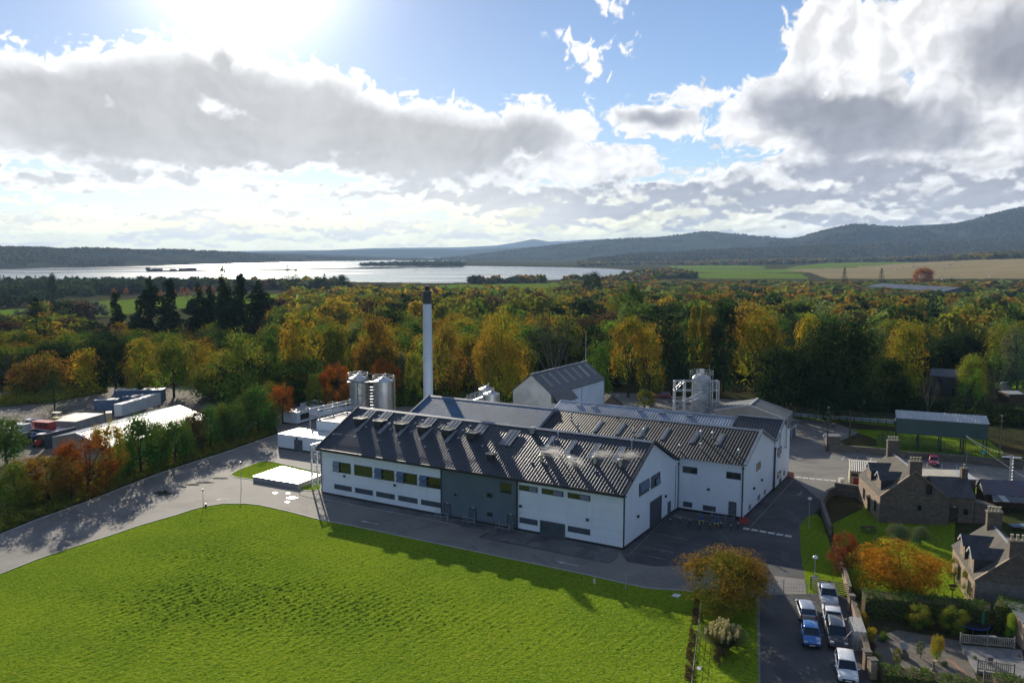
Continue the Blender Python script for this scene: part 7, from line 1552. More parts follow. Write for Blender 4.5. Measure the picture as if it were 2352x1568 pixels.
def tree_data(kind, seed, n):
    rng = np.random.default_rng(seed)
    if kind in ('round', 'oak', 'airy'):
        w = {'round': .72, 'oak': .95, 'airy': .66}[kind]; z0 = {'round': .03, 'oak': .05, 'airy': .06}[kind]
        L_ = lumps_round(rng, w, 1 - z0, z0, {'round': 30, 'oak': 44, 'airy': 40}[kind], {'round': .42, 'oak': .36, 'airy': .28}[kind])
        top = L_[:, 2] + L_[:, 4]; L_[:, 2] -= (top.max() - 1.0) * (L_[:, 2] - z0) / (top.max() - z0)
        C, d = pts_on(L_, n, rng); size = w * math.sqrt(9.0 / n) * (.56 if kind != 'airy' else .50)
        V1, F1 = leaf_quads(C, d, size, rng)
        C2, d2 = pts_on(L_, max(20, n // 9), rng, .2, .6); V2, F2 = leaf_quads(C2, d2, size * 2.8, rng)
        return np.vstack([V1, V2]), np.vstack([F1, F2 + len(V1)]), L_
    if kind == 'shrub':
        L_ = lumps_round(rng, .98, 1.0, -.05, 16, .5); C, d = pts_on(L_, n, rng); C[:, 2] = np.maximum(C[:, 2], .02); V1, F1 = leaf_quads(C, d, math.sqrt(9. / n) * .54, rng)
        C2, d2 = pts_on(L_, n // 9, rng, .2, .6); C2[:, 2] = np.maximum(C2[:, 2], .05); V2, F2 = leaf_quads(C2, d2, math.sqrt(9. / n), rng); return np.vstack([V1, V2]), np.vstack([F1, F2 + len(V1)]), L_
    if kind in ('redwood', 'poplar', 'cypress'):
        w = {'redwood': .27, 'poplar': .22, 'cypress': .34}[kind]; L_ = []; m_ = {'redwood': 34, 'poplar': 26, 'cypress': 20}[kind]
        for i in range(m_):
            z = .10 + .87 * (i + .5) / m_; t = rng.random() * 6.28; env = min(1, (1.02 - z) * 2.9) ** .7 * (.75 + .25 * math.sin(z * 9 + seed)) * (.55 + .45 * min(1, z * 3.5))
            r = w * .5 * env * .50 * (.5 + rng.random()); L_.append((r * math.cos(t), r * math.sin(t), z, w * .5 * env * (.42 + .3 * rng.random()), .045 + .02 * rng.random()))
        L_ = np.array(L_); C, d = pts_on(L_, n, rng); C[:, 2] = np.minimum(C[:, 2], 1.0); V, F = leaf_quads(C, d * [1, 1, .6], math.sqrt(3. / n) * .58, rng, 1.8); C2, d2 = pts_on(L_, n // 8, rng, .1, .5); V2, F2 = leaf_quads(C2, d2, math.sqrt(3. / n) * .7, rng)
        return np.vstack([V, V2]), np.vstack([F, F2 + len(V)]), L_
    if kind in ('spruce', 'larch'):
        w = {'spruce': .42, 'larch': .5}[kind]; C = []; D_ = []; tiers = 26
        per = n // tiers
        for i in range(tiers):
            z = .06 + .93 * (i / tiers); rad = w * .5 * (1 - z) ** .85 * (.8 + .4 * rng.random()) + .006; arms = 9
            t = (rng.integers(0, arms, per) + .16 * rng.normal(size=per)) * 2 * np.pi / arms + i * 1.3; q = rng.random(per) ** .6
            C.append(np.stack([rad * q * np.cos(t), rad * q * np.sin(t), z - .06 * q * rad / w * 2 + rng.normal(size=per) * .008], 1)); D_.append(np.stack([.3 * np.cos(t), .3 * np.sin(t), np.ones(per)], 1))
        C = np.vstack(C); D_ = np.vstack(D_); V, F = leaf_quads(C, D_, math.sqrt(2. / n) * .36, rng, 2.2, .45)
        return V, F, np.array([[0, 0, .5, .1, .3]])
def wood_mb(L_, h0, seed, kind, r0=.026):
    """tapered trunk with limbs, unit tree"""
    m = MB(); rr = random.Random(seed); straight = kind in ('redwood', 'spruce', 'larch', 'poplar', 'cypress')
    if straight: m.tube((0, 0, -.02), (0, 0, .5), r0, 8, 0, r0 * .55); m.tube((0, 0, .5), (0, 0, .97), r0 * .55, 6, 0, .002); lim = 0
    else:
        m.tube((0, 0, -.02), (.01, 0, .20), r0 * 1.25, 8, 0, r0 * .95); m.tube((.01, 0, .20), (.0, .01, .45), r0 * .95, 8, 0, r0 * .6); lim = 9
    for i in range(lim):
        c = L_[rr.randrange(len(L_))]; z = .16 + .22 * rr.random(); a = Vector((.005, .005, z)); b = Vector((c[0] * .5, c[1] * .5, z + (c[2] - z) * .55)); q = Vector((c[0], c[1], c[2]))
        m.tube(a, b, r0 * .5, 6, 0, r0 * .32); m.tube(b, q, r0 * .32, 5, 0, r0 * .12)
    return m
LIB = {}
def unit_tree(kind, seed, n):
    """scaled so that the crown is one unit across and one unit high"""
    V, F, L_ = tree_data(kind, seed, n); r = np.percentile(np.hypot(V[:, 0], V[:, 1]), 96) * 2; zt = np.percentile(V[:, 2], 99.6)
    V = V / [r, r, zt]; L_ = L_ / np.array([r, r, zt, r, zt]); return V, F, L_
def make_proto(key, kind, var, n, leafmat='leaf'):
    V, F, L_ = unit_tree(kind, var * 17 + 3, n)
    me = bpy.data.meshes.new('crown_' + key); me.from_pydata([], [], []); 
    m, k = F.shape; me.vertices.add(len(V)); me.vertices.foreach_set('co', V.astype(np.float32).ravel()); me.loops.add(m * k); me.loops.foreach_set('vertex_index', F.astype(np.int32).ravel())
    me.polygons.add(m); me.polygons.foreach_set('loop_start', np.arange(m, dtype=np.int32) * k); me.polygons.foreach_set('loop_total', np.full(m, k, np.int32)); me.materials.append(M[leafmat]); me.update(calc_edges=True); fc = V.reshape(-1, 4, 3).mean(1); q_ = np.hypot(fc[:, 0], fc[:, 1]) * 1.7 * .8 + fc[:, 2] * .55; tn = sstep(q_ + np.random.default_rng(var).normal(size=len(q_)) * .10, .45, .95); aa = me.attributes.new('turned', 'FLOAT_COLOR', 'FACE'); aa.data.foreach_set('color', np.stack([tn, tn, tn, tn * 0 + 1], 1).astype(np.float32).ravel())
    w = wood_mb(L_, .2, var, kind); tm = bpy.data.meshes.new('trunk_' + key); tm.from_pydata(w.v, [], w.f); tm.materials.append(M['bark']); LIB[key] = (me, tm)
for i in range(5): make_proto(f'round{i}', 'round', i, 4200)
for i in range(3): make_proto(f'oak{i}', 'oak', i + 20, 5000)
for i in range(3): make_proto(f'airy{i}', 'airy', i + 40, 3200)
for i in range(3): make_proto(f'redwood{i}', 'redwood', i + 60, 3000, 'needle')
for i in range(2): make_proto(f'spruce{i}', 'spruce', i + 70, 3000, 'needle')
make_proto('poplar0', 'poplar', 80, 2200); make_proto('cypress0', 'cypress', 85, 2200)
for i in range(3): make_proto(f'shrub{i}', 'shrub', i + 90, 1800)
make_proto('near_oak0', 'oak', 101, 15000); make_proto('near_oak1', 'oak', 107, 15000); make_proto('near_airy0', 'airy', 105, 7000); make_proto('near_shrub0', 'shrub', 111, 9000); make_proto('near_round0', 'round', 113, 7000); make_proto('near_round1', 'round', 117, 7000)
def bare_proto(key, seed, leaves=500):
    rr = random.Random(seed); m = MB()
    def grow(p, d, l, r, depth):
        q = p + d * l; m.tube(p, q, r, 5 if depth < 2 else 3, 0, r * .65, cap=False)
        if depth >= 6: return
        for i in range(2 if depth < 5 else 3):
            dd = (d + Vector((rr.gauss(0, .42), rr.gauss(0, .42), rr.gauss(.10, .25)))).normalized(); grow(q, dd, l * (.74 + .1 * rr.random()), r * .62, depth + 1)
    grow(Vector((0, 0, 0)), Vector((0, 0, 1)), .17, .018, 0)
    for _ in range(5): a = rr.random() * 6.28; grow(Vector((0, 0, .10 + .08 * rr.random())), Vector((math.cos(a) * .8, math.sin(a) * .8, .75)).normalized(), .16, .010, 1)
    P = np.array(m.v); r = np.percentile(np.hypot(P[:, 0], P[:, 1]), 98) * 2; m.v = (P / [r, r, np.percentile(P[:, 2], 99.5)]).tolist()
    tm = bpy.data.meshes.new('trunk_' + key); tm.from_pydata(m.v, [], m.f); tm.materials.append(M['bark_pale'])
    rng = np.random.default_rng(seed); P = np.array(m.v); zc = P[P[:, 2] > .3]; C = zc[rng.integers(0, len(zc), leaves)]; V, F = leaf_quads(C, rng.normal(size=C.shape), .020, rng)
    me = bpy.data.meshes.new('crown_' + key); me.from_pydata(V.tolist(), [], F.tolist()); me.materials.append(M['leaf']); LIB[key] = (me, tm)
bare_proto('bare0', 5, 900); bare_proto('bare1', 9, 1500)
COLR = {'gold': (0.328, 0.242, 0.036), 'amber': (0.256, 0.156, 0.034), 'orange': (0.348, 0.118, 0.027), 'rust': (0.218, 0.077, 0.036), 'red': (0.358, 0.070, 0.028), 'olive': (0.186, 0.198, 0.038), 'green': (0.096, 0.160, 0.036), 'dark green': (0.031, 0.054, 0.026),
        'brown': (0.109, 0.077, 0.051), 'lime': (0.243, 0.307, 0.051), 'pale green': (0.192, 0.243, 0.090), 'grey green': (0.128, 0.160, 0.109), 'yellow': (0.410, 0.301, 0.036), 'conifer': (0.028, 0.049, 0.026), 'evergreen': (0.058, 0.096, 0.036)}
trees = []
def plant(key, u, vb, vt, wpx, col, label, cat='tree', name=None, group=None, z=None, rot=None, prop=None, xy=None):
    """crown centre column u, base row vb, top row vt and crown width in picture units, turned into metres"""
    if xy is None:
        p = at(u, vb, 0.0 if z is None else z); zz = float(near_h(np.array([p.x]), np.array([p.y]))[0])
        if z is None and zz < -.3: p = at(u, vb, zz)
    else: p = Vector((xy[0], xy[1], float(near_h(np.array([xy[0]]), np.array([xy[1]]))[0])))
    top = hgt(vt, (p.x, p.y)); h = max(.3, top - p.z); wm = wpx / FX * (p.y * CP + (CAMZ - p.z) * SP)
    k = key.replace('near_', '').rstrip('0123456789'); sx_ = wm
    r = random.Random(int(u * 7 + vb * 13)); me, tm = LIB[key]
    nm = name or {'redwood': 'redwood_tree', 'spruce': 'spruce_tree', 'poplar': 'poplar_tree', 'cypress': 'cypress_tree', 'shrub': 'shrub'}.get(k, 'broadleaf_tree')
    e = empty(nm, tuple(p), label, cat, group); c = bpy.data.objects.new('crown', me); t = bpy.data.objects.new('trunk', tm)
    for o in (c, t): COL.objects.link(o); o.parent = e
    if k == 'shrub': t.name = 'stem'; c.name = 'foliage'
    e.scale = (sx_, sx_, h); e.rotation_euler = (0, 0, rot if rot is not None else r.random() * 6.28)
    cc = COLR[col] if isinstance(col, str) else col; j = .88 + .24 * r.random(); c.color = (cc[0] * j, cc[1] * j * (.95 + .1 * r.random()), cc[2] * j, 1)
    trees.append((p.x, p.y, wm)); return e
RV = 'trees along the left road verge'; WD = 'trees of the surrounding wood'; CG = 'tall dark conifers left of the chimney'
# tall dark conifers
for key, u, vb, vt, w, lb in (('spruce0', 90, 838, 684, 74, 'broad dark pointed spruce standing alone near the left edge of the wood'), ('redwood0', 272, 800, 672, 36, 'dark narrow conifer just left of the tall dark clump'),
        ('redwood1', 321, 808, 692, 30, 'shortest dark conifer at the left of the clump'), ('redwood2', 349, 806, 642, 40, 'tall dark conifer, first of the two joined giants left of the gap'), ('redwood0', 393, 806, 643, 48, 'tall wide dark conifer, second of the joined giants left of the gap'),
        ('redwood1', 459, 812, 655, 50, 'broad dark conifer directly right of the gap in the clump'), ('redwood2', 484, 808, 664, 36, 'dark conifer tucked between the gap and the tallest giant'), ('redwood1', 520, 815, 619, 42, 'tallest dark conifer of the clump, its tip against the water'),
        ('redwood0', 554, 815, 630, 46, 'dark conifer right beside the tallest giant'), ('redwood2', 594, 805, 652, 44, 'rightmost dark conifer of the tall clump')):
    plant(key, u, vb, vt, w * 1.4, 'conifer', lb, group=CG)
for key, u, vb, vt, w, c, lb in (('spruce0', 663, 690, 609, 38, 'conifer', 'left of the two thin spires rising against the silver water'), ('spruce1', 681, 690, 617, 36, 'conifer', 'right of the two thin spires rising against the silver water'), ('spruce1', 746, 685, 627, 30, 'conifer', 'small lone spire against the water left of the round dark tree'),
        ('oak1', 787, 676, 630, 40, 'dark green', 'round dark tree silhouetted against the water left of the chimney'), ('spruce0', 1938, 672, 614, 26, 'conifer', 'left of two lone dark pines in front of the tan field'), ('spruce1', 2023, 672, 616, 26, 'conifer', 'right of two lone dark pines in front of the tan field'),
        ('oak0', 2118, 662, 614, 48, 'orange', 'round orange tree in front of the tan stubble field'), ('oak1', 122, 690, 627, 26, 'conifer', 'flat topped dark pine poking above the far left tree line'), ('oak2', 1360, 690, 624, 50, 'dark green', 'spreading dark tree against the right end of the water')):
    plant(key, u, vb, vt, w, c, lb, group=WD)
# signature trees of the wood
SIG = [('round0', 400, 912, 762, 80, 'olive', 'olive gold dome tree in the front row below the tall dark conifers'), ('round1', 330, 906, 775, 74, 'gold', 'golden dome tree left of the olive dome in the front row'), ('oak0', 266, 902, 778, 76, 'dark green', 'dark green tree left of the golden dome tree'),
    ('round2', 552, 935, 758, 96, 'olive', 'very large olive green dome tree above the verge trees left of the tanks'), ('airy0', 622, 915, 768, 48, 'green', 'slender green tree right of the very large olive dome'), ('round3', 697, 915, 716, 92, 'gold', 'peaked golden tree with a dark lower half right of the conifers'),
    ('round4', 770, 900, 742, 66, 'olive', 'olive gold tree between the peaked golden one and the round dark one'), ('oak1', 862, 905, 722, 96, 'amber', 'wide amber rimmed tree just left of the chimney'), ('round0', 906, 885, 778, 50, 'yellow', 'small bright yellow topped tree beside the chimney shaft'),
    ('shrub0', 925, 905, 808, 36, 'grey green', 'silvery leaved tree just left of the foot of the chimney'), ('airy1', 952, 930, 808, 42, 'olive', 'yellow green tree touching the left side of the chimney'), ('airy2', 887, 930, 820, 60, 'orange', 'orange tree directly behind the two tall tanks'),
    ('near_airy0', 775, 950, 834, 74, 'orange', 'bright orange tree standing left of the tall tanks'), ('airy1', 727, 950, 856, 46, 'olive', 'olive tree between the bright orange tree and the dark bush'), ('round1', 1028, 920, 748, 72, 'amber', 'amber tree right of the chimney with a dark base'),
    ('near_oak1', 1152, 945, 716, 122, 'gold', 'huge golden leaved tree behind the squat silver tanks'), ('bare1', 1278, 950, 700, 124, 'brown', 'big leafless brown tree behind the old white gable'), ('bare0', 1092, 930, 800, 40, 'brown', 'thin leafless tree by the squat tanks'),
    ('round2', 1372, 930, 780, 62, 'green', 'dark green tree right of the mast of the white gable'), ('airy0', 1443, 912, 724, 74, 'gold', 'gold topped tree left of the big ivy dark tree'), ('airy2', 1490, 915, 756, 60, 'gold', 'second gold topped tree close left of the ivy dark tree'), ('round3', 1542, 905, 701, 88, 'dark green', 'big ivy dark tree left of the golden poplars'),
    ('poplar0', 1588, 895, 706, 30, 'gold', 'left golden poplar of the pair above the silo frame'), ('poplar0', 1612, 895, 704, 30, 'gold', 'right golden poplar of the pair above the silo frame'), ('round4', 1660, 900, 684, 62, 'dark green', 'dark green tree right of the golden poplars'), ('oak2', 1448, 790, 651, 82, 'green', 'rounded fresh green tree top above the golden trees in mid wood'),
    ('shrub1', 1432, 800, 696, 40, 'pale green', 'pale green bushy crown below the fresh green tree top'), ('near_oak0', 1925, 965, 722, 196, 'dark green', 'enormous dark evergreen mass right of the grey sheeted shed'), ('near_round1', 2078, 915, 731, 100, 'gold', 'large golden tree right of the enormous dark evergreen'), ('round0', 1735, 900, 695, 98, 'gold', 'wide golden tree left of the enormous dark evergreen'),
    ('round1', 1852, 880, 720, 62, 'yellow', 'yellow topped tree peeping over the left shoulder of the dark evergreen'), ('near_round0', 2229, 925, 812, 64, 'lime', 'lime green tree hiding the right half of the slate house'), ('bare1', 2281, 930, 798, 54, 'olive', 'brownish half bare tree right beside the lime green one'), ('round3', 2335, 900, 752, 62, 'grey green', 'grey green tree cut off by the right edge above the lawn patch'),
    ('round4', 2170, 880, 770, 90, 'dark green', 'dark tree above the slate house'), ('oak0', 1800, 960, 790, 110, 'dark green', 'shaded dark tree at the wood edge behind the grey sheeted shed'), ('oak1', 2040, 960, 820, 90, 'dark green', 'shaded dark tree behind the raised green store'), ('bare0', 2130, 965, 860, 50, 'brown', 'bare pale stemmed tree behind the right part of the raised store'),
    ('airy0', 1480, 945, 893, 40, 'olive', 'small olive yellow tree beside the stone shed'), ('airy1', 60, 905, 832, 70, 'amber', 'amber tree on the far left at the wood edge'), ('round2', 112, 902, 806, 88, 'amber', 'wide amber tree left of the roadside larch'), ('round4', 205, 900, 800, 70, 'yellow', 'yellow orange tree left of the dark green front tree'),
    ('spruce1', 126, 950, 850, 62, 'evergreen', 'feathery green larch standing alone by the left yard'), ('cypress0', 320, 920, 878, 20, 'evergreen', 'small dark cypress in front of the pale blue container')]
for key, u, vb, vt, w, c, lb in SIG: plant(key, u, vb, vt, w * (1.22 if key[:4] in ('roun', 'airy', 'oak0') else 1.05), c, lb, group=WD)
# verge trees
for key, u, vb, vt, w, c, lb in [(k_, u_, b_, t_, w_ * 1.25, c_, l_) for k_, u_, b_, t_, w_, c_, l_ in (('near_round0', 15, 1078, 955, 86, 'green', 'tall bright green tree at the left edge beyond the verge'), ('near_round1', 38, 1178, 1058, 92, 'olive', 'bushy yellow green tree at the left edge beside the road'), ('near_airy0', 112, 1168, 1046, 104, 'amber', 'amber tree with dark gaps, second along the verge from the left edge'),
        ('near_airy0', 205, 1150, 1000, 108, 'orange', 'glowing orange red tree in the roadside row'), ('near_airy0', 254, 1126, 968, 68, 'gold', 'thin golden tree in front of the glaring shed roof'), ('near_round1', 324, 1102, 950, 92, 'green', 'green tree in the middle of the roadside row'), ('near_round0', 404, 1076, 959, 74, 'green', 'rounded green tree just right of the row\'s middle'),
        ('round3', 457, 1046, 938, 44, 'brown', 'brownish slim tree in the roadside row'), ('near_round1', 484, 1042, 928, 50, 'green', 'green tree right beside the brownish slim tree'), ('near_round0', 534, 1028, 923, 66, 'green', 'green tree with a visible trunk near the end of the row'),
        ('near_round1', 593, 1006, 882, 82, 'green', 'largest green tree at the far end of the roadside row'), ('near_airy0', 650, 985, 882, 54, 'orange', 'orange tree at the far end of the roadside row'), ('round4', 685, 945, 870, 44, 'evergreen', 'dark green rounded tree behind the orange verge tree'),
        ('shrub0', 662, 925, 845, 30, 'pale green', 'pale green upright shrub tree above the dark rounded one'), ('shrub1', 608, 930, 853, 30, 'pale green', 'small fresh green shrub tree behind the largest verge tree'), ('near_airy0', 165, 1165, 1075, 62, 'amber', 'low amber tree below the glowing orange red one'), ('airy2', 75, 1150, 1070, 50, 'rust', 'low rusty bush behind the amber verge tree'))]:
    plant(key, u, vb - 13, vt, w, c, lb, group=RV)
for i, (key, u, vb, vt, w, c, lb) in enumerate((('near_round0', 290, 1072, 985, 74, 'olive', 'olive tree filling the gap behind the thin golden tree'), ('near_round1', 365, 1058, 962, 70, 'green', 'green tree filling the gap between the two middle green ones'), ('near_round0', 150, 1120, 1040, 80, 'olive', 'low olive tree behind the amber verge tree'),
        ('near_round1', 435, 1030, 950, 52, 'olive', 'olive tree behind the brownish slim tree'), ('near_round0', 565, 992, 905, 58, 'green', 'green tree wedged behind the largest verge tree'), ('near_round1', 510, 1012, 925, 50, 'olive', 'olive tree hidden behind the end of the row'),
        ('near_airy0', 60, 1128, 1050, 84, 'amber', 'amber bush tree behind the bushy left edge one'), ('near_round0', 620, 960, 875, 50, 'olive', 'olive tree behind the orange far end tree'))):
    plant(key, u, vb, vt, w, c, lb, group=RV)
# trees and shrubs near the camera
def twotone(e, key, u, vb, vt, w, col, name='upper_leaves'): pass
plant('near_oak0', 1660, 1404, 1268, 214, (.27, .175, .035), 'big round orange tinged tree beside the lane at the lawn corner', rot=.6)
plant('near_airy0', 1938, 1322, 1222, 78, 'rust', 'upright rusty red tree growing against the garden wall')
plant('near_oak1', 2068, 1362, 1245, 200, (.50, .24, .03), 'wide spreading orange tree in the middle of the garden lawn')
plant('near_shrub0', 2063, 1252, 1203, 56, (.12, .14, .10), 'larger round clipped silvery bush on the shaded lawn', 'bush', 'round_bush'); plant('near_shrub0', 2113, 1251, 1208, 46, (.12, .14, .10), 'smaller round clipped silvery bush on the shaded lawn', 'bush', 'round_bush')
for key, x, yb, yt, w, c, lb in (('near_airy0', 1420, 640, 410, 150, 'olive', 'tall loose shrub at the left corner of the second house'), ('near_airy0', 1545, 780, 520, 150, 'olive', 'climbing shrub against the sunlit wall of the second house'), ('airy1', 1610, 865, 640, 120, 'amber', 'amber shrub at the lower corner of the second house'),
        ('near_airy0', 1095, 1070, 850, 250, 'olive', 'left of two loose grey shrubs in front of the tall hedge'), ('near_airy0', 1410, 1110, 868, 260, 'olive', 'right of two loose grey shrubs in front of the tall hedge'), ('shrub2', 770, 1190, 1095, 100, 'green', 'dark leafy shrub at the left of the gravel garden'),
        ('airy0', 1110, 1340, 1180, 90, 'grey green', 'thin blue green sapling in the gravel garden'), ('near_round0', 1255, 1360, 1125, 130, 'yellow', 'brilliant yellow small tree in the gravel garden'), ('near_shrub0', 1942, 1180, 915, 110, 'lime', 'lime green climber on the corner of the pink garage'),
        ('shrub0', 527, 940, 825, 95, 'gold', 'golden shrub just behind the square wall pillar'), ('shrub1', 575, 1060, 905, 125, 'amber', 'amber shrub behind the middle of the garden wall'), ('shrub2', 650, 1190, 1050, 100, 'yellow', 'yellow shrub beside the leaning barrier stack'),
        ('shrub0', 655, 1290, 1180, 100, 'brown', 'brownish shrub below the leaning barrier stack'), ('shrub1', 690, 1390, 1275, 110, 'olive', 'olive shrub above the bottom hedge pillars'), ('shrub2', 545, 790, 690, 60, 'grey green', 'grey leaved shrub at the left end of the tall hedge'),
        ('airy2', 890, 1400, 1240, 80, 'olive', 'straggly plant left of the tilted sundial'), ('shrub2', 480, 800, 745, 55, 'olive', 'potted looking shrub on top of the garden wall end'), ('shrub0', 1330, 1410, 1365, 70, 'green', 'low green clump beside the brick path'), ('shrub1', 1145, 1455, 1415, 55, 'lime', 'small lime clump left of the stone bird bath'),
        ('shrub2', 1610, 1370, 1310, 50, 'grey green', 'small silvery plant at the deck edge'), ('shrub1', 2020, 1345, 1310, 50, 'rust', 'red flowering pot plants by the pink garage'), ('bare0', 790, 1110, 1040, 70, 'brown', 'bare twiggy bush in the dark part of the garden'), ('shrub0', 870, 1450, 1400, 60, 'green', 'small green plant at the left of the bottom gravel')):
    plant(key, px(5, x, yb)[0], px(5, x, yb)[1], px(5, x, yt)[1], w / 2.3025 / 1.7415, c, lb, 'shrub' if 'tree' not in lb and 'sapling' not in lb else 'tree', 'shrub' if 'tree' not in lb and 'sapling' not in lb else 'small_tree')
plant('near_shrub0', 1652, 1520, 1484, 42, 'brown', 'dark red leaved shrub in front of the pampas grass', 'shrub', 'shrub')
# pampas grass: arching blades and cream plumes
def pampas(c, R_, h, label):
    e = empty('pampas_grass', tuple(c), label, 'pampas grass'); rng = np.random.default_rng(4)
    def blades(n, w0, hh, spread, lo=0):
        t = rng.random(n) * 6.28; q = rng.random(n) ** .6; up = hh * (.75 + .35 * rng.random(n)); r = R_ * spread * q; V = []; F = []
        for i in range(n):
            d = np.array([math.cos(t[i]), math.sin(t[i]), 0]); s = np.array([-d[1], d[0], 0]) * w0; b = np.array([c.x, c.y, c.z]) + d * r[i] * .25; k = len(V)
            for a in range(4): f = a / 3; p = b + d * r[i] * (f ** 1.6) + np.array([0, 0, up[i] * (f - .28 * q[i] * f * f)]); V += [p - s * (1 - f * .7), p + s * (1 - f * .7)]
            for a in range(3): F.append((k + 2 * a, k + 2 * a + 1, k + 2 * a + 3, k + 2 * a + 2))
        return np.array(V), np.array(F), t, q, up, r
    V, F, *_ = blades(3600, .02, h * .85, 1.2); o = np_mesh('blades', V, F, [M['leaf_plain']], parent=None); o.data.transform(Matrix.Translation((-c.x, -c.y, -c.z))); o.parent = e; o.color = (.20, .22, .10, 1)
    V, F, t, q, up, r = blades(38, .012, h * .95, .8); ends = V.reshape(38, 8, 3)[:, 6:8].mean(1); C = []; 
    for p in ends: C.append(p + np.stack([rng.normal(size=60) * .05, rng.normal(size=60) * .05, rng.random(60) * .75 - .15], 1))
    C = np.vstack(C); V2, F2 = leaf_quads(C, rng.normal(size=C.shape), .075, rng, 2.4); o = np_mesh('plumes', np.vstack([V, V2]), np.vstack([F, F2 + len(V)]), [M['leaf_plain']]); o.data.transform(Matrix.Translation((-c.x, -c.y, -c.z))); o.parent = e; o.color = (.50, .45, .29, 1)
pampas(at(1660, 1492), 1.7, 2.7, 'pampas grass clump with cream plumes on the strip beside the lane')
# hedges
def hedge(line_, w, h, col, label, n=260, name='hedge', size=.13):
    P = [p if isinstance(p, Vector) else zat(5, *p) for p in line_]; rng = np.random.default_rng(len(label)); C = []; N = []
    for a, b in zip(P[:-1], P[1:]):
        Ln = (b - a).length; d = (b - a) / Ln; q = Vector((-d.y, d.x, 0)); k = int(Ln * n * (w + 2 * h) / 4); s = rng.random(k) * Ln; f = rng.random(k) * (w + 2 * h); wob = .12 * np.sin(s * 2.1) + .08 * np.sin(s * 5.3)
        side = np.where(f < h, -1, np.where(f > h + w, 1, 0)); off = np.where(side == 0, f - h - w / 2, side * (w / 2 + wob * .5)); z = np.where(side == 0, h + wob + rng.normal(size=k) * .05, np.where(side < 0, f, f - h - w) * (1 + wob * .1))
        pos = np.array(a)[None] + s[:, None] * np.array(d)[None] + off[:, None] * np.array(q)[None]; pos[:, 2] = z; pos += rng.normal(size=pos.shape) * .07; C.append(pos); N.append(np.where(side[:, None] == 0, np.array([[0, 0, 1.]]), side[:, None] * np.array(q)[None]))
    C = np.vstack(C); N = np.vstack(N); V, F = leaf_quads(C, N, size, rng); e = empty(name, tuple(P[0]), label, 'hedge'); o = np_mesh('foliage', V - np.array(P[0]), F, [M['leaf_plain']], parent=e); o.color = (*COLR[col], 1)
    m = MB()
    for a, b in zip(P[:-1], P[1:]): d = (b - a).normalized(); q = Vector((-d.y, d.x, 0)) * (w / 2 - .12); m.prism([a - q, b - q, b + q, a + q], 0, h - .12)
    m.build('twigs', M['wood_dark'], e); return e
hedge([(580, 925), (900, 955), (1200, 985), (1520, 1015), (1740, 1060)], 2.2, 2.3, 'green', 'tall dark hedge across the garden below the spreading orange tree', 300)
hedge([(1800, 1040), (1960, 1080), (2160, 1130)], 3.0, 2.8, 'green', 'high bushy hedge in front of the second stone house')
hedge([(740, 1560), (1000, 1590), (1400, 1660), (1700, 1720)], 1.8, 1.3, 'green', 'low green hedge across the bottom of the gravel garden', 300)
hedge([(1790, 1660), (2200, 1720)], 1.6, 1.5, 'green', 'corner hedge at the bottom right below the deck')
# ragged plants along the wire fence (nobody could count them)
def scatter_stuff(name, poly, n, size, hh, col, label, cat, seed, mt='leaf_plain'):
    rng = np.random.default_rng(seed); P = [at(*p) for p in poly]; xs = [p.x for p in P]; ys = [p.y for p in P]; X = rng.uniform(min(xs), max(xs), n * 4); Y = rng.uniform(min(ys), max(ys), n * 4); k = inpoly(X, Y, P); X, Y = X[k][:n], Y[k][:n]
    cl = np.clip(fbm(X, Y, .5, 3, .5, seed) * 1.5 + .5, 0, 1.4); Z = rng.random(len(X)) ** 1.4 * hh * cl; C = np.stack([X, Y, Z], 1); V, F = leaf_quads(C, rng.normal(size=C.shape) + [0, 0, .6], size, rng); o = np_mesh(name, V, F, [M[mt]]); o.color = (*COLR[col], 1); return tag(o, label, cat, kind='stuff')
scatter_stuff('border_plants', [(1596, 1372), (1606, 1372), (1592, 1568), (1588, 1640), (1566, 1640), (1576, 1500)], 9000, .11, .5, 'brown', 'ragged brown plants growing along the wire fence', 'plants', 1)
scatter_stuff('verge_undergrowth', [(0, 1222), (81, 1190), (198, 1148), (286, 1113), (373, 1080), (459, 1052), (569, 1016), (632, 993), (610, 978), (430, 1030), (300, 1075), (150, 1125), (0, 1180)], 42000, .26, 1.3, 'olive', 'tangled undergrowth on the verge below the roadside trees', 'undergrowth', 2)
scatter_stuff('wood_edge_scrub', [(0, 912), (60, 900), (240, 892), (250, 900), (120, 925), (0, 935)], 12000, .35, 2.2, 'olive', 'brambly scrub along the wood edge behind the boat yard', 'scrub', 3)
scatter_stuff('wood_edge_scrub', [(900, 935), (1180, 925), (1180, 912), (900, 915)], 9000, .4, 3.0, 'green', 'dense dark scrub below the wood behind the squat tanks', 'scrub', 6)
scatter_stuff('wood_edge_scrub', [(1830, 935), (2060, 952), (2352, 985), (2400, 960), (2100, 930), (1830, 915)], 22000, .4, 3.5, 'dark green', 'dark shaded scrub along the foot of the right hand wood', 'scrub', 7)
scatter_stuff('fallen_leaves', [(2020, 1345), (2110, 1340), (2150, 1372), (2060, 1385), (1990, 1370)], 2500, .09, .02, 'gold', 'yellow leaves fallen on the lawn under the spreading orange tree', 'leaves', 9)

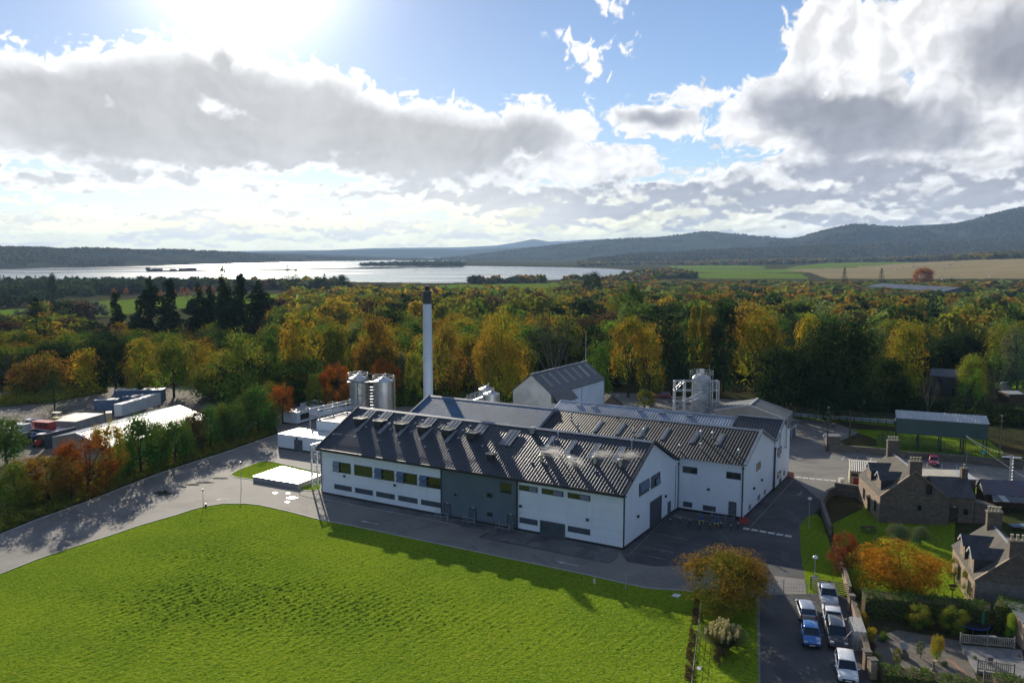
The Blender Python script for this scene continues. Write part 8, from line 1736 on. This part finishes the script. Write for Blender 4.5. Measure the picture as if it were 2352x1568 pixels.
# ------------------------------------------------------------------ the wood: the nearest trees one by one, the rest as one mass
WOOD = [(-500, 905), (60, 892), (250, 884), (430, 882), (470, 915), (560, 938), (640, 946), (700, 925), (900, 905), (1180, 908), (1400, 890), (1500, 872), (1700, 880), (1900, 925), (2060, 930), (2150, 850), (2260, 840), (2300, 870), (2800, 900),
        (2900, 655), (1860, 660), (1700, 660), (1600, 662), (1500, 655), (1440, 650), (1380, 650), (1300, 655), (1290, 684), (1000, 684), (1000, 672), (760, 674), (660, 690), (640, 745), (500, 790), (440, 802), (240, 800), (130, 772), (0, 765), (-500, 775)]
HOLES = [[(1885, 745), (1945, 745), (1945, 722), (1885, 722)], [(815, 700), (910, 700), (905, 680), (815, 680)]]
EXTRA = [([(-500, 718), (200, 708), (330, 700), (330, 696), (200, 700), (-500, 706)], 'far_left'), ([(60, 745), (200, 735), (260, 722), (240, 716), (60, 730)], 'plain'), ([(-500, 690), (60, 690), (240, 678), (440, 668), (480, 668), (480, 655), (300, 653), (-500, 653)], 'far_left'), ([(480, 668), (780, 664), (780, 656), (480, 656)], 'far_mid'),
         ([(1330, 612), (1500, 607), (1560, 609), (1700, 609), (1840, 606), (1900, 603), (2100, 601), (2400, 590), (2400, 556), (1900, 570), (1560, 586), (1330, 596)], 'plain'), ([(1980, 589), (2230, 584), (2235, 577), (2080, 578), (1980, 583)], 'dark_grove'),
         ([(1540, 620), (1860, 622), (1860, 619), (1540, 618)], 'plain'), ([(1420, 640), (1600, 640), (1560, 624), (1450, 630)], 'plain'), ([(1340, 665), (1500, 655), (1500, 642), (1400, 648)], 'plain'), ([(1060, 654), (1380, 650), (1380, 647), (1060, 650)], 'far_mid'),
         ([(830, 610), (1062, 611), (1062, 604), (900, 606)], 'far_left')]
def scatter_wood():
    rng = np.random.default_rng(99); out = []
    d = 185.0
    while d < 6500:
        sp = 12.0 if d < 450 else (12.0 + (d - 450) * .007 if d < 1400 else 18 + (d - 1400) * .005); step = sp / d
        azs = np.arange(-.585, .600, step); azs = azs + rng.normal(size=len(azs)) * step * .28; dd = d + rng.normal(size=len(azs)) * sp * .30; out.append(np.stack([azs, dd, np.full(len(azs), sp)], 1)); d += sp * .92
    A = np.vstack(out); x = A[:, 1] * np.sin(A[:, 0]); y = A[:, 1] * np.cos(A[:, 0]); z = near_h(x, y); dz_ = CAMZ - z; dep = y * CP + dz_ * SP; u = CX + FX * x / dep; v = CY + FX * (-y * SP + dz_ * CP) / dep
    zone = np.zeros(len(x), int); zone[inpoly(u, v, WOOD)] = 1
    for h in HOLES: zone[inpoly(u, v, h)] = 0
    for i, (p, nm) in enumerate(EXTRA): zone[inpoly(u, v, p)] = 2 + i
    wet = inpoly(u, v, [(a, b + .6) for a, b in WATER]) & (zone != 2 + len(EXTRA) - 1); zone[wet] = 0
    for k, p in ZONES: zone[inpoly(u, v, p) & (zone != 0) & (rng.random(len(x)) < 1)] *= 0
    keep = (zone > 0) & ((A[:, 1] < 1500) | (rng.random(len(x)) < .95)); dens = fbm(x, y, .006, 3, .5, 3); keep &= (dens > -.42) | (A[:, 1] < 500)
    for px_, py_, w in trees: keep &= np.hypot(x - px_, y - py_) > max(2.8, w * .34)
    return x[keep], y[keep], z[keep], u[keep], v[keep], A[keep, 1], A[keep, 2], zone[keep]
X, Y, Z, U, Vv, DD, SPc, ZN = scatter_wood()
PAL = {'L': ['amber', 'gold', 'olive', 'olive', 'green', 'dark green', 'brown', 'olive', 'green'], 'Mid': ['gold', 'amber', 'olive', 'olive', 'dark green', 'gold', 'olive', 'brown', 'green', 'lime', 'olive', 'gold', 'pale green'], 'R': ['olive', 'pale green', 'green', 'dark green', 'gold', 'amber', 'olive', 'green', 'dark green', 'pale green', 'brown', 'amber', 'dark green']}
rw = random.Random(21)
def colour_for(u, x, y, zone):
    c = float(fbm(np.array([x]), np.array([y]), .012, 2, .5, 77)[0])
    if zone > 1:
        nm = EXTRA[zone - 2][1]; return {'far_left': rw.choice(['conifer', 'dark green', 'dark green', 'evergreen']), 'dark_grove': 'conifer'}.get(nm, rw.choice(['brown', 'olive', 'grey green', 'dark green', 'evergreen', 'amber']))
    pal = PAL['L' if u < 640 else ('Mid' if u < 1400 else 'R')]; i = int((c + .5) * len(pal) + rw.gauss(0, 1.7)) % len(pal); return pal[i]
cols = [colour_for(U[i], X[i], Y[i], ZN[i]) for i in range(len(X))]
inview = (U > -60) & (U < 2412); order = np.argsort(np.where(inview, DD, 1e9)); NI = 300 - sum(1 for o in COL.objects if o.get('category') == 'tree')
ind = set(order[:NI].tolist())
AREA = [(240, 'far left of the wood'), (450, 'below the tall conifers'), (640, 'right of the tall conifers'), (930, 'left of the chimney'), (1160, 'just right of the chimney'), (1400, 'behind the old white gable'), (1640, 'behind the silo'), (1860, 'behind the grey shed'), (2100, 'above the dark evergreen'), (9999, 'far right of the wood')]
ORD = ['first', 'second', 'third', 'fourth', 'fifth', 'sixth', 'seventh', 'eighth', 'ninth', 'tenth', 'eleventh', 'twelfth', 'thirteenth', 'fourteenth', 'fifteenth', 'sixteenth']
binned = {}
sel = sorted(ind, key=lambda i: U[i])
for i in sel:
    a = next(t for lim, t in AREA if U[i] < lim); row = 'front' if DD[i] < 235 else ('second' if DD[i] < 275 else 'rear'); binned.setdefault((cols[i], a, row), []).append(i)
for (c, a, row), L_ in binned.items():
    for k, i in enumerate(L_):
        nm = f'{c} tree in the {row} row, {a}' if len(L_) == 1 else f'{ORD[k]} {c} tree from the left, {row} row, {a}'
        h = (rw.uniform(9.5, 17) if U[i] > 700 else rw.uniform(8.5, 13)) * (1.1 if c in ('dark green', 'olive') else 1) * (.75 if 1960 < U[i] < 2190 and DD[i] > 700 else 1); key = rw.choice(['round0', 'round1', 'round2', 'round3', 'round4', 'oak0', 'oak1', 'oak2', 'airy0', 'airy1']) if c != 'brown' else rw.choice(['bare0', 'bare1', 'airy2'])
        e = plant(key, U[i], Vv[i], 0, 10, c, nm, group=WD, xy=(X[i], Y[i])); wd_ = rw.uniform(12, 18); e.scale = (wd_, wd_, h)
def wood_mass():
    rng = np.random.default_rng(5); Vs, Cs = [], []; base = 0
    idx = [i for i in range(len(X)) if i not in ind]
    protos = {}
    for q, n in enumerate((520, 300, 150, 40)):
        for s in range(4):
            V, F, _ = unit_tree('oak' if s % 2 else 'round', 300 + q * 10 + s, n); protos[(q, s)] = V
    cone = [unit_tree('spruce', 400 + s, 130)[0] * [.45, .45, 1.1] for s in range(2)]
    for i in idx:
        if not (-260 < U[i] < 2620): continue
        d = DD[i]; q = 0 if d < 420 else (1 if d < 700 else (2 if d < 1300 else 3)); c = cols[i]; V = protos[(q, rng.integers(4))] if not (c in ('conifer', 'evergreen') and rng.random() < .55 and q > 0) else cone[rng.integers(2)]
        sp = SPc[i]; far = ZN[i] > 1; h = ((rng.uniform(8.5, 20) if d < 850 else rng.uniform(7, 13)) if U[i] > 640 else rng.uniform(7.5, 13.5)) if not far else rng.uniform(9, 16); w = sp * rng.uniform(1.0, 1.6) if d < 1500 else sp * rng.uniform(.8, 1.2); t = rng.random() * 6.28
        P = V.copy(); x_, y_ = P[:, 0] * math.cos(t) - P[:, 1] * math.sin(t), P[:, 0] * math.sin(t) + P[:, 1] * math.cos(t)
        P = np.stack([x_ * w + X[i], y_ * w + Y[i], P[:, 2] * h + Z[i]], 1); Vs.append(P); cc = np.array(COLR[c]) * rng.uniform(.8, 1.2); Cs.append(np.tile(np.append(cc, 1), (len(P) // 4, 1)))
    V = np.vstack(Vs); F = np.arange(len(V)).reshape(-1, 4); o = np_mesh('woodland', V, F, [M['leaf_attr']], attrs={'col': ('FACE', np.vstack(Cs))}); tag(o, 'autumn woodland stretching away behind the nearest trees to the shore and hills', 'woodland', kind='stuff'); print('wood quads', len(F), 'trees', len(idx), 'individual', len(ind))
wood_mass()
# a row of small orange trees and hay bales far off
for i, (u, vb, vt, w) in enumerate(((339, 686, 668, 12), (370, 684, 666, 12), (399, 683, 664, 13), (430, 681, 662, 13), (418, 676, 659, 11), (452, 677, 658, 14), (470, 675, 658, 12), (490, 675, 657, 12), (508, 674, 656, 12), (526, 674, 656, 12), (545, 673, 656, 11), (290, 676, 660, 12), (262, 678, 662, 12))):
    e = plant('round%d' % (i % 5), u, vb, vt, w, 'orange', ORD[sorted([339, 370, 399, 430, 418, 452, 470, 490, 508, 526, 545, 290, 262]).index(u)] + ' small orange tree from the left beside the far left field', group='small orange trees beside the far left field', z=-13)
def bales():
    rr = random.Random(3); B = []
    m = MB().tube((0, -.7, .75), (0, .7, .75), .75, 10); proto_ = m.build('hay_bale', M['cream_roof']); first = True
    poly = [(1960, 616), (2120, 605), (2350, 596), (2350, 622), (2050, 626)]
    n_ = 0
    while n_ < 60:
        u, v = rr.uniform(1960, 2352), rr.uniform(594, 628)
        if not inpoly(np.array([u]), np.array([v]), poly)[0]: continue
        z = 0.0
        for _ in range(6): p = at(u, v, z); z = float(near_h(np.array([p.x]), np.array([p.y]))[0])
        o = proto_ if first else proto_.copy()
        if not first: COL.objects.link(o)
        first = False; o.location = (p.x, p.y, z); o.rotation_euler = (0, 0, rr.random() * 3); o.scale = (1.9, 1.9, 1.9); tag(o, 'round hay bale, one of many dotted over the tan stubble field', 'hay bale', 'hay bales on the stubble field'); n_ += 1
bales()

def hill_woods():
    rng = np.random.default_rng(8); Vs, Cs = [], []
    for nm, n, size, hh in (('hill_low_woods', 26000, 15, 9), ('hill_wooded', 16000, 17, 8), ('hill_green', 11000, 17, 7), ('hills_left_shore', 11000, 11, 6)):
        G = HILLV[nm]; a, b, _ = G.shape; i = rng.random(n * 3) * (a - 1.01); j = rng.random(n * 3) ** (1.2 if nm != 'hill_low_woods' else 1) * (b - 1.01); i0, j0 = i.astype(int), j.astype(int); fi, fj = (i - i0)[:, None], (j - j0)[:, None]
        P = (G[i0, j0] * (1 - fi) + G[i0 + 1, j0] * fi) * (1 - fj) + (G[i0, j0 + 1] * (1 - fi) + G[i0 + 1, j0 + 1] * fi) * fj
        d = fbm(P[:, 0], P[:, 1], .0022, 4, .6, 31); k = (d > (-.22 if nm == 'hill_low_woods' else .02)); P = P[k][:n]; n_ = len(P); P[:, 2] += rng.random(n_) * hh * .7 + hh * .3
        V, F = leaf_quads(P, np.tile([0, -.7, .7], (n_, 1)), size, rng, 1.2, .8); Vs.append(V); c = np.array([[.03, .04, .028], [.05, .05, .03], [.075, .06, .03], [.035, .05, .03], [.10, .075, .03]])[rng.choice(5, n_, p=[.34, .24, .16, .18, .08])] * rng.uniform(.7, 1.3, (n_, 1)); Cs.append(np.concatenate([c, np.ones((n_, 1))], 1))
    V = np.vstack(Vs); o = np_mesh('hill_woods', V, np.arange(len(V)).reshape(-1, 4), [M['leaf_attr']], attrs={'col': ('FACE', np.vstack(Cs))}); tag(o, 'dark patchy woods covering the far hills and the plain below them', 'woodland', kind='stuff')
hill_woods()
# ------------------------------------------------------------------ steam and haze
def steam(c, size, rz, label, dens=1.2, seed=0):
    m = bpy.data.materials.new('steam'); m.use_nodes = True; t = NT(m.node_tree); t.n.remove(t.n['Principled BSDF']); g = t.new('ShaderNodeTexCoord'); P = g.outputs['Object']
    v = t.new('ShaderNodeVolumePrincipled'); v.inputs['Color'].default_value = (1, 1, 1, 1); v.inputs['Anisotropy'].default_value = .35
    r = t.vm('LENGTH', P); n = t.noise(t.vm('ADD', t.vm('MULTIPLY', P, (1.0, 2.2, 2.2)), (seed * 3.1, 0, 0)), 2.0, 5, .62)
    d = t.m('MULTIPLY', t.ss(t.m('SUBTRACT', n, t.m('MULTIPLY', r, .30)), .27, .50), dens); t.l.new(d, v.inputs['Density']); t.l.new(v.outputs[0], t.n['Material Output'].inputs['Volume'])
    bm = bmesh.new(); bmesh.ops.create_icosphere(bm, subdivisions=3, radius=1.0); me = bpy.data.meshes.new('steam'); bm.to_mesh(me); bm.free(); me.materials.append(m); o = link_mesh('steam', me); o.location = c; o.scale = size; o.rotation_euler = (0, 0, rz); tag(o, label, 'steam', kind='stuff')
steam(on_roof(2, 470, 640, 1.0), (2.9, 1.1, 1.1), -.5, 'white steam drifting from the left cowl on the factory roof', 1.1, 1)
steam(on_roof(2, 660, 720, .9), (2.3, 1.1, 1.1), -.8, 'thinner steam hanging over the middle of the factory roof', .9, 2)
steam(on_roof(2, 920, 650, .9), (2.2, .9, .8), .1, 'small puff of steam beside the middle cowl', .8, 3)
steam(on_roof(2, 1160, 660, .9), (2.3, .9, .8), .1, 'small puff of steam beside the right cowl', .8, 4)
def haze():
    m = bpy.data.materials.new('haze'); m.use_nodes = True; t = NT(m.node_tree); t.n.remove(t.n['Principled BSDF']); v = t.new('ShaderNodeVolumePrincipled'); v.inputs['Color'].default_value = (.46, .68, 1.0, 1); v.inputs['Density'].default_value = HAZE; v.inputs['Anisotropy'].default_value = .15
    t.l.new(v.outputs[0], t.n['Material Output'].inputs['Volume'])
    o = MB().obox((-19000, -2500, -21), (38000, 0, 0), (0, 26000, 0), (0, 0, 560)).build('haze', m); tag(o, kind='stuff')
HAZE = 4.6e-5
haze()
